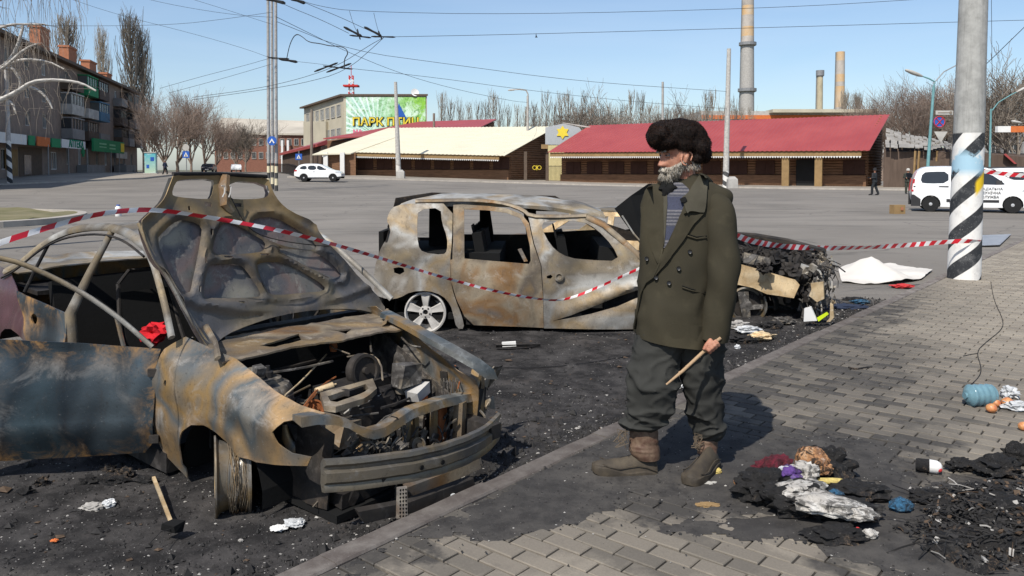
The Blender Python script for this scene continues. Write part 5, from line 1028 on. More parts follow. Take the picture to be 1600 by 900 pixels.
disc('pulley', *Z8(835, 270), .50, .055, .03, 'b_char', parent=eng); disc('tow_disc', *Z8(820, 468), .33, .03, .02, 'b_junk'); disc('fan_motor', *Z8(930, 440), .34, .04, .03, 'b_beam')
for (x, y, z, w_, l_, h_, mt, nm) in ((650, 395, .42, .16, .18, .14, 'b_tan', 'scorched_casting'), (700, 250, .56, .05, .14, .03, 'b_char', 'intake_runner'), (890, 190, .62, .10, .12, .12, 'b_junk', 'reservoir_shell'), (930, 255, .52, .09, .12, .06, 'rim', 'ash_grey_block'), (940, 265, .50, .05, .05, .05, 'orange', 'orange_fragment'), (1015, 365, .36, .03, .14, .22, 'rust', 'rusty_plate'), (1075, 350, .38, .05, .06, .2, 'b_tan', 'tan_bracket'), (1040, 200, .55, .06, .1, .1, 'b_char', 'relay_box'), (1130, 300, .4, .08, .1, .2, 'b_char', 'lamp_frame'), (895, 385, .36, .02, .03, .12, 'b_tanpale', 'pale_hose_stub'), (370, 180, .74, .05, .05, .05, 'b_junk', 'melted_cap'), (345, 190, .7, .09, .1, .03, 'b_junk', 'bent_plate')):
    MB().box(bay(*Z8(x, y), z), (w_, l_, h_), rnd.uniform(-.4, .4), rnd.uniform(-.3, .3), rnd.uniform(-.2, .2), jit=min(w_, l_, h_) * .12).build(nm, M_[mt], eng if mt != 'orange' else c1)
for path, z, r_, mt in (([(462, 265), (520, 215), (600, 130), (632, 90)], .62, .005, 'b_tanpale'), ([(415, 185), (520, 170), (630, 145)], .68, .007, 'b_junk'), ([(760, 50), (765, 110)], .7, .006, 'b_junk'), ([(680, 130), (760, 115), (800, 150), (805, 210)], .66, .005, 'b_tan'), ([(600, 240), (560, 270), (530, 300), (520, 320)], .55, .006, 'rust'), ([(640, 200), (600, 225), (560, 260), (525, 310)], .57, .006, 'rust'), ([(470, 270), (550, 230)], .6, .005, 'b_beam'), ([(800, 310), (870, 290), (950, 250)], .5, .008, 'b_char'), ([(1060, 160), (1080, 200), (1070, 240)], .56, .004, 'rust'), ([(870, 60), (900, 90), (940, 95)], .72, .006, 'b_junk'), ([(690, 120), (610, 90), (640, 60)], .7, .004, 'b_tan')):
    MB().tube([bay(*Z8(x, y), z) for x, y in chaikin(path, 1, False)], r_, 5).build('bare_cable', M_[mt], c1)
c_ = bay(*Z8(632, 110), .66); MB().lathe([(.02, 0), (.025, .03), (.02, .05), (.024, .06), (.018, .09), (0, .095)], 10, Matrix.Translation(c_)).build('rusty_fitting', M_['rust'], c1)
rj = random.Random(3); m = MB()
for k in range(190):
    x, y = rj.uniform(-.28, .46), rj.uniform(-.52, .42); z = rj.uniform(.16, .47 - .12 * max(0, x))
    if y > .40 - .27 * (x + .3): continue
    if rj.random() < .5: m.box((x, y, z), (rj.uniform(.01, .07), rj.uniform(.01, .07), rj.uniform(.01, .06)), rj.random() * 3, rj.random() * 3, rj.random() * 3, .006)
    else:
        p = Vector((x, y, z)); d_ = Vector((rj.gauss(0, .06), rj.gauss(0, .07), rj.gauss(0, .03))); m.tube([p, p + d_ + Vector((0, 0, .02)), p + d_ * 1.8], rj.uniform(.003, .009), 4)
m.build('bay_wreckage', M_['b_junk'], c1, kind='stuff')
m = MB()
for k in range(120):
    y = rj.uniform(-.5, .45); x = .60 - .12 * (y / .6) ** 2 + rj.gauss(0, .03); z = rj.uniform(.18, .45)
    p = Vector((x, y, z)); d_ = Vector((rj.gauss(0, .02), rj.gauss(0, .05), rj.gauss(0, .05)))
    if k % 3: m.tube([p, p + d_, p + d_ * 1.6 + Vector((0, 0, -.03))], rj.uniform(.002, .007), 4)
    else: m.box(p, (.015, rj.uniform(.02, .08), rj.uniform(.01, .07)), rj.random(), rj.random() * 3, rj.random(), .005)
m.build('front_wreckage', M_['b_junk'], c1, kind='stuff')
def cyl(name, px, py, z, r_, h_, mt, ax=(0, 0, 1), ribs=0, hub=None):
    c_ = bay(px, py, z); pr = [(0, -h_ / 2)] + [(r_ * (1 + (.12 if ribs and k % 2 else 0)), -h_ / 2 + h_ * k / max(1, ribs * 2)) for k in range(max(2, ribs * 2 + 1))] + [(r_ * .8, h_ / 2 + .004), (r_ * .3, h_ / 2 + .006), (r_ * .28, h_ / 2 + .02), (0, h_ / 2 + .02)]
    if not ribs: pr[1:3] = [(r_, -h_ / 2), (r_, h_ / 2)]
    return MB().lathe(pr, 18, Matrix.Translation(c_) @ Vector(ax).to_track_quat('Z', 'Y').to_matrix().to_4x4()).build(name, M_[mt], c1, 40)
cyl('alternator', *Z8(835, 275), .47, .055, .10, 'b_char', (1, -.2, .3), 4); cyl('starter', *Z8(700, 300), .44, .035, .14, 'b_junk', (.2, 1, 0), 3); cyl('filter_can', *Z8(640, 330), .44, .035, .08, 'b_char', (.6, 0, 1)); cyl('pump_body', *Z8(875, 230), .55, .04, .09, 'b_junk', (0, .2, 1), 2)
cyl('compressor', *Z8(640, 400), .38, .06, .12, 'b_tan', (.3, 1, .1), 3); cyl('fan_hub', *Z8(820, 465), .30, .032, .05, 'b_beam', (1, -.3, .2)); cyl('hose_stub', *Z8(700, 395), .40, .022, .07, 'b_ash', (.5, .3, .6)); cyl('ignition_coil', *Z8(600, 240), .57, .018, .10, 'b_tanpale', (.3, 1, .2))
for k in range(4): cyl('inlet_pipe', *Z8(668 + 38 * k, 308 - 12 * k), .49, .016, .12, 'b_char' if k % 2 else 'b_junk', (.9, -.1, .7)); cyl('bright_stud', *Z8(680 + 34 * k, 322 - 16 * k), .50, .005, .05, 'rim', (.8, 0, .6))
for k in range(16): x = 1010 + k * 3.5; MB().tube([bay(*Z8(x, 205 + k % 3 * 6), .58), bay(*Z8(x + rj.uniform(-3, 3), 255 + k % 4 * 5), .50)], .003, 4).build('melted_fin', M_['b_junk'], c1)
# radiator support bar
rb_ = [(505, 348, .60), (560, 338, .60), (620, 340, .60), (670, 352, .59), (720, 382, .56), (762, 392, .55), (800, 382, .55), (850, 350, .57), (900, 318, .58), (1000, 284, .58), (1070, 270, .58), (1112, 262, .58), (1125, 225, .60), (1135, 185, .62)]
pt_ = [L.hit(*Z8(x, y), (.64 - .08 * abs(i - 6) / 6, 0, 0), (1, 0, 0)) for i, (x, y, z) in enumerate(rb_)]
m = MB(); m.rings([[p + Vector((-.035, 0, -.012)), p + Vector((-.035, 0, .014)), p + Vector((.025, 0, .012)), p + Vector((.034, 0, -.032))] for p in pt_]); m.build('radiator_support', M_['b_fender'], c1, 40)
for x, y0, y1 in ((918, 340, 460), (890, 350, 430), (1150, 190, 330), (985, 300, 430)):
    a_ = L.hit(*Z8(x, y0), (.56, 0, 0), (1, 0, 0)); b_ = L.hit(*Z8(x, y1), (.58, 0, 0), (1, 0, 0)); MB().box((a_ + b_) / 2, (.03, .03, (a_ - b_).length)).build('upright', M_['b_beam'], c1)
rg = [L.hit(*Z8(x, y), (.55, 0, 0), (1, 0, 0)) for x, y in ((720, 395), (750, 430), (745, 460), (715, 485), (665, 505))]; MB().tube(rg, .016, 6, flat=.5).build('lamp_arc', M_['b_beam'], c1)
# crumpled far corner
for k in range(10):
    a_ = L.hit(*Z8(rj.uniform(1120, 1230), rj.uniform(180, 330)), (.45, 0, 0), (1, 0, 0)); pl_ = [a_ + Vector((rj.gauss(0, .03), rj.gauss(0, .035), rj.gauss(0, .06))) for _ in range(4)]
    MB().hexa(pl_, [p + Vector((.006, .004, 0)) for p in pl_]).build('torn_sheet', M_['b_junk' if k % 2 else 'b_ash'], c1)
# bumper beam
m = MB(); rs = []
for k in range(25):
    y = -.735 + 1.255 * k / 24; x = .86 - .20 * ((y + .10) / .66) ** 2; zc = .395 - .085 * k / 24; a = .012 * math.sin(k)
    prof = [(.0, .075), (.02, .07), (.025, .05), (.008, .035), (.008, .022), (.03, .012), (.03, -.03), (.012, -.045), (.02, -.06), (.02, -.078), (.0, -.08), (-.012, -.04), (-.01, .0), (-.014, .05)]
    rs.append([(x + u + .004 * fbm(k, v, 0, .5), y, zc + v + .003 * fbm(k, 3, 1, .4)) for u, v in prof])
bmp = m.rings(rs).build('bumper_beam', M_['b_beam'], c1, 35)
for y in (-.30, -.17, .44): MB().lathe([(0, 0), (.013, 0), (.013, .004), (0, .004)], 8, Matrix.Translation((.893 - .2 * ((y + .1) / .66) ** 2, y, .395 - .085 * (y + .8) / 1.32 - .01)) @ Matrix.Rotation(R(90), 4, 'Y')).build('hole', M_['soot_blk'], bmp)
for y in (-.45, .35): MB().box((.66, y, .34), (.3, .08, .08)).build('crash_box', M_['b_char'], c1)
MB().box((.55, -.05, .19), (.10, 1.0, .07), jit=.01).build('crossmember', M_['b_char'], c1)
c_ = G(537, 800) ; lo = L.I @ Vector((c_.x, c_.y, .02)); MB().blob(lo, (.18, .16, .16), 3, .12, 2, 3).build('charred_horn', M_['b_char'], c1)
def perf(): 
    p = [L.I @ v for v in (P(622, 762, 3.62), P(636, 760, 3.62), P(637, 810, 3.6), P(621, 810, 3.6))]; return p
pp = perf(); br = MB().hexa(pp, [p + Vector((-.01, 0, 0)) for p in pp]).build('perforated_bracket', M_['b_tan'], c1); m = MB()
for i in range(3):
    for j in range(8): q = pp[0].lerp(pp[1], .2 + .3 * i).lerp(pp[3].lerp(pp[2], .2 + .3 * i), .08 + .12 * j); m.lathe([(0, 0), (.005, 0), (.005, .003), (0, .003)], 6, Matrix.Translation(q + Vector((.003, 0, 0))) @ Matrix.Rotation(R(90), 4, 'Y'))
m.build('perforations', M_['soot_blk'], br, kind='stuff')
for q_, nm, mt, Yq in (([(636, 762), (700, 738), (748, 716), (752, 732), (700, 756), (640, 780)], 'lower_plate', 'b_tan', 3.9), ([(560, 800), (640, 785), (740, 748), (742, 758), (650, 800), (570, 818)], 'lower_rail', 'b_char', 3.75)):
    p = [L.I @ P(x, y, Yq + (x - 640) * .003) for x, y in q_]; MB().hexa(p, [v + Vector((-.03, 0, .01)) for v in p]).build(nm, M_[mt], c1)
# front wheel, steered: bare rim with the wires of the burnt tyre
WC = L.I @ P(362, 742, 3.93); wh = link('front_wheel', MB().lathe([(.185, -.085), (.20, -.085), (.20, -.075), (.178, -.06), (.165, -.03), (.165, .03), (.178, .06), (.20, .072), (.20, .08), (.185, .08), (.17, .05), (.06, .045), (.0, .045)], 40).mesh('front_wheel', M_['b_beam'], 35), c1)
ax = (L.I.to_3x3() @ Vector((-.93, -.36, .0))).normalized(); wh.matrix_local = Matrix.Translation(WC) @ ax.to_track_quat('Z', 'Y').to_matrix().to_4x4()
m = MB()
for k in range(46):
    z0 = rj.uniform(-.075, .02); rr = rj.uniform(.178, .197); a0 = rj.random() * 6.28; m.tube([(rr * math.cos(a0 + t_) , rr * math.sin(a0 + t_), z0 + .01 * math.sin(3 * t_ + k)) for t_ in lin(0, rj.uniform(1.5, 5), 12)], .0015, 3)
m.build('tyre_wires', M_['b_tan'], wh, kind='stuff')
MB().lathe([(.0, .0), (.15, .0), (.15, -.02), (0, -.02)], 30).build('brake_disc', M_['rust'], wh)
wr = link('rear_wheel', wh.data, c1); wr.matrix_local = Matrix.Translation((-2.52, -.70, .20)) @ Matrix.Rotation(R(90), 4, 'X')
for y in (.72,):
    for x, y in ((-2.52, .72), (0, .30)): w2 = link('wheel', wh.data, c1); w2.matrix_local = Matrix.Translation((x, y, .20)) @ Matrix.Rotation(R(-90), 4, 'X')
# rear half: quarter panels, rear doors, roof, pillars, interior
ra = [(-2.52 + .36 * math.cos(a), .24 + .33 * math.sin(a)) for a in lin(math.pi, 0, 10)]
qo = [(-3.35, .35), (-2.95, .16)] + ra + [(-2.13, .12), (-2.08, .30), (-2.30, .68), (-2.50, .84), (-2.78, .95), (-3.30, .93), (-3.38, .6)]
for nm, f, mt in (('rear_quarter', near1, 'b_purple'), ('rear_quarter', far1, 'b_fender')): panel(nm, qo, f, M_[mt], c1, step=.06, thick=.006)
rdo = [(-1.66, .14), (-1.66, .80), (-2.46, .84), (-2.30, .68), (-2.10, .30), (-2.12, .14)]
rdn = panel('rear_door', rdo, lambda u, v: (u, near1(u, v)[1] - .02, v), M_['b_door'], c1, [[(-2.13 + .045 * math.cos(a), .70 + .035 * math.sin(a)) for a in lin(0, 5.6, 9)]], step=.04)
panel('rear_door', rdo, far1, M_['b_fender'], c1, step=.08); panel('far_front_door', [(-.66, .14), (-.66, .79), (-1.63, .8), (-1.63, .14)], far1, M_['b_fender'], c1, step=.08)
rail = [(-2.80, .93), (-2.62, 1.0), (-2.40, 1.16), (-2.1, 1.275), (-1.66, 1.335), (-1.35, 1.32), (-1.05, 1.25), (-.72, 1.02), (-.50, .84)]
yr = lambda z: hw1(-1, z)
for s_ in (-1, 1):
    f = lambda x, z, s_=s_: Vector((x, s_ * hw1(x, z), z))
    MB().tube([f(x, z) for x, z in chaikin(rail, 2, False)], [.03 if x < -1.1 else .02 for x, z in chaikin(rail, 2, False)], 8, flat=.7).build('roof_rail', M_['b_ash'], c1, 60)
    MB().tube([f(x, z - .045) + Vector((0, s_ * .012, 0)) for x, z in chaikin(rail[:7], 2, False)], .008, 5).build('door_seal_channel', M_['b_char'], c1, 60)
    MB().tube([f(-1.55, 1.31), f(-1.62, 1.05), f(-1.66, .8), f(-1.66, .15)], [.02, .024, .034, .05], 8, flat=.6).build('centre_pillar', M_['b_ash'], c1, 60)
    MB().tube([f(-2.32, 1.17), f(-2.36, 1.0), f(-2.38, .84)], .012, 6).build('window_divider', M_['b_char'], c1, 60)
    MB().box((-1.35, s_ * .74, .13), (1.55, .09, .11)).build('sill', M_['b_char'], c1)
rt = [(x, z) for x, z in chaikin([(-2.62, .99), (-2.40, 1.16), (-2.1, 1.275), (-1.66, 1.335), (-1.30, 1.31), (-1.1, 1.265)], 2, False)]
rs = []
for x, z in rt: w_ = hw1(x, z) - .01; rs.append([(x, w_ * t_, z + .035 * (1 - t_ * t_) + .012 * fbm(x, t_, 0, 4)) for t_ in lin(-1, 1, 14)] + [(x, w_ * t_, z + .02 * (1 - t_ * t_) - .012) for t_ in lin(1, -1, 14)])
cutr = [r_ for r_ in rs if r_[0][0] > -2.2]; MB().rings(cutr).build('roof', M_['b_ash'], c1, 60)
panel('boot_lid', [(-2.80, -.68), (-3.36, -.66), (-3.42, 0), (-3.36, .66), (-2.80, .68)], lambda u, v: (u, v, .94 - .03 * (v / .7) ** 2 + .01 * fbm(u, v, 0, 4)), M_['b_ash'], c1, step=.08)
MB().box((-3.38, 0, .62), (.05, 1.3, .6)).build('rear_panel', M_['b_fender'], c1)
MB().box((-2.0, 0, .16), (2.7, 1.45, .05)).build('floor', M_['soot_blk'], c1); MB().box((-2.72, 0, .80), (.45, 1.35, .03)).build('parcel_shelf', M_['b_char'], c1)
for y in (-.36, .36):
    m = MB(); s0 = thing('s', None, None) if False else None
    for dy in (-.2, .2): m.tube([(-1.35, y + dy, .35), (-1.55, y + dy, .65), (-1.66, y + dy * .8, .95)], .014, 6)
    m.tube([(-1.66, y - .16, .95), (-1.68, y - .08, 1.03), (-1.68, y + .08, 1.03), (-1.66, y + .16, .95)], .012, 6)
    sf = m.build('front_seat_frame', M_['b_char'], c1); MB().box((-1.56, y, .66), (.03, .34, .5), 0, 0, R(-20)).box((-1.15, y, .35), (.45, .4, .04)).build('seat_springs', M_['soot_blk'], sf)
MB().box((-2.35, 0, .62), (.06, 1.25, .55), 0, 0, R(-15)).build('rear_seat_back', M_['soot_blk'], c1)
MB().box((-.70, .1, .70), (.12, 1.2, .12), jit=.02).build('dashboard_beam', M_['b_char'], c1)
sw = MB().tube([(-.92 + .06 * math.sin(a), .36 + .17 * math.cos(a), .78 + .16 * math.sin(a)) for a in lin(0, 2 * math.pi, 20)], .010, 6).build('steering_ring', M_['b_char'], c1)
# open front door: its own frame, x runs from the hinge outwards
hinge = L.M @ Vector((-.645, -.80, 0)); DA = math.pi + R(8)
D = Pose(hinge.x, hinge.y, DA, 0, L.M.translation.z + .08 - .0)
do = D.side([(252, 545), (246, 570), (245, 620), (240, 690), (225, 708), (130, 715), (0, 722)], 0); xe = 1.04
do = do + [(xe - .03, do[-1][1] - .0), (xe, do[-1][1] + .15), (xe, D.side([(0, 529)], 0)[0][1] + .01)] + D.side([(0, 530), (130, 536)], 0)
zt, zb = do[0][1], do[-5][1]
def doorf(u, v):
    h = (v - zb) / (zt - zb); return (u, -(-.035 * math.sin(math.pi * min(1, max(0, h))) - .012 * math.exp(-((h - .30) / .07) ** 2) + .03 * max(0, .2 - h) / .2) + .006 * fbm(u, v, 2, 2.5), v)
dr = panel('front_door', do, doorf, M_['b_door'], None, [[(.895, .56), (.945, .55), (.955, .60), (.945, .625), (.895, .625)]], step=.03, thick=.007)
dr.parent = c1; dr.matrix_local = L.I @ D.M
MB().box((.925, -.005, .585), (.07, .008, .075)).box((.93, .01, .585), (.03, .02, .012)).build('handle_cavity', M_['b_tanpale'], dr)
fpts = D.side([(238, 542), (205, 513), (177, 490), (133, 460), (83, 433), (33, 411), (0, 403), (-60, 392)], 0); fpts += [(fpts[-1][0] + .25, fpts[-1][1] - .02), (xe - .02, zt + .05), (xe - .02, zt)]
fpts = [p for p in fpts if p[0] <= xe + .01] + [(xe, fpts[7][1] - .04), (xe, zt)]
MB().tube([(x, -.0, z) for i, (x, z) in enumerate(chaikin(fpts, 1, False))], .017, 8, flat=.7).build('window_frame', M_['b_ash'], dr, 60)
q = D.side([(180, 492), (192, 541)], 0); MB().tube([(x, -.01, z) for x, z in q], .012, 6).build('frame_post', M_['b_fender'], dr)
MB().box((xe / 2, -.06, (zt + zb) / 2), (xe - .08, .02, (zt - zb) - .08)).build('inner_panel', M_['b_char'], dr)
for zz in (zb + .1, zt - .12): MB().box((.0, .03, zz), (.05, .04, .04)).build('door_hinge', M_['b_char'], dr)
rcp = L.hit(243, 520, (0, -.62, 0), (0, 1, 0)); rc = MB().blob(rcp, (.2, .13, .11), 5, .45, 3, 2.2).build('red_cloth', M_['redcloth']); rc.matrix_world = L.M; tag(rc, 'crumpled bright red cloth inside the open front door of the nearest car', 'cloth'); rc.rotation_euler = rc.rotation_euler
# ---------------------------------------------------------------- tall estate car side on
RP = Pose(-.90, 9.02, -.035, 0, -.02)
c2 = car_empty('burnt_estate_car', 'tall burnt estate car standing side on behind the tape, rear wheel still fitted', RP)
def Z1(pts): return [(560 + x / 3.461, 290 + y / 3.461) for x, y in pts]
def S1(pts): return RP.side(Z1(pts), -.80)
def hw2(x, z): return .82 - max(0, z - .88) * .26 - .05 * max(0, .3 - z) - .10 * max(0, (x - 1.7) / 1.0) ** 2 - .05 * max(0, (-.45 - x) / .3) ** 2
def n2(u, v): return (u, -hw2(u, v) + dent(u, v, 2.4, .014), v)
def f2(u, v): return (u, hw2(u, v) + dent(u, v, 2.4, .012, 5), v)
qo = S1([(90, 590), (84, 490), (100, 400), (125, 330), (165, 270), (168, 225), (146, 190), (160, 140), (190, 110), (300, 96), (505, 100), (506, 310), (497, 400), (500, 520), (520, 600), (560, 700), (575, 775), (530, 770), (515, 700), (500, 645), (455, 592), (375, 566), (285, 572), (225, 606), (165, 615)])
w1 = chaikin(S1([(320, 130), (440, 122), (447, 200), (480, 280), (482, 350), (460, 374), (350, 362), (322, 320), (312, 200)]), 1)
fh = S1([(190 + 30, 440), (245, 445), (250, 465), (225, 480), (195, 470), (192, 445)])
panel('rear_quarter', chaikin(qo, 1), n2, M_['b_ash'], c2, [w1, fh], step=.04, thick=.008)
rd2 = S1([(508, 106), (562, 104), (700, 112), (800, 126), (880, 156), (922, 205), (945, 310), (985, 425), (998, 600), (1002, 768), (625, 752), (575, 705), (530, 610), (503, 520), (498, 400), (510, 396), (512, 310)])
w2 = chaikin(S1([(568, 130), (700, 136), (800, 150), (875, 178), (905, 230), (928, 330), (932, 405), (922, 422), (750, 408), (575, 393)]), 0)
panel('rear_side_door', rd2, lambda u, v: (u, n2(u, v)[1] - .006, v), M_['b_tan'], c2, [w2], step=.04, thick=.008)
fd2 = S1([(918, 170), (980, 178), (1235, 178), (1330, 225), (1430, 310), (1525, 405), (1580, 425), (1580, 780), (1002, 772), (1000, 600), (990, 430), (950, 310), (928, 210)])
w3 = chaikin(S1([(985, 202), (1050, 193), (1210, 193), (1290, 236), (1375, 325), (1412, 408), (1250, 402), (1140, 390), (1065, 350), (1012, 280)]), 1)
gash = S1([(1045, 733), (1150, 700), (1300, 640), (1400, 600), (1505, 568), (1580, 555), (1580, 590), (1505, 612), (1400, 655), (1250, 695), (1120, 722)])
hn = S1([(1018, 488), (1040, 480), (1050, 490), (1040, 502), (1020, 500)])
gx0, gx1 = gash[0][0], gash[4][0]
def fdo(u, v):
    x, y, z = n2(u, v); gz_ = np.interp(u, [gx0, gx1], [gash[0][1], gash[4][1]]); k = max(0, min(1, (u - gx0) / (gx1 - gx0)))
    return (x, y - .06 * k * math.exp(-((v - gz_ - .05) / .06) ** 2) + .05 * k * math.exp(-((v - gz_ + .05) / .07) ** 2), z)
panel('front_door', fd2, fdo, M_['b_ash'], c2, [w3, gash, hn], step=.035, thick=.008)
MB().lathe([(.045, 0), (.05, .015), (.03, .02), (.02, .005)], 14, Matrix.Translation((S1([(1085, 490)])[0][0], -.83, S1([(1085, 490)])[0][1])) @ Matrix.Rotation(R(90), 4, 'X')).build('door_handle', M_['b_ash'], c2)
xf = fd2[6][0]
ff2 = [(xf + .01, .22), (xf + .01, .88), (xf + .2, .86), (2.9, .72), (3.0, .45), (2.92, .3), (2.85, .42), (2.62, .5), (2.38, .42), (2.3, .2)]
panel('front_fender', ff2, n2, M_['b_tan'], c2, step=.07)
panel('far_side', chaikin([(-.62, .2), (-.68, .9), (-.55, 1.35), (-.1, 1.42), (1.4, 1.38), (2.0, 1.05), (2.9, .75), (2.9, .2)], 0), f2, M_['b_char'], c2, [[(-.38, .86), (-.38, 1.26), (-.05, 1.28), (.03, .86)], [(.27, .90), (.22, 1.30), (1.0, 1.29), (1.05, .90)], [(1.17, .92), (1.17, 1.26), (1.5, 1.22), (1.9, .96)]], step=.06)
top = chaikin(S1([(150, 185), (165, 140), (190, 108), (300, 82), (420, 66), (560, 60), (900, 72), (1060, 88), (1200, 112), (1345, 165)]), 1, False)
rs = []
for i, (x, z) in enumerate(top):
    w_ = hw2(x, z) - .01; z = max(z, .9); rs.append([(x, w_ * t_, z - .05 * t_ ** 4 + .03 * (1 - t_ * t_) - .015 + .016 * fbm(x, t_, 0, 3.2)) for t_ in lin(-1, 1, 20)] + [(x, w_ * t_ * .98, z - .05 * t_ ** 4 + .02 * (1 - t_ * t_) - .05) for t_ in lin(1, -1, 20)])
MB().rings(rs).build('roof', M_['b_ash'], c2, 50)
for s_ in (-1, 1):
    tl_ = S1([(300, 92), (560, 86), (700, 92), (800, 106), (890, 140), (925, 172), (1060, 176), (1235, 170)]); MB().tube([(x, s_ * (hw2(x, z) - .004), z + .01) for x, z in chaikin(tl_, 1, False)], .026, 7, flat=.7).build('roof_rail', M_['b_tan'], c2, 60)
    ap = S1([(1235, 172), (1330, 215), (1430, 300), (1540, 400)]); MB().tube([(x, s_ * (hw2(x, z) - .01), z) for x, z in ap], .035, 8, flat=.7).build('windscreen_pillar', M_['b_tan'], c2, 60)
MB().tube([(RP.side(Z1([(1235, 172)]), -.8)[0][0], y, 1.19 + .03 * (1 - (y / .7) ** 2)) for y in lin(-.7, .7, 8)], .03, 6).build('windscreen_header', M_['b_char'], c2)
MB().box((1.1, 0, .17), (3.6, 1.5, .06)).build('floor', M_['soot_blk'], c2)
MB().box((1.05, -.75, .15), (1.2, .05, .12)).build('sill', M_['b_char'], c2)
MB().box((-.45, 0, .6), (.05, 1.4, .9)).build('tail_inner', M_['soot_blk'], c2)
for x, y, h_ in ((.62, -.4, .98), (.62, .1, .95), (.62, .5, .95), (1.5, -.4, .93), (1.5, .4, .93)):
    MB().box((x, y, h_ / 2 + .12), (.10, .42, h_ - .12), 0, 0, R(-10)).tube([(x - .1, y - .12, h_), (x - .13, y - .1, h_ + .12), (x - .13, y + .1, h_ + .12), (x - .1, y + .12, h_)], .012, 6).build('seat_frame', M_['soot_blk'], c2)
MB().box((.25, 0, .58), (1.1, 1.45, .5)).build('seat_remains', M_['soot_blk'], c2)
MB().box((1.95, 0, .78), (.25, 1.4, .22), jit=.03).build('dashboard_remains', M_['soot_blk'], c2)
a_ = S1([(860, 350), (880, 345), (915, 415), (895, 418)]); MB().hexa([(x, -.70, z) for x, z in a_], [(x, -.68, z) for x, z in a_]).build('hanging_bracket', M_['b_tan'], c2)
a_ = S1([(600, 135), (660, 138), (685, 310), (690, 400), (600, 400)]); MB().hexa([(x, .60, z) for x, z in a_], [(x, .66, z) for x, z in a_]).build('far_pillar', M_['soot_blk'], c2)
a_ = S1([(318, 125), (440, 120), (450, 210), (490, 290), (485, 390), (315, 380)]); MB().hexa([(x, .1, z) for x, z in a_], [(x, .2, z) for x, z in a_]).build('luggage_wall', M_['soot_blk'], c2)
MB().box((2.35, 0, .45), (.9, 1.3, .5), jit=.05).build('engine_remains', M_['b_char'], c2)
tg = S1([(90, 480), (110, 385), (150, 290), (165, 235), (158, 300), (130, 390), (112, 480)]); MB().hexa([(x, -.80, z) for x, z in tg], [(x - .02, -.5, z) for x, z in tg]).build('tail_lamp_recess', M_['b_char'], c2)
# wheel with five broad spokes
def alloy(parent, M, R_=.218, mt='rim'):
    m = MB().lathe([(R_ * .98, -.09), (R_, -.08), (R_, .045), (R_ * .93, .05), (R_ * .87, .03), (R_ * .85, -.06)], 40); w_ = m.build('wheel', M_[mt], parent, 35); w_.matrix_local = M
    for k in range(5):
        a = 2 * math.pi * k / 5 + .3; rs = []
        for r_, hw_, z in ((.05, .026, .02), (.10, .034, .035), (.15, .045, .038), (R_ * .88, .058, .036)):
            rs.append([Vector((r_ * math.cos(a) - s_ * hw_ * math.sin(a), r_ * math.sin(a) + s_ * hw_ * math.cos(a), z - d_)) for s_, d_ in ((-1, .025), (-.8, .0), (0, .008), (.8, .0), (1, .025), (0, .04))])
        MB().rings(rs).build('spoke', M_[mt], w_, 40)
    MB().lathe([(.07, -.02), (.068, .022), (.03, .03), (.026, .01), (0, .01)], 20).build('hub', M_[mt], w_, 40); MB().lathe([(0, 0), (.022, 0), (.022, .014), (0, .014)], 12).build('centre_hole', M_['soot_blk'], w_)
    for k in range(5): a = 2 * math.pi * (k + .5) / 5 + .3; MB().lathe([(0, .02), (.009, .02), (.009, .032), (0, .032)], 8, Matrix.Translation((.048 * math.cos(a), .048 * math.sin(a), 0))).build('wheel_nut', M_['b_char'], w_)
    MB().lathe([(0, -.05), (.14, -.05), (.14, -.06), (0, -.06)], 24).build('brake_disc', M_['b_char'], w_); return w_
wc = RP.side([(664, 489)], -.80)[0]; alloy(c2, Matrix.Translation((wc[0], -.74, wc[1])) @ Matrix.Rotation(R(90), 4, 'X'))
MB().lathe([(.19, -.1), (.30, -.06), (.31, .0), (.25, .02), (.23, -.0)], 24, Matrix.Translation((wc[0] + .09, -.62, wc[1] - .02)) @ Matrix.Rotation(R(90), 4, 'X')).build('charred_tyre', M_['soot_blk'], c2)
m = MB(); m.rings([[(wc[0] + .33 * math.cos(a), y, wc[1] + .02 + .32 * math.sin(a)) for a in lin(-.1, math.pi + .1, 14)] for y in (-.78, -.45)], False, False); m.build('wheel_well', M_['soot_blk'], c2)
MB().box((wc[0], -.46, .35), (.8, .03, .6)).build('wheel_well_wall', M_['soot_blk'], c2)
w4 = alloy(c2, Matrix.Translation((2.62, -.72, .2)) @ Matrix.Rotation(R(90), 4, 'X')); 
hb = [RP.I @ v for v in (P(960, 326, 8.7), P(985, 306, 8.8), P(1013, 287, 9.0), P(1115, 292, 9.9), P(1118, 372, 9.8), P(1008, 392, 8.75), P(985, 358, 8.7))]
MB().hexa(hb, [p + Vector((.04, .06, .0)) for p in hb]).build('hood', M_['soot_blk'], c2)
q = [P(972, 337, 8.66), P(990, 365, 8.66), P(1008, 386, 8.7)]; MB().tube([RP.I @ v for v in q], .01, 6).build('hood_edge', M_['b_ash'], c2)
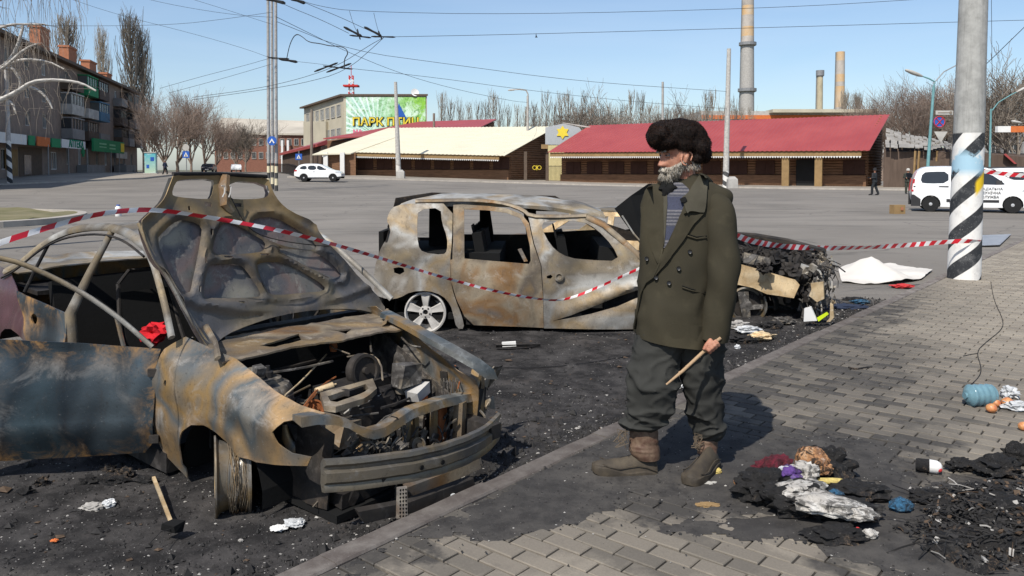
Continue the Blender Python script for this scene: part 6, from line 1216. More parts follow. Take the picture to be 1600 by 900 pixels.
# ---------------------------------------------------------------- third burnt car behind
TP = Pose(2.63 + .80 * .479, 8.95 + .80 * .878, -.50, 0, -.02)
c3 = car_empty('burnt_saloon', 'burnt tan saloon behind the man with its engine bay burnt open', TP)
def hw3(x, z): return .80 - max(0, z - .8) * .4 - .12 * max(0, (x - .4) / .4) ** 2 - .1 * max(0, (-2.8 - x) / .6) ** 2
def n3(u, v): return (u, -hw3(u, v) + dent(u, v, 3, .01), v)
def f3(u, v): return (u, hw3(u, v), v)
def S3(pts): return TP.side([(1120 + x / 4.092, 340 + y / 4.092) for x, y in pts], -.80)
ft = S3([(140, 296), (300, 340), (500, 398), (528, 432), (492, 516), (400, 500), (320, 490), (300, 482), (232, 450), (140, 430)])
ft = [(-.65, .84)] + ft + [(-.40, .30), (-.40, .15), (-.65, .15)]
panel('front_fender', ft, n3, M_['b_tanpale'], c3, step=.04)
panel('far_fender', [(-.65, .2), (-.65, .86), (.2, .80), (.66, .70), (.68, .3)], f3, M_['b_char'], c3, step=.08)
s3 = [(-.66, .15), (-.66, .82), (-1.0, 1.08), (-1.3, 1.18), (-2.2, 1.16), (-2.75, .82), (-3.2, .80), (-3.25, .35), (-2.9, .2), (-2.8, .45), (-2.45, .58), (-2.1, .45), (-2.05, .15)]
wn = [[(-.95, .84), (-1.1, 1.06), (-1.35, 1.12), (-1.62, 1.12), (-1.62, .84)], [(-1.70, .84), (-1.70, 1.12), (-2.15, 1.10), (-2.38, .95), (-2.45, .84)]]
for f in (n3, f3): panel('body_side', s3, f, M_['b_tanpale'], c3, wn, step=.06)
rs = []
for x, z in chaikin([(-1.0, 1.10), (-1.3, 1.19), (-1.8, 1.2), (-2.25, 1.16)], 1, False): rs.append([(x, t_ * (hw3(x, z) - .01), z + .03 * (1 - t_ * t_) + .01 * fbm(x, t_)) for t_ in lin(-1, 1, 8)] + [(x, t_ * (hw3(x, z) - .01), z - .02) for t_ in lin(1, -1, 8)])
MB().rings(rs).build('roof', M_['b_ash'], c3, 60)
for s_ in (-1, 1): MB().tube([(-.66, s_ * .78, .82), (-1.0, s_ * .68, 1.09)], .03, 6).build('windscreen_pillar', M_['b_ash'], c3)
MB().box((-2.98, 0, .80), (.5, 1.4, .03)).build('boot_lid', M_['b_tan'], c3); MB().box((-1.9, 0, .3), (2.5, 1.4, .3)).build('floor', M_['soot_blk'], c3)
MB().box((-3.2, 0, .55), (.05, 1.4, .5)).build('rear_panel', M_['b_tan'], c3)
for k, (x, y) in enumerate(((-1.5, -.35), (-1.5, .35))): MB().box((x, y, .65), (.1, .4, .6), 0, 0, R(-12)).build('seat_frame', M_['soot_blk'], c3)
FRt = [(-.62, .86), (-.2, .85), (.2, .80), (.45, .745), (.66, .70)]; MB().tube([(x, .70 - .1 * max(0, x), z) for x, z in FRt], .03, 6, flat=.6).build('fender_rail', M_['b_char'], c3)
MB().box((.05, .05, .30), (1.0, 1.1, .30), jit=.03).build('engine_block', M_['soot_blk'], c3)
for (zx, zy, z, sx_, sy_, sz_, mt) in ((390, 260, .72, .3, .3, .16, 'b_char'), (430, 300, .64, .07, .02, .14, 'b_ash'), (470, 340, .62, .3, .2, .16, 'b_char'), (570, 330, .62, .10, .1, .08, 'b_ash'), (250, 270, .7, .3, .05, .1, 'b_junk'), (620, 340, .6, .2, .3, .2, 'b_char'), (300, 320, .66, .2, .2, .12, 'b_char')):
    h = TP.hit(1120 + zx / 4.092, 340 + zy / 4.092, (0, 0, z - .04), (0, 0, 1)); (MB().blob(h, (sx_ * .7, sy_ * .7, sz_), zx, .45, 3, 3.5) if mt == 'b_char' else MB().box(h, (sx_, sy_, sz_), rj.random(), rj.random() * .4, rj.random() * .4, .02)).build('bay_part', M_[mt], c3)
m = MB()
for k in range(420):
    x, y = rj.uniform(-.55, .66), rj.uniform(-.68, .68); z = rj.uniform(.40, .76 - .14 * max(0, x)) - .16 * (y < -.35)
    if k % 2: m.box((x, y, z), tuple(rj.uniform(.01, .1) for _ in range(3)), rj.random() * 3, rj.random() * 3, 0, .01)
    else: p = Vector((x, y, z)); d_ = Vector((rj.gauss(0, .08), rj.gauss(0, .08), rj.gauss(0, .04))); m.tube([p, p + d_ + Vector((0, 0, .01)), p + d_ * 1.5 - Vector((0, 0, .03))], rj.uniform(.004, .012), 4)
m.build('bay_wreckage', M_['b_char'], c3, kind='stuff')
m = MB(); m3 = MB()
for k in range(330):
    q = m if k % 5 else m3; y = rj.uniform(-.72, .7); x = .68 + rj.gauss(0, .05); z = rj.uniform(.03, .66) ** 1.0
    p = Vector((x, y, z)); d_ = Vector((rj.gauss(0, .03), rj.gauss(0, .05), -abs(rj.gauss(0, .08))))
    if k % 3: q.tube([p, p + d_ * .6 + Vector((.02, 0, 0)), p + d_ * 1.3], rj.uniform(.003, .012), 4)
    else: q.box(p, (.02, rj.uniform(.03, .1), rj.uniform(.03, .12)), rj.random() * 3, rj.random() * 3, 0, .012)
m.build('hanging_wreckage', M_['b_junk'], c3, kind='stuff'); m3.build('ash_scraps', M_['b_ash'], c3, kind='stuff')
for pts_, mt, nm in (([(600, 420), (680, 410), (685, 520), (640, 540), (590, 500), (605, 460)], 'b_tanpale', 'tan_corner_panel'), ([(560, 580), (600, 570), (640, 660), (555, 665)], 'white', 'white_fragment'), ([(640, 640), (700, 605), (712, 620), (650, 665)], 'yel_neon', 'neon_yellow_fragment'), ([(725, 545), (742, 560), (748, 640), (725, 665), (700, 668), (722, 640)], 'b_tanpale', 'bumper_shell')):
    if mt == 'yel_neon': M_[mt] = mat('neon_yellow_plastic', (.62, .78, .02), bump=0)
    p = [TP.I @ P(1120 + x / 4.092, 340 + y / 4.092, 8.45) for x, y in pts_]; d_ = TP.I.to_3x3() @ Vector((.02, .03, 0)); MB().hexa(p, [v + d_ for v in p]).build(nm, M_[mt], c3)
wc = TP.side([(1166, 478)], -.80)[0]; R3 = .215
w5 = MB().lathe([(R3 * .97, -.1), (R3, -.1), (R3, .03), (R3 * .92, .035), (R3 * .88, -.0), (R3 * .86, -.08)], 36).build('front_wheel', M_['b_beam'], c3, 35); w5.matrix_local = Matrix.Translation((wc[0], -.74, wc[1])) @ Matrix.Rotation(R(20), 4, 'Z') @ Matrix.Rotation(R(90), 4, 'X')
MB().lathe([(0, -.06), (.16, -.06), (.16, -.07), (0, -.07)], 24).build('brake_disc', M_['b_char'], w5); MB().box((-.03, -.0, 0), (.1, .3, .05), .2, jit=.02).box((.05, -.02, .0), (.26, .06, .05), .1, jit=.015).build('suspension_arm', M_['b_junk'], w5); MB().lathe([(0, -.05), (.06, -.05), (.05, .02), (0, .03)], 12).build('hub', M_['b_junk'], w5)
m = MB(); m.rings([[(wc[0] + .30 * math.cos(a), y, wc[1] + .30 * math.sin(a)) for a in lin(-.1, math.pi + .1, 12)] for y in (-.78, -.4)], False, False); m.build('wheel_well', M_['soot_blk'], c3)
# ---------------------------------------------------------------- intact vehicles at the back
M_['carwhite'] = mat('white_car_paint', (.78, .78, .77), rough=.25, var=.04, bump=0, Coat_Weight=.6)
M_['cardark'] = mat('dark_car_paint', (.02, .022, .03), rough=.3, bump=0)
M_['cglass'] = mat('tinted_car_glass', (.025, .03, .035), rough=.08, bump=0)
M_['plast'] = mat('dark_plastic_trim', (.035, .035, .037), rough=.6, bump=0)
M_['tyre'] = mat('black_tyre', (.02, .02, .02), rough=.9, bump=0); M_['hub'] = mat('silver_wheel_cover', (.5, .5, .5), rough=.4, metal=.3, bump=0); M_['tail'] = mat('red_tail_lamp', (.4, .01, .01), rough=.3, bump=0); M_['lampg'] = mat('headlamp_glass', (.55, .57, .6), rough=.15, bump=0)
def vehicle(name, label, cat, M, prof, W, wheels, wr_, glass, paint='carwhite', trims=(), tumble=.22, belt=.95):
    """body lofted from a side outline (x,z); glass = side panes (x,z); everything mirrored"""
    o = thing(name, label, cat); o.matrix_world = M; hw_ = W / 2
    wy = lambda x, z: hw_ - max(0, z - belt) * tumble - .06 * max(0, (abs(x - (prof_c)) / (prof_l) - .8) / .2) ** 2 - .04 * max(0, .35 - z)
    xs_ = [p[0] for p in prof]; prof_c = (max(xs_) + min(xs_)) / 2; prof_l = (max(xs_) - min(xs_)) / 2
    P_ = chaikin(prof, 2); 
    for w_ in wheels: pass
    arch_ = [[(w_ + (wr_ * 1.14) * math.cos(a), wr_ + (wr_ * 1.14) * math.sin(a)) for a in lin(0, 2 * math.pi * 15 / 16, 15)] for w_ in wheels]
    body = link('body', bpy.data.meshes.new('body'), o); bpy.data.objects.remove(body)
    holes_ = [chaikin(g, 1) for g in glass]
    for s_ in (-1, 1): panel('body_side', P_, lambda u, v: (u, s_ * wy(u, v), v), M_[paint], o, holes_ + [[(x, max(z, .12)) for x, z in a] for a in arch_], step=.09, thick=.015 * (1 if s_ > 0 else 1))
    lower = min(p[1] for p in P_)
    MB().rings([[(x, t_ * wy(x, z), z + (.035 * (1 - t_ * t_) if z > .7 else 0)) for t_ in lin(-1, 1, 8)] for x, z in P_ + [P_[0]]], False, False).build('shell', M_[paint], o, 50)
    for g in holes_:
        for s_ in (-1, 1): MB().add([(x, s_ * (wy(x, z) - .012), z) for x, z in g], [tuple(range(len(g)))]).build('side_window', M_['cglass'], o)
    for w_ in wheels:
        for s_ in (-1, 1):
            q = MB().lathe([(wr_ * .62, .10), (wr_ * .97, .10), (wr_, .06), (wr_, -.08), (wr_ * .97, -.1), (wr_ * .6, -.1)], 22).build('wheel', M_['tyre'], o, 40); q.matrix_local = Matrix.Translation((w_, s_ * (hw_ - .11), wr_)) @ Matrix.Rotation(R(90) * -s_, 4, 'X')
            h = MB().lathe([(wr_ * .64, .07), (wr_ * .64, .1), (wr_ * .5, .085), (wr_ * .2, .10), (0, .11)], 18).build('rim', M_['hub'], q, 50)
            for k in range(6): a = k * math.pi / 3; MB().box((wr_ * .42 * math.cos(a), wr_ * .42 * math.sin(a), .092), (wr_ * .24, wr_ * .10, .012), a + .5).build('slot', M_['plast'], h)
    MB().box((prof_c, 0, lower + .12), ((prof_l - .2) * 2, W - .3, .2)).build('underbody', M_['plast'], o)
    for nm, mt, pts_, s_in in trims:
        for s_ in s_in:
            a = [Vector((x, s_ * (wy(x, z) + .012), z)) for x, z in pts_]; MB().hexa(a, [v - Vector((0, s_ * .03, 0)) for v in a]).build(nm, M_[mt], o)
    return o, wy
def VM(px, Y, yaw): b = P(px, 265, Y); return Matrix.Translation((b.x, Y, gz(b.x, Y))) @ Matrix.Rotation(yaw, 4, 'Z')
van, vwy = vehicle('white_van', 'white service van with black lettering parked behind the striped pole', 'van', VM(1452, 32.5, -.40), [(-.62, .32), (-.68, .8), (-.60, 1.35), (-.40, 1.74), (.2, 1.80), (1.6, 1.78), (2.1, 1.72), (2.85, 1.22), (3.45, 1.02), (3.68, .75), (3.70, .35), (3.5, .2), (-.4, .2)], 1.75, (0, 2.81), .31, [[(-.38, 1.16), (-.30, 1.56), (.05, 1.60), (.62, 1.60), (.62, 1.14), (-.1, 1.12)], [(.70, 1.12), (.70, 1.58), (1.45, 1.58), (1.45, 1.10)], [(1.55, 1.10), (1.55, 1.58), (2.0, 1.55), (2.55, 1.14), (2.5, 1.08)]],
    trims=[('side_moulding', 'plast', [(.55, .40), (1.3, .40), (1.3, .50), (.55, .52)], (-1,)), ('side_moulding', 'plast', [(1.4, .40), (2.35, .40), (2.35, .50), (1.4, .50)], (-1,)), ('rear_moulding', 'plast', [(-.62, .98), (.62, .98), (.62, 1.03), (-.62, 1.03)], (-1, 1)), ('front_bumper', 'plast', [(3.2, .25), (3.68, .25), (3.70, .72), (3.3, .72), (3.2, .5)], (-1, 1)), ('rear_bumper', 'plast', [(-.70, .22), (-.36, .22), (-.36, .5), (-.60, .68), (-.70, .68)], (-1, 1)), ('tail_lamp', 'tail', [(-.70, .8), (-.62, .8), (-.56, 1.3), (-.64, 1.3)], (-1, 1)), ('headlamp', 'lampg', [(3.1, .85), (3.5, .78), (3.5, .92), (3.2, .98)], (-1, 1)), ('mirror', 'plast', [(2.25, 1.10), (2.45, 1.10), (2.45, 1.26), (2.25, 1.26)], (-1, 1)), ('door_handle', 'plast', [(1.62, .93), (1.78, .93), (1.78, .97), (1.62, .97)], (-1,)), ('door_seam', 'plast', [(1.49, .35), (1.50, .35), (1.50, 1.6), (1.49, 1.6)], (-1, 1)), ('door_seam', 'plast', [(.655, .35), (.665, .35), (.665, 1.6), (.655, 1.6)], (-1, 1))])
MB().add([(2.14, -.72, 1.66), (2.14, .72, 1.66), (2.80, .80, 1.23), (2.80, -.80, 1.23)], [(0, 1, 2, 3)]).build('windscreen', M_['cglass'], van, loc=(.03, 0, .035))
for s, z in (('СОЦІАЛЬНА', .93), ('ТЕХНІЧНА', .77), ('СЛУЖБА', .61)):
    text(s, .135, M_['plast'], van, axes((2.05, -vwy(2, z) - .016, z), (1, 0, 0), (0, 0, 1)), .003, .001, 1.0)
suv, swy = vehicle('white_suv', 'white car with black roof rails behind the lettered van', 'car', VM(1590, 41, -.40), [(-2.2, .35), (-2.25, .9), (-2.0, 1.4), (-1.5, 1.72), (0, 1.78), (1.2, 1.74), (1.9, 1.2), (2.8, 1.05), (3.0, .6), (2.9, .3)], 1.85, (-1.35, 1.9), .34, [[(-1.75, 1.2), (-1.5, 1.52), (-.6, 1.56), (-.6, 1.16)], [(-.5, 1.16), (-.5, 1.56), (.3, 1.56), (.3, 1.14)], [(.4, 1.14), (.4, 1.56), (1.0, 1.54), (1.5, 1.16)]], trims=[('roof_rail', 'plast', [(-1.5, 1.76), (1.0, 1.78), (1.0, 1.84), (-1.5, 1.82)], (-1, 1)), ('lower_cladding', 'plast', [(-1.0, .32), (1.5, .32), (1.5, .45), (-1.0, .45)], (-1, 1)), ('tail_lamp', 'tail', [(-2.26, .9), (-2.1, .9), (-1.95, 1.2), (-2.1, 1.2)], (-1, 1))])
sv2, _w = vehicle('white_suv', 'small white crossover driving right in front of the cream barn', 'car', VM(476, 76, .02), [(-.75, .38), (-.82, .85), (-.62, 1.25), (-.25, 1.62), (.6, 1.68), (1.7, 1.62), (2.6, 1.10), (3.4, .98), (3.65, .7), (3.62, .35)], 1.8, (.12, 2.85), .36, [[(-.35, 1.18), (-.1, 1.45), (.35, 1.50), (.42, 1.12)], [(.5, 1.1), (.5, 1.5), (1.25, 1.5), (1.3, 1.08)], [(1.38, 1.08), (1.35, 1.5), (1.7, 1.46), (2.3, 1.08)]], trims=[('lower_cladding', 'plast', [(.55, .28), (2.4, .28), (2.4, .40), (.55, .40)], (-1, 1)), ('tail_lamp', 'tail', [(-.80, .95), (-.55, .95), (-.5, 1.1), (-.75, 1.1)], (-1, 1)), ('headlamp', 'lampg', [(3.1, .82), (3.5, .78), (3.45, .92), (3.1, .96)], (-1, 1)), ('front_bumper', 'plast', [(3.25, .28), (3.62, .28), (3.62, .5), (3.25, .45)], (-1, 1)), ('door_handle', 'plast', [(1.0, .92), (1.15, .92), (1.15, .95), (1.0, .95)], (-1,)), ('mirror', 'plast', [(2.0, 1.1), (2.2, 1.1), (2.2, 1.22), (2.0, 1.22)], (-1, 1))])
dk, _w = vehicle('dark_car', 'small dark car driving away down the far street', 'car', VM(327, 122, R(100)), [(-1.9, .35), (-1.95, .8), (-1.7, 1.0), (-1.1, 1.4), (.3, 1.42), (1.0, 1.0), (1.8, .85), (1.9, .4)], 1.7, (-1.3, 1.2), .3, [[(-1.2, 1.0), (-.9, 1.28), (.2, 1.28), (.6, 1.0)]], 'cardark', trims=[('tail_lamp', 'tail', [(-1.95, .75), (-1.8, .75), (-1.8, .9), (-1.93, .9)], (-1, 1))])
MB().box((-1.94, 0, .55), (.04, .5, .12)).build('number_plate', M_['white'], dk); MB().box((-1.52, 0, 1.15), (.3, 1.2, .25), 0, 0, R(35)).build('rear_window', M_['cglass'], dk)
wcx, _w = vehicle('white_car', 'tiny white car far off in front of the brick hall', 'car', VM(369, 135, R(110)), [(-1.9, .35), (-1.95, .8), (-1.7, 1.0), (-1.1, 1.4), (.3, 1.42), (1.0, 1.0), (1.8, .85), (1.9, .4)], 1.7, (-1.3, 1.2), .3, [[(-1.2, 1.0), (-.9, 1.28), (.2, 1.28), (.6, 1.0)]], 'carwhite')
# ================================================================== THE MAN
from mathutils.bvhtree import BVHTree
YM = 4.17
man = thing('person', 'old bearded man in a brown fur hat and olive double breasted coat holding a stick', 'person', tuple(G(1060, 740, 0)))
MI = Matrix.Translation(-Vector(man.location))
def Q(px, py, Y=YM): return P(px, py, Y) - Vector(man.location)
def cloth(name, c, c2, fine=500, wv=.25, st=None, big=.5, rough=.92):
    t = NT(name); n1 = t.noise(2.2, 4, .5); n2 = t.noise(fine, 2, .5); n3 = t.noise(14, 5, .6)
    col = t.mix(t.rng(n1, .35, .65), c, c2); col = t.mix(t.rng(n2, .35, .65, 0, wv), col, tuple(x * .55 for x in c)); col = t.mix(t.rng(n3, .55, .75, 0, .3), col, tuple(min(1, x * 1.5) for x in c))
    t.bump(t.math('ADD', t.math('MULTIPLY', n2, .25), n3), .22, .004); return t.done(col, rough, Specular_IOR_Level=.08)
M_['coat'] = cloth('olive_wool', (.052, .045, .029), (.038, .034, .024)); M_['trouser'] = cloth('dark_grey_twill', (.046, .046, .042), (.030, .030, .028))
M_['collar'] = cloth('grey_collar', (.072, .066, .048), (.055, .05, .038)); M_['button'] = mat('black_button', (.012, .011, .011), rough=.35, bump=0)
M_['skin'] = mat('weathered_skin', (.46, .235, .155), (.55), var=.2, scale=16, col2=(.30, .12, .075), bs=160, bump=.5, bd=.003, Subsurface_Weight=.08)
M_['boot'] = mat('olive_rubber_boot', (.085, .068, .047), rough=.7, var=.35, scale=14, col2=(.038, .032, .026), bs=35, bump=.6)
M_['leather'] = mat('cracked_brown_leather', (.075, .038, .027), rough=.6, scale=30, var=.8, col2=(.16, .11, .075), bs=50, bump=.6)
M_['lace'] = mat('dirty_lace', (.13, .10, .07)); M_['stick'] = mat('peeled_stick', (.40, .27, .16), var=.3, scale=40)
def sweater():
    t = NT('striped_sweater'); co = t.coord(); sx = t.n('ShaderNodeSeparateXYZ'); t.l(co, sx.inputs[0]); n = t.noise(50, 4); nn = t.noise(200, 2)
    z = t.math('ADD', sx.outputs[2], t.math('MULTIPLY', n, .004)); w_ = t.math('FRACT', t.math('MULTIPLY', z, 58)); wide = t.math('FRACT', t.math('ADD', t.math('MULTIPLY', sx.outputs[2], 6.6), .35))
    c = t.mix(t.rng(w_, .45, .55), (.060, .062, .078), (.15, .145, .155)); c = t.mix(t.rng(wide, .55, .56, 0, 1), c, (.05, .055, .085)); c = t.mix(t.rng(nn, .4, .7, 0, .5), c, (.03, .03, .04)); t.bump(nn, .4, .003); return t.done(c, .95)
M_['sweater'] = sweater()
def oring(c, a, b, n=40, yaw=0, ex=2.3, tilt=0, fold=None):
    r_ = []
    for k in range(n):
        t_ = 2 * math.pi * k / n; x = a * math.copysign(abs(math.cos(t_)) ** (2 / ex), math.cos(t_)); y = b * math.copysign(abs(math.sin(t_)) ** (2 / ex), math.sin(t_))
        r_.append(Vector((c.x + x * math.cos(yaw) - y * math.sin(yaw), c.y + x * math.sin(yaw) + y * math.cos(yaw), c.z + tilt * x)))
    return r_
def rowsloft(rows, n=48, ex=2.3, sub=3, fold=None, yaw=0):
    """rows: (py, pxL, pxR, Y, depth, tilt): interpolated into horizontal rings"""
    rows = np.array([tuple(r_) + (0,) * (6 - len(r_)) for r_ in rows], float); k = len(rows); f = np.linspace(0, k - 1, (k - 1) * sub + 1); rs = []
    def cr(col, x):
        i = int(min(k - 2, math.floor(x))); t_ = x - i; p = [col[max(0, i - 1)], col[i], col[i + 1], col[min(k - 1, i + 2)]]
        return .5 * (2 * p[1] + (p[2] - p[0]) * t_ + (2 * p[0] - 5 * p[1] + 4 * p[2] - p[3]) * t_ ** 2 + (3 * p[1] - p[0] - 3 * p[2] + p[3]) * t_ ** 3)
    for x in f:
        py, l, r_, Y, d_, tl = (cr(rows[:, j], x) for j in range(6)); A, B = Q(l, py, Y), Q(r_, py, Y); c = (A + B) / 2; R_ = oring(c, (B - A).length / 2, d_, n, yaw, ex, tl)
        if fold:
            for i, v in enumerate(R_): dd = (v - c); dd.z = 0; R_[i] = v + dd.normalized() * fold(v, 2 * math.pi * i / n, py)
        rs.append(R_)
    return rs
def rr(n=1): return n
# --- body under the clothes: head, neck, trunk, arms, hands, legs in one surface
hc = Q(1057.5, 241.5, YM + .01); HY = R(197); HM = Matrix.Translation(hc) @ Matrix.Rotation(HY, 4, 'Z') @ Matrix.Rotation(R(5), 4, 'Y')
def gs(x, c, s_): return math.exp(-((x - c) / s_) ** 2)
def headpt(t_, z):
    """t_: angle from the face direction; z height, metres"""
    zz = [-.125, -.115, -.10, -.08, -.055, -.03, 0, .03, .06, .085, .105, .118, .124]
    xf = [.045, .070, .083, .084, .080, .080, .084, .090, .088, .076, .055, .028, .004]; xb = [.0, .005, -.02, -.05, -.078, -.092, -.100, -.104, -.102, -.09, -.066, -.034, -.004]
    wd = [.022, .038, .050, .060, .066, .071, .074, .077, .076, .067, .050, .026, .004]
    F, B, W = np.interp(z, zz, xf), np.interp(z, zz, xb), np.interp(z, zz, wd); cx = (F + B) / 2; a = (F - B) / 2
    x = cx + a * math.cos(t_); y = W * math.sin(t_); f = max(0, math.cos(t_)); ay = abs(y)
    ex = 0
    ex += .031 * gs(y, 0, .0135 + .010 * gs(z, -.047, .02)) * (sstep(.022, -.045, z) ** 1.2) * sstep(-.064, -.050, z) * f      # nose
    ex += .012 * gs(ay, .016, .008) * gs(z, -.048, .009) * f                                                                     # wings
    ex -= .017 * gs(ay, .031, .014) * gs(z, .004, .013) * f; ex += .009 * gs(z, .026, .010) * gs(ay, .026, .025) * f              # sockets, brow
    ex += .007 * gs(ay, .046, .016) * gs(z, -.025, .016) * f; ex -= .006 * gs(ay, .045, .014) * gs(z, -.065, .02) * f              # cheekbone, hollow
    ex += .006 * gs(z, -.076, .006) * gs(y, 0, .022) * f + .006 * gs(z, -.088, .006) * gs(y, 0, .02) * f; ex += .010 * gs(z, -.11, .012) * gs(y, 0, .02) * f
    ex -= .0025 * gs(ay, .028 + .25 * (-.055 - z), .004) * sstep(-.045, -.055, z) * sstep(-.085, -.07, z) * f
    return Vector((x + ex, y, z))
hm = MB(); hm.rings([[HM @ headpt(2 * math.pi * k / 72, z) for k in range(72)] for z in lin(-.125, .124, 64)])
body = MB(); body.v, body.f, body.mi = list(hm.v), list(hm.f), list(hm.mi)
for s_ in (-1, 1):               # ears with a raised rim
    e = [HM @ Vector((-.012 + .030 * math.cos(a) * (1 if a < 3.1 else .8) - .010 * math.sin(a), s_ * (.082 + .008 * math.cos(a + 2)), -.022 + .034 * math.sin(a))) for a in lin(-1.6, 3.6, 14)]; body.tube(e, .0052, 6); body.tube([HM @ Vector((-.006, s_ * .074, -.045)), HM @ Vector((-.012, s_ * .080, -.015)), HM @ Vector((-.02, s_ * .078, .0))], [.010, .013, .010], 6)
nb = Q(1068, 305, YM + .03); body.tube([HM @ Vector((-.03, 0, -.02)), HM @ Vector((-.035, 0, -.07)), nb + Vector((0, 0, .05)), nb + Vector((.02, 0, -.04))], [.060, .058, .062, .085], 16)
body.rings(rowsloft([(300, 1035, 1105, YM + .03, .05), (330, 1020, 1135, YM + .03, .085), (420, 1018, 1122, YM + .02, .095), (500, 1015, 1122, YM + .02, .11), (520, 1020, 1118, YM + .02, .08)], 24))
SHL, ELL, WRL = Q(1132, 326, YM - .09), Q(1133, 428, YM - .13), Q(1116, 533, YM - .13)
SHR, ELR, WRR = Q(1030, 318, YM + .20), Q(1024, 420, YM + .30), Q(1030, 505, YM + .27)
for a, b, c in ((SHL, ELL, WRL), (SHR, ELR, WRR)): body.tube([a, a.lerp(b, .5), b, b.lerp(c, .5), c], [.03, .036, .034, .031, .025], 12)
# left hand closed round the stick: palm, thumb on top, four fingers curled under it
S0, S1_ = Q(1126, 528, YM - .185), Q(1041, 601, YM - .24); sd_ = (S1_ - S0).normalized(); HO = S0.lerp(S1_, .17)
pn = Vector((0, 0, 1)); pn = (pn - sd_ * pn.dot(sd_)).normalized(); pb_ = sd_.cross(pn)      # pn up, pb_ across
if pb_.y > 0: pb_ = -pb_
body.rings([oring(WRL.lerp(HO - pb_ * .03 + pn * .012, f), a, b, 16, .3) for f, a, b in ((0, .026, .02), (.35, .03, .022), (.7, .037, .022), (1, .034, .018), (1.12, .02, .01))])
for k in range(4):               # fingers: each its own length, bent at three joints round the stick
    o_ = HO + sd_ * (.030 - .019 * k) ; L_ = (1.0, 1.08, 1.0, .84)[k]; rad = .021 * (1 + .04 * k); pts = []
    for a in (35, -25, -80, -140, -195, -235): q = R(a * L_ + 25); pts.append(o_ + (pn * math.sin(q) - pb_ * math.cos(q) * 1.0) * -rad * (1 if a > -200 else .9) if False else o_ + (pb_ * math.cos(q) + pn * math.sin(q)) * rad)
    body.tube(pts, [.0095, .0092, .0086, .0082, .0078, .0062], 8)
th_ = HO + sd_ * .015 - pb_ * .018
body.tube([WRL.lerp(HO, .45) - sd_ * .0, HO + pn * .026 - sd_ * .012, HO + pn * .024 + sd_ * .022 + pb_ * .008, HO + pn * .016 + sd_ * .048 + pb_ * .012], [.014, .0125, .0108, .0085], 8)
body.rings([oring(WRR.lerp(WRR + Vector((-.02, 0, -.09)), f), a, b, 12) for f, a, b in ((0, .024, .02), (.5, .036, .02), (1, .034, .014))])
for k in range(5): o_ = WRR + Vector((-.045 + .018 * k, .0, -.085 if k else -.03)); body.tube([o_, o_ + Vector((-.012 if k else -.03, -.006, -.035)), o_ + Vector((-.01, -.02, -.062 if k < 4 else -.05))], [.009, .0085, .006], 7)
KR, AR, KL, AL = Q(1022, 590, YM - .05), Q(1003, 690, YM - .01), Q(1093, 600, YM + .02), Q(1107, 690, YM + .05)
HR_, HL_ = Q(1040, 520, YM + .0), Q(1095, 520, YM + .02)
for h_, k_, a_, toe in ((HR_, KR, AR, Vector((-.04, -.0, -.04))), (HL_, KL, AL, Vector((-.04, -.06, -.05)))): body.tube([h_, h_.lerp(k_, .5), k_, k_.lerp(a_, .4), a_, a_ + Vector((0, 0, -.05)), a_ + toe * .5 + Vector((0, 0, -.06)), a_ + toe + Vector((0, 0, -.07))], [.085, .078, .058, .050, .034, .03, .028, .02], 14)
bo_ = body.build('body', M_['skin'], man, 180); rm_ = bo_.modifiers.new('one_skin', 'REMESH'); rm_.mode = 'VOXEL'; rm_.voxel_size = .0042; rm_.use_smooth_shade = True; sm_ = bo_.modifiers.new('soften', 'SMOOTH'); sm_.factor = .4; sm_.iterations = 1
M_['eyew'] = mat('eye_white', (.28, .24, .22), rough=.3, bump=0)
# eyes with lids, eyebrows
for s_ in (-1, 1):
    e = HM @ Vector((.068, s_ * .031, .003)); MB().blob(e, (.024, .024, .024), 0, 0, 2).build('eye', M_['eyew'], man, 180); d_ = (HM.to_3x3() @ Vector((1, s_ * .2, 0))).normalized(); MB().blob(e + d_ * .0095, (.011, .011, .011), 0, 0, 2).build('iris', M_['black'], man, 180)
    MB().tube([HM @ Vector((.072 + .010 * math.cos(a) * .6, s_ * (.031 + .016 * math.sin(a)), .010 - .004 * abs(math.sin(a)))) for a in lin(-1.5, 1.5, 8)], .0042, 6).build('eyelid', M_['skin'], man, 180)
    MB().tube([HM @ Vector((.071 + .009 * math.cos(a) * .6, s_ * (.031 + .015 * math.sin(a)), -.006 - .002 * abs(math.cos(a)))) for a in lin(-1.5, 1.5, 8)], .0036, 6).build('eyelid', M_['skin'], man, 180)
def hairmat(name, cs, rough=.7):
    t = NT(name); at = t.n('ShaderNodeAttribute', attribute_name='tone'); k = len(cs); c = t.ramp(at.outputs['Fac'], [(i / (k - 1), q) for i, q in enumerate(cs)]); return t.done(c, rough, Specular_IOR_Level=.12)
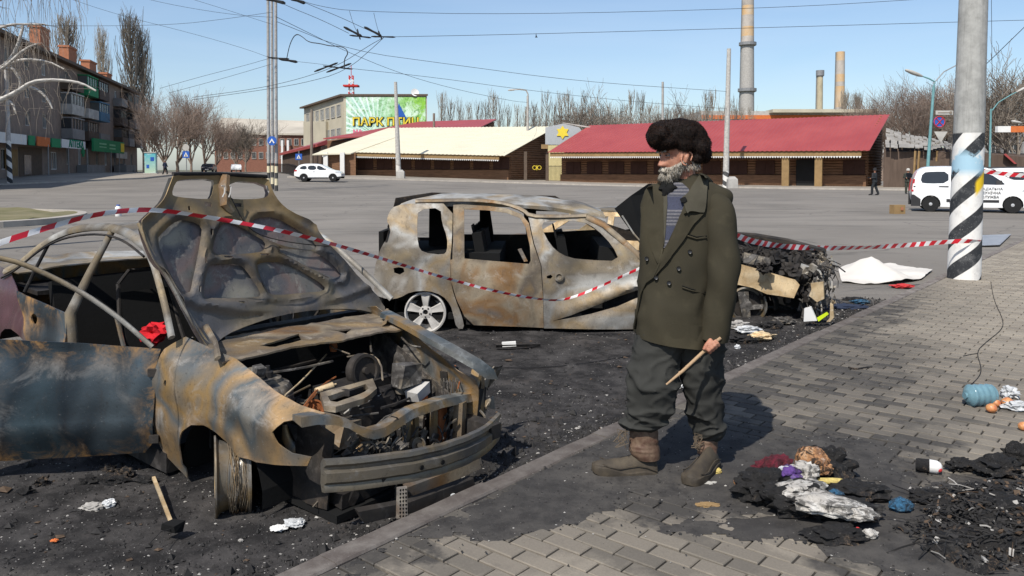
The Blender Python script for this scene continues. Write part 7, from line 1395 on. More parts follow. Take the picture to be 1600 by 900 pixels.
def strands(name, roots, mt, parent, w0=.0012, seed=1, kind=None):
    """roots: (point, dir0, dir1, length): three-sided tapering hairs"""
    vs, fs, tn = [], [], []
    for (p, d0, d1, L_), tv in zip(roots, np.random.RandomState(seed).rand(len(roots))):
        q = p + d0 * L_ * .45; e = q + d1 * L_ * .55; s_ = d0.orthogonal().normalized() * w0; u = d0.cross(s_).normalized() * w0; b = len(vs)
        vs += [p + s_, p - s_ * .5 + u, p - s_ * .5 - u, q + s_ * .8, q - s_ * .4 + u * .8, q - s_ * .4 - u * .8, e]; tn += [tv] * 7
        fs += [(b, b + 1, b + 4, b + 3), (b + 1, b + 2, b + 5, b + 4), (b + 2, b, b + 3, b + 5), (b + 3, b + 4, b + 6), (b + 4, b + 5, b + 6), (b + 5, b + 3, b + 6)]
    me = bpy.data.meshes.new(name); me.from_pydata([tuple(v) for v in vs], [], fs); me.materials.append(mt); at = me.attributes.new('tone', 'FLOAT', 'POINT'); at.data.foreach_set('value', np.array(tn, np.float32)); me.polygons.foreach_set('use_smooth', [True] * len(fs)); return link(name, me, parent)
rh = random.Random(11); H3 = HM.to_3x3()
M_['beard'] = hairmat('grey_beard_hair', [(.16, .13, .10), (.34, .30, .24), (.50, .46, .39), (.64, .60, .53), (.26, .22, .17)])
BB = MB()                        # beard mass under the hairs
BB.rings([[HM @ (lambda p, w_: Vector((p.x + w_ * math.cos(t_), p.y + w_ * math.sin(t_) * .7, z)))(headpt(t_, max(-.122, z)), th) for t_ in lin(-1.45, 1.45, 24)] for z, th in ((-.058, -.004), (-.07, .004), (-.085, .009), (-.10, .012), (-.118, .014), (-.13, .004), (-.14, -.008), (-.15, -.03))], False, False).build('beard_mass', mat('beard_base', (.22, .19, .155), var=.4, scale=60, bs=200, bump=1, bd=.004), man, 60)
ro = []
for k in range(3400):
    t_ = rh.uniform(-1.65, 1.65); z = rh.uniform(-.122, -.060 + .032 * max(0, abs(t_) - .6)); p = headpt(t_, z)
    if abs(t_) < .30 and -.082 < z < -.074: continue
    nrm = Vector((math.cos(t_), math.sin(t_), 0)); cb = Vector((-.10 + .25 * math.cos(t_), .1 * math.sin(t_), -1)).normalized(); j = Vector((rh.gauss(0, .16), rh.gauss(0, .16), rh.gauss(0, .16)))
    ro.append((HM @ (p + nrm * .004), H3 @ (nrm * .3 + cb * 1.0 + j).normalized(), H3 @ (cb + nrm * .05 + j * 1.1).normalized(), rh.uniform(.017, .042) * (1.5 if abs(t_) < .9 and z < -.085 else .75)))
for k in range(700):             # moustache
    y = rh.uniform(-.034, .034); p = Vector((.094 - 6 * y * y, y, -.066 - abs(y) * .28 + rh.gauss(0, .003))); ro.append((HM @ p, H3 @ Vector((.5, math.copysign(.5, y), -.7)).normalized(), H3 @ Vector((.0, math.copysign(.6, y), -1)).normalized(), rh.uniform(.014, .026)))
for s_ in (-1, 1):
    for k in range(150): y = s_ * rh.uniform(.012, .048); p = Vector((.094 - 5 * y * y, y, .024 + rh.gauss(0, .003))); ro.append((HM @ p, H3 @ Vector((.8, s_ * .4, .1)).normalized(), H3 @ Vector((.3, s_ * .8, -.3)).normalized(), rh.uniform(.009, .017)))
    for k in range(240):         # side hair over the nape and temples
        x = rh.uniform(-.085, .0); z = rh.uniform(-.075, -.01); 
        if x > -.045 and z > -.055: continue
        p = Vector((x, s_ * (.066 + .1 * (x + .04) * -.2), z)); ro.append((HM @ p, H3 @ Vector((-.2, s_ * .5, -.8)).normalized(), H3 @ Vector((-.1 + rh.gauss(0, .2), s_ * .15, -1)).normalized(), rh.uniform(.02, .045)))
strands('beard_hair', ro, M_['beard'], man, .0011)
# --- fur hat
M_['fur'] = hairmat('dark_fur', [(.004, .003, .002), (.012, .007, .005), (.022, .012, .008), (.050, .024, .014), (.007, .004, .003)], .45)
ht_ = MB()
def hb_(px, py, Y, w_, d_, h_, sd): ht_.blob(Q(px, py, Y), (w_, d_, h_), sd, .06, 3, 1.6)
hb_(1064, 213, YM + .02, .22, .24, .185, 1); hb_(1077, 216, YM + .03, .18, .24, .185, 2); hb_(1030, 212, YM - .005, .13, .22, .145, 3); hb_(1040, 222, YM - .015, .14, .2, .10, 8); hb_(1060, 205, YM - .045, .2, .10, .13, 4); hb_(1070, 222, YM - .055, .16, .07, .10, 10)
hb_(1092, 229, YM + .0, .115, .19, .14, 5); hb_(1098, 240, YM + .01, .085, .16, .10, 6); hb_(1088, 246, YM - .02, .07, .1, .07, 7); hb_(1045, 205, YM + .11, .2, .08, .13, 9)
hat = ht_.build('fur_hat', mat('fur_base', (.010, .006, .005), var=.4, scale=30, bs=120, bump=1), man, 180); rm_ = hat.modifiers.new('one_mass', 'REMESH'); rm_.mode = 'VOXEL'; rm_.voxel_size = .007; rm_.use_smooth_shade = True
tmp = bpy.context.evaluated_depsgraph_get(); he = hat.evaluated_get(tmp); hme = bpy.data.meshes.new_from_object(he)
ro = []; fc = [(f.center.copy(), f.normal.copy()) for f in hme.polygons]
for k in range(17000):
    p, n_ = rh.choice(fc); q = noise.noise_vector(p * 11) * .6; j = Vector((rh.gauss(0, .09), rh.gauss(0, .09), rh.gauss(0, .09))); d0 = (n_ * .55 + j + q + Vector((.15, 0, -.35))).normalized(); ro.append((p - n_ * .002, d0, (d0 + Vector((.2, 0, -.5)) + q).normalized(), rh.uniform(.006, .014)))
strands('fur', ro, M_['fur'], hat, .0010, 3); bpy.data.meshes.remove(hme)
# --- trousers
def foldf(amp, fr, q, rows=()):
    def f(v, t_, py):
        s_ = amp * .5 * (fbm(v.x * fr * .8, v.y * fr, v.z * fr * .45 + q, 1, 3))
        if amp > .01: s_ += .013 * max(0, 1 - 2.6 * abs(noise.noise(Vector((v.x * 5 + v.z * 4, v.y * 5, v.z * 7 - v.x * 5 + q))))) ** 2 + .010 * max(0, 1 - 3 * abs(noise.noise(Vector((v.x * 11 - v.z * 6, v.y * 9, v.z * 13 + q * 3))))) ** 2 - .008
        for y0, a_, w_, sl in rows: s_ += a_ * math.exp(-((py - y0 - sl * math.cos(t_ + q)) / w_) ** 2) * (.6 + .6 * math.sin(2 * t_ + y0))
        return s_
    return f
TRo = rowsloft([(505, 1000, 1075, YM + .00, .11), (535, 990, 1068, YM - .01, .11), (570, 985.5, 1063, YM - .03, .105), (605, 982.5, 1059, YM - .04, .10), (635, 981, 1052, YM - .03, .095), (652, 978, 1043, YM - .02, .088), (660, 969, 1037, YM - .015, .085), (667, 972, 1030, YM - .01, .078), (671, 984, 1024, YM - .01, .055)], 84, 2.1, 12, foldf(.020, 7, 1, [(650, .014, 3.2, 8), (659, .014, 2.6, 5), (640, .010, 3, 14), (585, .012, 8, 24), (556, .013, 6, -22), (612, .008, 7, 30)]))
MB().rings(TRo).build('trouser_leg', M_['trouser'], man, 60)
TLo = rowsloft([(505, 1052, 1130, YM + .02, .11), (535, 1050, 1132, YM + .01, .11), (570, 1057, 1130, YM + .01, .10), (605, 1067, 1128, YM + .02, .092), (640, 1077, 1127.5, YM + .03, .085), (662, 1081, 1130, YM + .04, .08), (675, 1085, 1131, YM + .04, .072), (684, 1092, 1127, YM + .05, .055), (688, 1098, 1121, YM + .05, .035)], 84, 2.1, 12, foldf(.020, 7, 3, [(670, .013, 3, 8), (655, .011, 4, -10), (600, .012, 8, 20), (575, .010, 6, -20), (628, .009, 6, 14)]))
MB().rings(TLo).build('trouser_leg', M_['trouser'], man, 60)
# --- boots
def boot(M, sh, shaft, top):
    b = [(-.045, .018, .05, .0), (-.035, .034, .095, 0), (-.01, .042, .12, 0), (.03, .044, .135, 0), (.075, .045, .128, 0), (.12, .047, .108, 0), (.17, .052, .090, 0), (.22, .053, .078, 0), (.26, .047, .068, .002), (.285, .034, .055, .006), (.298, .012, .038, .012)]; rs = []
    for x, hw_, h_, z0 in b:
        rs.append([M @ Vector((x, hw_ * math.cos(a) * (1 if math.sin(a) < .2 else 1 - .28 * math.sin(a)), .028 + z0 + (h_ - .028) * max(0, math.sin(a)) if math.sin(a) > 0 else .028 + z0 - .004)) for a in lin(0, 2 * math.pi * 23 / 24, 23)])
    o = MB().rings(rs).build('boot', M_['boot'], man, 60); rs = []
    for x, hw_, h_, z0 in b:
        wv = .010 * math.sin(x * 30 + 1); k = 1.06
        rs.append([M @ Vector((x * 1.02, y, z)) for y, z in ((-hw_ * k, z0), (-hw_ * k - .004, .018 + z0 + wv * .3), (-hw_ * k - .003, .036 + z0 + wv), (-hw_ * .96, .042 + z0 + wv), (hw_ * .96, .042 + z0 + wv), (hw_ * k + .003, .036 + z0 + wv), (hw_ * k + .004, .018 + z0 + wv * .3), (hw_ * k, z0))])
    MB().rings(rs).build('sole', M_['boot'], o, 40)
    for yy in (-1, 1): MB().tube([M @ Vector((x, yy * (hw_ + .002), .062 + .014 * math.sin(x * 25))) for x, hw_, h_, z0 in b[1:9]], .003, 5).build('welt', M_['boot'], o)
    rs = rowsloft(shaft, 32, 2.0, 5, foldf(.006, 22, 5, [(y, .005, 2.2, 3) for y in top])); MB().rings(rs).build('boot_shaft', M_['leather'], o, 60); return o
fr_ = Q(1029, 746.5, YM - .02); b1 = boot(Matrix.Translation(fr_ + Vector((-.055, 0, -.0))) @ Matrix.Rotation(R(183), 4, 'Z') @ Matrix.Rotation(R(-7), 4, 'Y'), 0, [(664, 986, 1026, YM - .01, .062), (675, 984, 1028, YM - .01, .062), (690, 984, 1028, YM - .01, .062), (700, 983, 1030, YM - .015, .062), (708, 985, 1031, YM - .02, .060), (716, 992, 1031, YM - .02, .055)], (688, 697, 703))
fl_ = Q(1112, 727, YM + .03); b2_ = boot(Matrix.Translation(Vector((fl_.x, fl_.y, .0))) @ Matrix.Rotation(R(233), 4, 'Z'), 0, [(682, 1092, 1122, YM + .05, .045), (690, 1090, 1121, YM + .05, .048), (700, 1090, 1120, YM + .04, .048), (708, 1090, 1120, YM + .03, .045)], (690, 698))
for (cx, cy, Y, o_) in ((976, 676, YM - .07, b1), (1092, 682, YM - .03, b2_)):
    for k in range(9):
        a = Q(cx + rh.uniform(-2, 6), cy + rh.uniform(-2, 5), Y); MB().tube([a, a + Vector((rh.uniform(-.05, .0), -.01, rh.uniform(-.01, .02))), a + Vector((rh.uniform(-.06, .01), -.015, rh.uniform(-.05, -.02))), a + Vector((rh.uniform(-.07, .0), -.01, rh.uniform(-.08, -.04)))], .0024, 5).build('lace', M_['lace'], o_)
# --- coat: trunk, sleeves, then lapels, collar, pockets and buttons laid on the surface
def cf(v, t_, py):
    s_ = .008 * fbm(v.x * 5, v.y * 5, v.z * 3, 1, 3) + .005 * fbm(v.x * 12, v.y * 12, v.z * 6, 1, 3) + .009 * max(0, 1 - 3 * abs(noise.noise(Vector((v.x * 5 + v.z * 3, v.y * 5, v.z * 3.5 - v.x * 3))))) ** 2
    if py > 380: s_ += .012 * sstep(380, 520, py) * math.sin(3 * t_ + .8)
    return s_
CT = [(272, 1052, 1092, YM + .04, .055), (281, 1040, 1103, YM + .04, .075), (290, 1020, 1124, YM + .04, .095), (299, 1009, 1140, YM + .04, .115), (314, 1004, 1141, YM + .04, .135), (345, 1002, 1130, YM + .03, .15), (400, 1000, 1117, YM + .02, .155), (450, 997.5, 1112, YM + .02, .16), (490, 994, 1113, YM + .02, .17), (518, 990.5, 1118, YM + .02, .176, -.06), (531, 990.5, 1120, YM + .02, .178, -.14)]
tr_ = rowsloft(CT, 64, 2.25, 5, cf, -.12); tail = [[c_ + (v - c_) * .965 + Vector((0, 0, dz)) for v in tr_[-1]] for c_ in [sum(tr_[-1], Vector()) / 64] for dz in (.001, .03, .12)]
coat = MB().rings(tr_ + tail, True).build('coat', M_['coat'], man, 60)
def sleeve(a, b, c, rad, q):
    pts = [a + Vector((-.07 if q == 0 else .04, .03, .075)), a + Vector((-.02 if q == 0 else 0, .01, .04)), a, a.lerp(b, .35), a.lerp(b, .7), b, b.lerp(c, .3), b.lerp(c, .65), c, c + (c - b).normalized() * .025]; pts2 = chaikin(pts, 2, False); n = len(pts2); m = MB(); rs = []; fr_r = [np.interp(i / (n - 1), lin(0, 1, len(rad) - 1), rad) for i in range(n)]
    m.tube(pts2, fr_r, 32); m.v = [tuple(Vector(v) + (Vector(v) - Vector(pts2[min(n - 1, i // 32)])).normalized() * (.007 * fbm(v[0] * 6, v[1] * 6, v[2] * 3.4 + q, 1, 3) + .006 * math.sin(v[2] * 26 + 3 * v[0] * 12 + q) * gs((i // 32) / n, .5, .22))) for i, v in enumerate(m.v)]
    return m
sl = sleeve(SHL + Vector((-.015, .03, -.02)), ELL + Vector((-.005, .0, 0)), WRL + Vector((.006, .02, .03)), [.03, .062, .078, .083, .082, .080, .078, .076, .075, .074], 0).build('sleeve', M_['coat'], coat, 60)
sr = sleeve(SHR + Vector((.02, -.04, -.02)), ELR + Vector((.01, -.06, 0)), WRR, [.03, .06, .08, .085, .08, .078, .074, .07, .068, .068], 4).build('sleeve', M_['coat'], coat, 60)
bv_ = BVHTree.FromPolygons([Vector(v) for v in [tuple(v.co) for v in coat.data.vertices]], [tuple(p.vertices) for p in coat.data.polygons]); CO = Vector((0, 0, HC)) - Vector(man.location)
def onc(px, py, off=.004, bvh=None):
    r_ = ray(px, py).normalized(); h = (bvh or bv_).ray_cast(CO, r_)
    if h[0] is None: return CO + r_ * ((YM - .12) / r_.y)
    n_ = h[1] if h[1].dot(r_) < 0 else -h[1]; return h[0] + (n_ * .6 - r_ * .4) * off
def patch(name, px, off, mt, parent=coat, step=4, thick=.005, amp=0): return panel(name, px, lambda u, v: onc(u, v, off + amp * fbm(u * .05, v * .05)), mt, parent, step=step, thick=-thick)
# the opening: sweater, then the lapels proud of it
patch('sweater', [(1036, 291), (1050, 284), (1066, 286), (1077, 296), (1072, 318), (1056, 352), (1040, 386), (1037, 388), (1036, 340)], .004, M_['sweater'], man)
patch('inner_shirt', [(1034, 296), (1042, 288), (1043, 320), (1041, 350), (1038, 384), (1035, 350)], .009, M_['collar'], man)
patch('lapel', chaikin([(1010, 293), (1028, 287), (1036, 300), (1037, 330), (1037, 360), (1038, 388), (1030, 415), (1022, 400), (1010, 360), (1006, 320)], 1), .012, M_['coat'])
patch('lapel', [(1082, 292), (1078, 330), (1068, 334), (1071, 341), (1100, 333), (1084, 350), (1064, 380), (1040, 412), (1023, 433), (1020, 430), (1038, 392), (1056, 352), (1070, 318), (1076, 300)], .014, M_['coat'])
patch('fold_shadow_line', [(1086, 345), (1064, 379), (1044, 408), (1023, 434), (1021, 433), (1040, 408), (1060, 378), (1082, 346)], .006, M_['soot_blk'])  # shadow along the lapel fold, painted as a black strip on the coat
patch('collar', chaikin([(1068, 318), (1062, 312), (1078, 300), (1086, 284), (1093, 272), (1106, 276), (1104, 300), (1101, 331), (1097, 333), (1078, 330), (1072, 335)], 1), .022, M_['collar'])
MB().tube([Q(1093, 273, YM - .03), Q(1103, 279, YM - .02), Q(1108, 286, YM + .06), Q(1100, 280, YM + .14), Q(1070, 276, YM + .17), Q(1046, 284, YM + .10)], [.012, .018, .022, .024, .022, .012], 10).build('collar_roll', M_['coat'], coat, 60)
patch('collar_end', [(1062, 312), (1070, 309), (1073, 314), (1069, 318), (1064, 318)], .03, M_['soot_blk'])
MB().tube([onc(x, y, .012) for x, y in ((1036, 389), (1031, 412), (1022, 433), (1011, 441), (1003, 458), (998, 485), (994, 514))], .0055, 6).build('front_edge', M_['coat'], coat, 180)
MB().tube([onc(x, y, .006) for x, y in ((1066, 449), (1080, 454), (1104, 459.5))], .004, 6).build('pocket_welt', M_['coat'], coat, 180); MB().tube([onc(x, y, .002) for x, y in ((1066, 446.5), (1080, 451.5), (1104, 457))], .0022, 6).build('pocket_mouth', M_['soot_blk'], coat, 180)
MB().tube([onc(x, y, .006) for x, y in ((1073, 368), (1088, 373), (1104, 371.5))], .0045, 6).build('breast_pocket_welt', M_['coat'], coat, 180); MB().tube([onc(x, y, .003) for x, y in ((1073, 365), (1088, 370), (1104, 368.5))], .002, 6).build('breast_pocket_mouth', M_['soot_blk'], coat, 180)
for x, y in ((1012, 404), (1026, 433.5), (1060.5, 419.5), (1045.5, 442), (1077.5, 393.5)):
    p = onc(x, y, .012); n_ = (CO - p).normalized(); MB().lathe([(0, -.004), (.0105, -.004), (.0115, .001), (.010, .004), (.006, .0025), (0, .0025)], 14, Matrix.Translation(p) @ n_.to_track_quat('Z', 'Y').to_matrix().to_4x4()).build('button', M_['button'], coat, 50)
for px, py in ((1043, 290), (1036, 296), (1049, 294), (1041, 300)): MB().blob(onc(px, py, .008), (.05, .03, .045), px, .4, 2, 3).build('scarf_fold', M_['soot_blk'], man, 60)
stk = thing('wooden_stick', 'peeled wooden stick held in the left hand of the old man', 'stick', tuple(S0 + Vector(man.location)))
MB().tube([Vector((0, 0, 0)), (S1_ - S0) * .35 + Vector((0, 0, .004)), (S1_ - S0) * .7 + Vector((0, 0, -.003)), (S1_ - S0)], [.0085, .0092, .0085, .005], 9).build('shaft', M_['stick'], stk, 50); 
for f in (.4, .62, .75): MB().blob((S1_ - S0) * f, (.021, .019, .019), f * 9, .1, 1).build('knot', M_['stick'], stk, 60)
# --- small figures far behind
def figure(label, px, Y, h, yaw, top, low, capm, cap_r=.12, gun=False, stride=.25):
    b = ground_at(px, Y); o = thing('person', label, 'person', tuple(b), yaw); s_ = h / 1.75; V = lambda x, y, z: Vector((x, y, z)) * s_
    m = MB(); m.tube([V(0, 0, 1.74), V(0, 0, 1.70), V(.01, 0, 1.62), V(0, 0, 1.53), V(0, 0, 1.46), V(0, 0, 1.38)], [.03 * s_, .085 * s_, .095 * s_, .06 * s_, .055 * s_, .09 * s_], 12)
    m.tube([V(0, 0, 1.42), V(0, 0, 1.2), V(0, 0, .95)], [.13 * s_, .15 * s_, .14 * s_], 12)
    ar = []; lg = []
    for k in (-1, 1):
        a = [V(0, k * .19, 1.40), V(-.03 + k * .08 * (1 - gun), k * .25, 1.14), V(.10 + (.12 if gun else k * .08), k * (.20 - .08 * gun), 1.0 if not gun else 1.12)]; ar.append(a); m.tube(a, [.05 * s_, .04 * s_, .03 * s_], 8); m.tube([a[-1], a[-1] + V(.06, 0, -.06)], [.035 * s_, .02 * s_], 8)
        l = [V(0, k * .09, .92), V(k * stride * .6 + .03, k * .10, .50), V(k * stride - .04, k * .10, .09), V(k * stride + .12, k * .10, .05)]; lg.append(l); m.tube(l, [.09 * s_, .065 * s_, .045 * s_, .035 * s_], 8)
    bd = m.build('body', M_['skin'], o, 180); r_ = bd.modifiers.new('one_skin', 'REMESH'); r_.mode = 'VOXEL'; r_.voxel_size = .022; r_.use_smooth_shade = True
    m = MB(); m.rings([oring(V(0, 0, z), a * s_, b_ * s_, 14, R(90), 2.4) for z, a, b_ in ((1.48, .09, .08), (1.44, .2, .11), (1.25, .22, .15), (1.0, .2, .15), (.85, .21, .16))])
    for a in ar: m.tube(a, [.075 * s_, .065 * s_, .05 * s_], 8)
    m.build('jacket', M_[top], o, 60)
    for l in lg: MB().tube(l[:3], [.105 * s_, .085 * s_, .07 * s_], 8).build('trouser_leg', M_[low], o, 60); MB().tube([l[2] + V(0, 0, .06), l[2], l[3] + V(.04, 0, -.02)], [.06 * s_, .06 * s_, .035 * s_], 8).build('boot', M_['black'], o, 60)
    MB().lathe([(.125 * s_, 1.62 * s_), (cap_r * s_, 1.70 * s_), (.08 * s_, 1.77 * s_), (0, 1.79 * s_)], 12).build('helmet' if gun else 'cap', M_[capm], o, 60)
    if gun: MB().box(V(.22, 0, 1.15), V(.5, .05, .08), .6).box(V(.12, .05, 1.1), V(.15, .05, .14), .6).build('rifle', M_['black'], o); MB().box(V(.13, 0, 1.25), V(.08, .3, .4)).build('vest', M_['plast'], o)
M_['navy'] = mat('navy_cloth', (.03, .04, .07)); M_['camo'] = mat('camouflage_cloth', (.07, .075, .055), scale=6, var=.7, col2=(.03, .035, .03)); M_['dkcloth'] = mat('dark_uniform', (.025, .028, .032))
figure('uniformed person in dark gear walking past the right end of the red barn', 1367, 52, 1.76, R(160), 'dkcloth', 'dkcloth', 'black', stride=.2, gun=True)
figure('armed person in camouflage and helmet standing by the ruined shed', 1419, 55, 1.74, R(250), 'camo', 'camo', 'offwhite', gun=True, stride=.08)
figure('pedestrian in navy jacket walking beside the advertising pillar', 258, 88, 1.72, R(-10), 'navy', 'dkcloth', 'bark', stride=.22)
# ================================================================== SOOT FILM, DEBRIS, TAPE
FILM = [(.55, 4.35, 1.15, .50, .45, .55), (1.35, 4.25, .95, .55, .0, .5), (2.25, 3.35, .95, .62, 0, .5), (-.22, 3.62, .95, .16, KA, .8), (.25, 3.85, .7, .35, .7, .7), (1.2, 3.55, .6, .25, .2, .8)]
def film(x, y):
    a = x + .30 * fbm(x, y, 3, 1.6, 5); b = y + .22 * fbm(x, y, 9, 1.6, 5); m = 0
    for cx, cy, rx, ry, ro, so in FILM:
        dx, dy = a - cx, b - cy; u = (dx * math.cos(ro) + dy * math.sin(ro)) / rx; v = (-dx * math.sin(ro) + dy * math.cos(ro)) / ry; m = max(m, min(1, max(0, (1 + so * .5 - math.hypot(u, v)) / so)))
    return m + .28 * fbm(x, y, 1, 7, 4)
def filmmat():
    t = NT('trodden_soot'); pos = t.coord(True); n4 = t.noise(6, 8, .75, co=pos); n3 = t.noise(70, 5, .8, co=pos); n1 = t.noise(1.4, 5, .6, co=pos)
    c = t.mix(t.rng(n1, .35, .65), (.050, .047, .045), (.085, .078, .070)); c = t.mix(t.rng(n4, .42, .64), c, (.034, .032, .031)); c = t.mix(t.rng(n3, .6, .68, 0, .5), c, (.13, .125, .12)); c = t.mix(t.rng(n4, .62, .74, 0, .5), c, (.10, .085, .07))
    t.bump(t.math('ADD', n3, n4), .6, .008); return t.done(c, .9, Specular_IOR_Level=.15)
M_['film'] = filmmat()
vs, fs, ix = [], [], {}
STP = .02; NI, NJ = int(4.6 / STP), int(4.9 / STP); H_ = {}
for j in range(NJ):
    for i in range(NI):
        x, y = -1.1 + i * STP, 2.9 + j * STP
        H_[i, j] = film(x, y) - .66 if (Vector((x, y, 0)) - K0).dot(KN) > .02 else -1
for j in range(NJ - 1):
    for i in range(NI - 1):
        q = [(i, j), (i + 1, j), (i + 1, j + 1), (i, j + 1)]
        if sum(H_[k] > 0 for k in q) < 3: continue
        for k in q:
            if k not in ix:
                ix[k] = len(vs); h = H_[k]; x, y = -1.1 + k[0] * STP, 2.9 + k[1] * STP
                vs.append((x + .006 * fbm(x, y, 2, 20, 2), y + .006 * fbm(x, y, 6, 20, 2), -.001 + .007 * min(1, max(0, h) * 3) + .003 * max(0, h) * fbm(x, y, 0, 9, 3)))
        fs.append(tuple(ix[k] for k in q))
me = bpy.data.meshes.new('soot_layer'); me.from_pydata(vs, [], fs); me.materials.append(M_['film']); me.polygons.foreach_set('use_smooth', [True] * len(fs)); link('soot_layer', me, None, None, 'stuff')
# loose grit, ash flakes and charred bits, joined by kind
rg_ = random.Random(21)
def zat(x, y):
    t = sidet(x, y); return roadz(x, y) if t < -.13 else .004
def scatter(name, n, area, size, mt, kind='box', dens=None, flat=.4):
    m = MB(); c = 0
    while c < n:
        x, y = area(); 
        if dens and rg_.random() > dens(x, y): continue
        if -.13 < sidet(x, y) < 0 and rg_.random() < .7: continue
        c += 1; s_ = size * rg_.lognormvariate(0, .5); z = zat(x, y)
        a = rg_.random() * 6.28; k = rg_.choice((3, 4, 4, 5)); pts = [Vector((x + s_ * math.cos(a + 6.28 * i / k) * rg_.uniform(.5, 1), y + s_ * math.sin(a + 6.28 * i / k) * rg_.uniform(.5, 1), z + rg_.uniform(0, .3) * s_)) for i in range(k)]
        top = Vector((x, y, z + s_ * flat * rg_.uniform(.5, 1.5))); b = len(m.v); m.v += [tuple(p) for p in pts] + [tuple(top)]; m.f += [(b + i, b + (i + 1) % k, b + k) for i in range(k)] ; m.mi += [0] * k
    me = m.mesh(name, M_[mt]); link(name, me, None, None, 'stuff')
def ar_road(): return rg_.uniform(-5, 4.6), rg_.uniform(2.4, 10.5) ** 1.0
def ar_near(): return rg_.uniform(-3.2, .6), 2.7 + 3.5 * rg_.random() ** 1.4
def roadd(x, y): return 0 if sidet(x, y) > -.12 else sstep(10.5, 8.5, y)
def sided(x, y): return 0 if sidet(x, y) < 0 else min(1, max(0, film(x, y)))
M_['flake'] = mat('pale_ash_flakes', (.40, .38, .35), var=.5, scale=30); M_['grit'] = mat('black_grit', (.035, .033, .032), var=.4, scale=30); M_['browngrit'] = mat('brown_scorched_bits', (.11, .075, .05), var=.5, scale=30)
scatter('ash_flakes', 3600, ar_road, .0042, 'flake', dens=roadd); scatter('ash_flakes', 2200, ar_near, .0034, 'flake', dens=roadd); scatter('charred_grit', 6000, ar_road, .010, 'grit', dens=roadd, flat=.7); scatter('charred_grit', 6000, ar_near, .0065, 'grit', dens=roadd, flat=.8)
scatter('scorched_bits', 700, ar_road, .013, 'browngrit', dens=roadd)
def ar_side(): return rg_.uniform(-1, 3.6), rg_.uniform(2.9, 6.5)
scatter('ash_flakes', 1500, ar_side, .0028, 'flake', dens=sided); scatter('charred_grit', 3400, ar_side, .0042, 'grit', dens=sided, flat=.7)
def ar_kerb(): s_ = rg_.uniform(-.5, 9); p = KP(s_, -.13 - abs(rg_.gauss(0, .22))); return p.x, p.y
scatter('charred_grit', 3200, ar_kerb, .010, 'grit', flat=1.0); scatter('ash_flakes', 900, ar_kerb, .008, 'flake')
# heap of burnt rubbish, right foreground
hp = G(1560, 815, 0)
def heapmat():
    t = NT('burnt_rubbish'); co = t.coord(); n1 = t.noise(9, 8, .75, .8); n2 = t.noise(45, 6, .8); n3 = t.noise(4, 4, .5)
    c = t.ramp(n1, [(.3, (.012, .012, .012)), (.45, (.03, .028, .027)), (.55, (.015, .015, .016)), (.66, (.075, .07, .065)), (.75, (.03, .03, .03))]); c = t.mix(t.rng(n2, .6, .68, 0, .7), c, (.26, .25, .23)); c = t.mix(t.math('MULTIPLY', t.rng(n3, .55, .62), t.rng(n2, .5, .6)), c, (.17, .12, .08)); t.bump(t.math('ADD', n1, n2), 1, .02); return t.done(c, .8)
M_['heap'] = heapmat()
hz = lambda x, y: max(0, 1 - math.hypot((x - 2.45) / .70, (y - 3.45) / .48) + .35 * fbm(x, y, 0, 2.5, 4))
vs, fs, ix = [], [], {}
for j in range(90):
    for i in range(100):
        x, y = 1.3 + i * .018, 2.75 + j * .016; h = hz(x, y); ix[i, j] = len(vs); vs.append((x, y, -.02 + (.03 + .10 * min(1, h * 1.6) + .035 * fbm(x, y, 0, 7, 4) * min(1, h * 2) + .02 * fbm(x, y, 4, 20, 3) * min(1, h * 3)) * min(1, h * 5)))
for j in range(89):
    for i in range(99): fs.append((ix[i, j], ix[i + 1, j], ix[i + 1, j + 1], ix[i, j + 1]))
me = bpy.data.meshes.new('rubbish_heap'); me.from_pydata(vs, [], [f for f in fs if max(vs[k][2] for k in f) > -.015]); me.materials.append(M_['heap']); me.polygons.foreach_set('use_smooth', [True] * len(me.polygons)); link('rubbish_heap', me, None, None, 'stuff')
m = {k: MB() for k in ('grit', 'flake', 'browngrit')}
for k in range(2600):
    x, y = rg_.gauss(2.2, .42), rg_.gauss(3.5, .28); h = hz(x, y)
    if h <= 0: continue
    z = .01 + .10 * min(1, h * 1.6) * min(1, h * 5); q = m['grit' if k % 7 else ('flake' if k % 2 else 'browngrit')]
    if k % 3: q.box((x, y, z + rg_.uniform(0, .02)), (rg_.uniform(.005, .032), rg_.uniform(.004, .02), rg_.uniform(.002, .008)), rg_.random() * 3, rg_.gauss(0, .5), rg_.gauss(0, .5), .003)
    else: p = Vector((x, y, z)); d_ = Vector((rg_.gauss(0, .04), rg_.gauss(0, .03), rg_.uniform(0, .02))); q.tube([p, p + d_, p + d_ * 1.8 + Vector((0, 0, -.01))], rg_.uniform(.001, .004), 3)
for k, v in m.items(): v.build('charred_scraps', M_[k], kind='stuff')
def crumple(name, label, cat, c, d, mt, seed, amp=.5, fr=2.5, sub=4, kind=None):
    m = MB(); bm = bmesh.new(); bmesh.ops.create_icosphere(bm, subdivisions=sub, radius=1); q = Vector((seed * 3.7, seed, 2)); vs = []
    for v in bm.verts:
        r_ = 1 + amp * (noise.noise(v.co * fr + q) + .5 * abs(noise.noise(v.co * fr * 2.3 + q)) + .3 * noise.noise(v.co * fr * 5 + q)); p = v.co * r_; vs.append((p.x * d[0] / 2, p.y * d[1] / 2, max(-d[2] * .42, p.z * d[2] / 2) + d[2] * .42))
    fs_ = [tuple(v.index for v in f.verts) for f in bm.faces]; bm.free(); m.add(vs, fs_); o = m.build(name, M_[mt], smooth=35, loc=tuple(c)); return tag(o, label, cat) if label else o
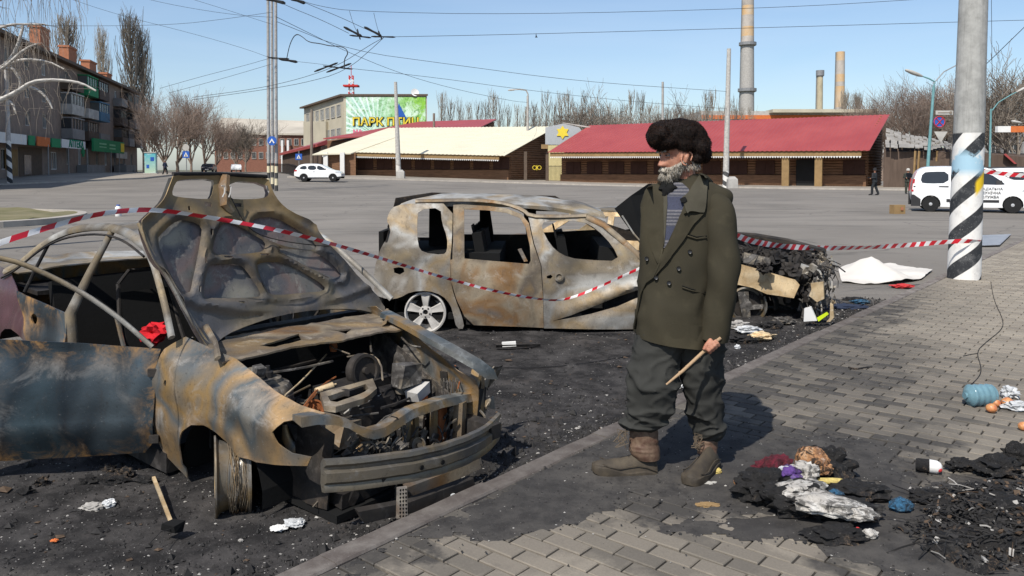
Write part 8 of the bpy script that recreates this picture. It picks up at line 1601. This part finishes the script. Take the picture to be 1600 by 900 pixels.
for i, (px, py, w_, h_) in enumerate(((1500, 735, .13, .07), (1560, 742, .22, .10), (1590, 725, .15, .12), (1452, 785, .16, .06), (1530, 800, .2, .05), (1480, 835, .14, .04))): crumple('charred_lump', ('black charred lump, brown at one end, at the back of the rubbish heap', 'wide black charred lump at the back edge of the rubbish heap', 'tall black charred lump at the right edge of the view', 'low black charred lump nearest the burnt can', 'flat black charred lump in the middle of the rubbish heap', 'low black charred lump in front of the blue scrap')[i], 'lump', G(px, py, .0), (w_, w_ * .7, h_), 'heap', i + 3, .5)
# things lying about

def dirty(name, cols, sc=14, so=.5):
    t = NT(name); n1 = t.noise(sc, 7, .7, .6); n2 = t.noise(sc * 1.7, 7, .75, 1, st=(1, 1.3, .8)); n3 = t.noise(90, 5, .8); c = t.ramp(n1, [(.3 + .4 * i / (len(cols) - 1), q) for i, q in enumerate(cols)]); c = t.mix(t.math('MULTIPLY', t.rng(n2, .47, .56), so * 1.9), c, (.018, .016, .015)); t.bump(t.math('ADD', n2, n3), .8, .01); return t.done(c, .85)
M_['whitecloth'] = dirty('dirty_white_cloth', [(.56, .54, .50), (.42, .39, .35), (.60, .58, .54), (.32, .29, .26)], 9, .40); M_['food'] = dirty('scorched_bread', [(.62, .46, .32), (.46, .24, .11), (.26, .13, .07), (.72, .62, .50)], 12, .5)
M_['maroon'] = dirty('maroon_cloth', [(.16, .02, .035), (.09, .012, .02), (.20, .04, .05)], 14, .3); M_['purple'] = dirty('purple_cloth', [(.18, .08, .34), (.10, .05, .2), (.3, .25, .4)], 14, .3)
M_['bluecloth'] = dirty('blue_plastic_scrap', [(.05, .17, .30), (.03, .09, .16), (.16, .28, .36)], 18, .4); M_['apple'] = mat('apple_skin', (.55, .30, .11), var=.5, scale=25, col2=(.42, .09, .04), rough=.4)
M_['fruit'] = mat('yellow_pulp', (.62, .50, .16), var=.5, scale=40, col2=(.30, .22, .08)); M_['film2'] = mat('crumpled_film', (.55, .56, .56), var=.4, scale=30, rough=.35)
bd = thing('burnt_bundle', 'half burnt bundle of clothes and food lying on the pavement', 'bundle', tuple(G(1265, 770, 0)))
def part(px, py, z, d, mt, seed, name, amp=.5, rz=0, fr=2.5):
    o = crumple(name, None, None, G(px, py, z) - Vector(bd.location) - Vector((0, 0, d[2] * .3)), d, mt, seed, amp, fr); o.parent = bd; o.rotation_euler.z = rz; return o
part(1195, 765, .05, (.26, .2, .14), 'heap', 1, 'charred_cloth'); part(1250, 785, .05, (.32, .22, .13), 'heap', 2, 'charred_cloth'); part(1318, 800, .03, (.27, .18, .09), 'heap', 3, 'charred_cloth'); part(1310, 838, .01, (.24, .14, .06), 'heap', 4, 'charred_cloth'); part(1335, 770, .03, (.28, .16, .08), 'heap', 5, 'charred_cloth'); part(1292, 735, .04, (.24, .2, .17), 'heap', 6, 'charred_cloth')
part(1208, 735, .09, (.22, .15, .09), 'maroon', 7, 'maroon_cloth', rz=.5); part(1232, 742, .10, (.16, .10, .06), 'purple', 8, 'purple_cloth', rz=.6); part(1222, 738, .11, (.09, .05, .04), 'film2', 9, 'foil_scrap', rz=.4)
part(1268, 722, .12, (.16, .10, .13), 'food', 10, 'scorched_bread', .22, -.5, 1.6); part(1284, 735, .09, (.10, .07, .07), 'food', 16, 'scorched_bread', .35, -.5); part(1258, 740, .10, (.12, .10, .09), 'whitecloth', 11, 'white_cloth'); part(1252, 768, .10, (.24, .16, .07), 'whitecloth', 12, 'white_cloth', .3, .3); part(1292, 792, .08, (.30, .16, .08), 'whitecloth', 13, 'white_cloth', .3, -.35); part(1330, 803, .07, (.20, .10, .06), 'whitecloth', 14, 'white_cloth', .3, -.3)
part(1245, 755, .12, (.07, .04, .02), 'bluecloth', 15, 'blue_scrap'); part(1305, 772, .09, (.06, .05, .03), 'bluecloth', 17, 'blue_scrap'); part(1300, 753, .07, (.17, .035, .03), 'fruit', 18, 'bread_crust', .2, -.1); part(1340, 828, .03, (.022, .02, .02), 'red', 19, 'red_cap', .1); part(1358, 836, .02, (.07, .04, .04), 'whitecloth', 20, 'white_scrap', .3)
crumple('yellow_peel', 'small flattened yellow peel by the heel of the rear boot', 'peel', G(1104, 740, 0), (.07, .035, .015), 'fruit', 31, .4); crumple('fruit_core', 'lumpy yellow fruit core beside the small peel', 'fruit', G(1120, 740, 0), (.05, .04, .032), 'fruit', 32, .3)
crumple('onion', 'round brown and tan onion lying alone near the bundle', 'onion', G(1153, 758, 0), (.044, .044, .042), 'apple', 33, .05); crumple('brown_paper', 'torn scrap of tan paper flat on the soot in front of the boots', 'paper', G(1106, 790, 0), (.10, .05, .012), 'logtan', 34, .5); crumple('grey_paper', 'small pale grey scrap behind the tan paper scrap', 'paper', G(1105, 756, 0), (.09, .05, .008), 'offwhite', 35, .5)
crumple('blue_scrap', 'crumpled blue plastic scrap between the bundle and the rubbish heap', 'scrap', G(1408, 800, 0), (.10, .07, .07), 'bluecloth', 36, .3)
cn = thing('burnt_can', 'charred drinks can with a white and red end lying by the heap', 'can', tuple(G(1452, 738, .0) + Vector((0, 0, .033)))); cn.rotation_euler = (0, 0, -.45)
XM = Matrix.Rotation(R(90), 4, 'Y'); MB().lathe([(0, -.065), (.03, -.065), (.034, -.05), (.035, .0)], 20, XM).build('charred_half', M_['heap'], cn, 40); MB().lathe([(.035, 0), (.034, .035), (.025, .052), (.012, .06), (0, .06)], 20, XM).build('white_end', M_['white'], cn, 60); MB().blob((.045, -.018, -.006), (.03, .025, .028), 3, .05, 2).build('red_mark', M_['red'], cn, 60)
# water bottle and fruit on the clean pavement
M_['bluepet'] = mat('blue_tinted_plastic', (.20, .36, .42), rough=.15, var=.3, scale=12, bump=.3, bs=30, Transmission_Weight=.25)
wb = thing('water_bottle', 'large blue plastic water bottle lying on the pavement', 'bottle', tuple(G(1540, 637, 0) + Vector((0, .06, .068)))); wb.rotation_euler = (0, 0, .12); pr = []
for x in lin(-.105, .105, 40): e = min(1, (.114 - abs(x)) / .035) ** .5; pr.append(((.072 + .0025 * math.sin(x * 150)) * e, x))
MB().lathe(pr, 28, XM).build('bottle_body', M_['bluepet'], wb, 180); MB().lathe([(.022, -.12), (.022, -.10), (.0, -.10)], 16, XM).build('neck', M_['bluepet'], wb, 50)
for px, py, r_, lab in ((1549, 645, .034, 'small orange apple in front of the water bottle, leftmost of the fruit'), (1556, 636, .03, 'golden apple tucked behind the leftmost apple'), (1574, 637, .038, 'biggest and reddest apple beside the water bottle'), (1587, 640, .03, 'apple half wrapped in the torn bag')): MB_ = MB().blob((0, 0, 0), (r_ * 2, r_ * 2, r_ * 1.85), px, .04, 3).build('apple', M_['apple'], None, 180, loc=tuple(G(px, py, 0) + Vector((0, 0, r_ * .9)))); tag(MB_, lab, 'apple')
crumple('torn_bag', 'torn clear plastic bag beside the apples', 'bag', G(1590, 640, 0), (.16, .12, .06), 'film2', 41, .6); crumple('torn_bag', 'crumpled white plastic wrap behind the blue water bottle', 'bag', G(1578, 622, 0), (.10, .10, .08), 'film2', 42, .6); crumple('apple', 'bruised brown apple at the right edge of the view', 'apple', G(1599, 672, 0), (.06, .06, .055), 'apple', 43, .08)
def line(name, label, cat, pts, r_, mt, z=.004): 
    q = [G(x, y, z if sidet(*G(x, y, 0).xy) > -.1 else -.07) for x, y in chaikin(pts, 2, False)]; o = MB().tube([v - q[0] for v in q], r_, 5).build(name, M_[mt], None, 60, loc=tuple(q[0])); return tag(o, label, cat)
line('thin_cable', 'thin dark cable snaking over the pavement to the water bottle', 'cable', [(1548, 440), (1553, 470), (1568, 500), (1566, 515), (1540, 535), (1525, 550), (1534, 575), (1530, 590), (1512, 605)], .0035, 'black'); line('thin_cable', 'short loose wire branching left from the snaking cable', 'cable', [(1505, 556), (1520, 553), (1528, 552)], .003, 'black')
line('charred_strip', 'thin curled charred strip lying alone on the pavement', 'strip', [(1326, 574), (1336, 577), (1348, 575), (1362, 573)], .008, 'heap'); line('loose_wire', 'thin dark wire in the road between the two nearest wrecks', 'wire', [(770, 573), (830, 575), (900, 570), (985, 556)], .004, 'black', -.06)
st_ = thing('trim_strip', 'straight yellowed trim strip ending in a black lump in front of the near wheel', 'strip', tuple(G(240, 748))); a, b = G(240, 748, -.02), G(270, 825, -.04); dv = (b - a); nv = Vector((dv.y, -dv.x, 0)).normalized() * .008
MB().hexa([v - a for v in (a - nv, a + nv, b + nv, b - nv)], [v - a + Vector((0, 0, .012)) for v in (a - nv, a + nv, b + nv, b - nv)]).build('strip', M_['b_tanpale'], st_, loc=tuple(a - Vector(st_.location))); MB().box(b - Vector(st_.location) + Vector((.02, -.03, .02)), (.08, .06, .035), -.6, jit=.012).build('end_block', M_['soot_blk'], st_)
for k in range(2): MB().tube([b - Vector(st_.location) + Vector((.02, -.05, .02)), b - Vector(st_.location) + Vector((rg_.uniform(-.02, .05), -.10, .03)), b - Vector(st_.location) + Vector((rg_.uniform(-.04, .06), -.15, .0))], .002, 4).build('wire_end', M_['grit'], st_)
for i, (px, py, w_, h_, mt, lab) in enumerate(((145, 795, .10, .03, 'flake', 'grey ash scrap left of the yellowed strip'), (170, 792, .06, .04, 'film2', 'pinkish ash scrap beside the grey one'), (435, 828, .07, .02, 'white', 'flat white fragment in the ash below the bumper'), (460, 822, .09, .035, 'film2', 'crumpled pale fragment right of the flat white one'), (697, 785, .07, .06, 'film2', 'clump of pale melted plastic by the kerb'), (1058, 607, .07, .05, 'white', 'white scrap seen between the legs of the man'), (682, 750, .05, .04, 'flake', 'grey ash clump below the bumper end'), (1152, 545, .05, .04, 'film2', 'small silvery scrap on the road right of the coat'), (85, 846, .03, .012, 'orange', 'small orange shard in the ash, lower left'), (376, 846, .02, .012, 'flake', 'tan pebble in the ash below the near wheel'), (1062, 590, .05, .05, 'offwhite', 'upright pale flake behind the stick'))): crumple('ash_scrap', lab, 'scrap', G(px, py, -.075 if i != 99 else 0), (w_, w_ * .7, h_), mt, 50 + i, .5)
sp_ = thing('broken_trim', 'charred trim piece with a white block lying behind the nearest wreck', 'trim', tuple(G(810, 542, -.06))); MB().box((0, 0, .01), (.42, .05, .03), .15, jit=.01).build('strip', M_['b_char'], sp_); MB().box((-.09, -.02, .03), (.13, .04, .04), .15, jit=.004).build('white_block', M_['white'], sp_)
for i in range(8): a = G(rg_.uniform(20, 250), rg_.uniform(735, 770), -.07); tag(MB().blob(a, (rg_.uniform(.06, .2), .06, rg_.uniform(.02, .08)), i, .5, 3, 2.5).build('charred_lump', M_['heap'], smooth=40), 'black crumbled lump in the shade under the open door', 'lump', 'charred lumps under the open door')
for i, (px, py) in enumerate(((1150, 512), (1170, 520), (1190, 530), (1160, 535), (1205, 512), (1225, 505))): crumple('fallen_wreckage', ('ash grey piece', 'pale fallen piece', 'tan splinter', 'black clump', 'dark crumbled piece', 'grey lump')[i] + (' below the wheel of the rear saloon', ' fallen beside the saloon wheel', ' lying in front of the saloon wheel', ' nearest the coat hem on the road', ' right of the saloon wheel', ' under the saloon nose')[i], 'wreckage', G(px, py, -.07), (.22, .12, .07), ('flake', 'film2', 'b_tanpale', 'heap', 'heap', 'b_junk')[i], 70 + i, .6)
# white sheet on the road, mat, box, manhole plate
sh_ = [(1310, 425), (1322, 418), (1345, 416), (1360, 402), (1380, 412), (1405, 422), (1457, 425), (1450, 432), (1420, 438), (1400, 442), (1350, 443), (1316, 441)]
gp = [G(x, y) for x, y in ((1310, 428), (1352, 416), (1395, 414), (1457, 424), (1440, 436), (1405, 443), (1350, 445), (1316, 442))]; ctr = sum(gp, Vector()) / 8
M_['sheet'] = mat('white_tarpaulin', (.66, .62, .56), var=.18, scale=1.5, bump=.3, bs=10)
pk = G(1362, 433)
def tz(x, y): d = math.hypot((x - pk.x) / .55, (y - pk.y) / .8); return -.07 + .30 * max(0, 1 - d) ** 1.1 + .045 * max(0, fbm(x, y, 0, 1.6, 4)) + .03 * abs(fbm(x, y, 5, 3.5, 2))
o = panel('white_sheet', [(p.x, p.y) for p in gp], lambda x, y: (x, y, tz(x, y)), M_['sheet'], None, step=.06, thick=.004, smooth=30); tag(o, 'crumpled white sheet peaked on the road beside the kerb', 'sheet')
for px, py, mt, lab, w_ in ((1410, 449, 'red', 'red and white scrap under the near edge of the white sheet', .3), (1345, 474, 'bluecloth', 'pale blue scrap in the gutter near the kerb', .2), (1318, 482, 'navy', 'navy scrap in the gutter left of the pale blue one', .5), (1334, 470, 'heap', 'dark lump in the gutter behind the blue scrap', .25)): crumple('gutter_scrap', lab, 'scrap', G(px, py), (w_, w_ * .6, .05), mt, px, .5)
gl = [G(x, y, -.074) for x, y in ((1525, 368), (1580, 366), (1562, 383), (1530, 384))]; tag(MB().hexa(gl, [v + Vector((0, 0, .006)) for v in gl]).build('drain_plate', mat('grey_metal_plate', (.38, .39, .40), rough=.35, metal=.3, var=.3)), 'pale grey metal plate on the road behind the striped pole', 'plate')
cb_ = G(1402, 334); cx_ = thing('cardboard_box', 'small tan cardboard box alone on the road', 'box', tuple(cb_)); MB().box((0, 0, .17), (.46, .3, .34), .15).build('carton', M_['logtan'], cx_); MB().box((.1, -.17, .2), (.10, .01, .12), .15).build('label_patch', M_['redbrick'], cx_)
# barrier tape: twisted ribbon with red and white blocks along its length
def tape(label, pts, n, w_=.05, L0=.085, tw=0.0, z0=0):
    P3 = chaikin([tuple(P(x, y, Y)) for x, y, Y in pts], 3, False); P3 = [Vector(p) for p in P3]; o = thing('barrier_tape', label, 'tape', tuple(P3[0])); seg = [0]
    for a, b in zip(P3, P3[1:]): seg.append(seg[-1] + (b - a).length)
    N = int(seg[-1] / .02); ms = [MB(), MB()]; prev = None
    def at(s_): i = min(len(P3) - 2, max(0, int(np.searchsorted(seg, s_)) - 1)); f = (s_ - seg[i]) / max(1e-6, seg[i + 1] - seg[i]); return P3[i].lerp(P3[i + 1], f), (P3[i + 1] - P3[i]).normalized()
    for k in range(N + 1):
        s_ = seg[-1] * k / N; c, d = at(s_); a = tw * fbm(s_ * .8 + z0, z0, 1, 1.0, 2) * 2.2 + .25; up = Vector((0, 0, 1)); up = (up - d * up.dot(d)).normalized(); v = up * math.cos(a) + d.cross(up) * math.sin(a); c = c - P3[0]
        cur = []
        for h in (-.5, 0, .5): cc, dd = at(max(0, min(seg[-1], s_ + h * w_ * .9))); cur.append(cc - P3[0] + v * h * w_ + d.cross(v) * .004 * math.cos(h * 3 + s_ * 9))
        if prev: b_ = int(s_ / L0) % 2; ms[b_].add(prev + cur, [(0, 1, 4, 3), (1, 2, 5, 4)])
        prev = cur
    for q, mt, nm in ((ms[0], 'tapered', 'red_band'), (ms[1], 'tapewhite', 'white_band')): q.build(nm, M_[mt], o, 60, kind='stuff', fixn=False)
    return o
M_['tapered'] = mat('red_tape', (.62, .015, .03), rough=.4, var=.15, bump=0); M_['tapewhite'] = mat('white_tape', (.74, .72, .70), rough=.4, var=.08, bump=0)
tape('red and white barrier tape sagging in front of the wrecks, left edge to the coat', [(-40, 394, 3.3), (20, 372, 3.4), (90, 351, 3.6), (140, 337, 3.8), (190, 329, 4.0), (245, 327, 4.22), (330, 340, 4.40), (430, 358, 4.72), (520, 381, 5.2), (600, 405, 5.9), (690, 433, 6.8), (780, 457, 7.3), (850, 469, 7.7), (884, 469, 7.8), (930, 451, 7.7), (1002, 418, 7.4)], 300, .024, .075, tw=.5)
tape('red and white barrier tape from the coat to the striped pole', [(1150, 368, 8.6), (1180, 379, 9.0), (1240, 387, 9.8), (1330, 388, 10.6), (1420, 383, 11.2), (1484, 377.5, 11.45), (1508, 376.5, 11.38), (1531, 378, 11.5)], 200, .065, .095, .35, 4)
tape('red and white barrier tape behind the pole in front of the white vans', [(1528, 266, 22), (1560, 271, 22), (1620, 276, 22)], 60, .12, .16, .1, 9)
# a bird in the sky
brd = thing('bird', 'tiny dark bird high over the red barn', 'bird', tuple(P(838, 58, 60))); MB().blob((0, 0, 0), (.22, .08, .07), 1, .1, 2).build('body', M_['black'], brd); MB().add([(0, 0, 0), (.05, 0, .02), (-.02, 0, .3), (-.06, 0, .02), (0, .02, 0)], [(0, 1, 2), (0, 2, 3), (4, 2, 1)]).build('wing', M_['black'], brd)
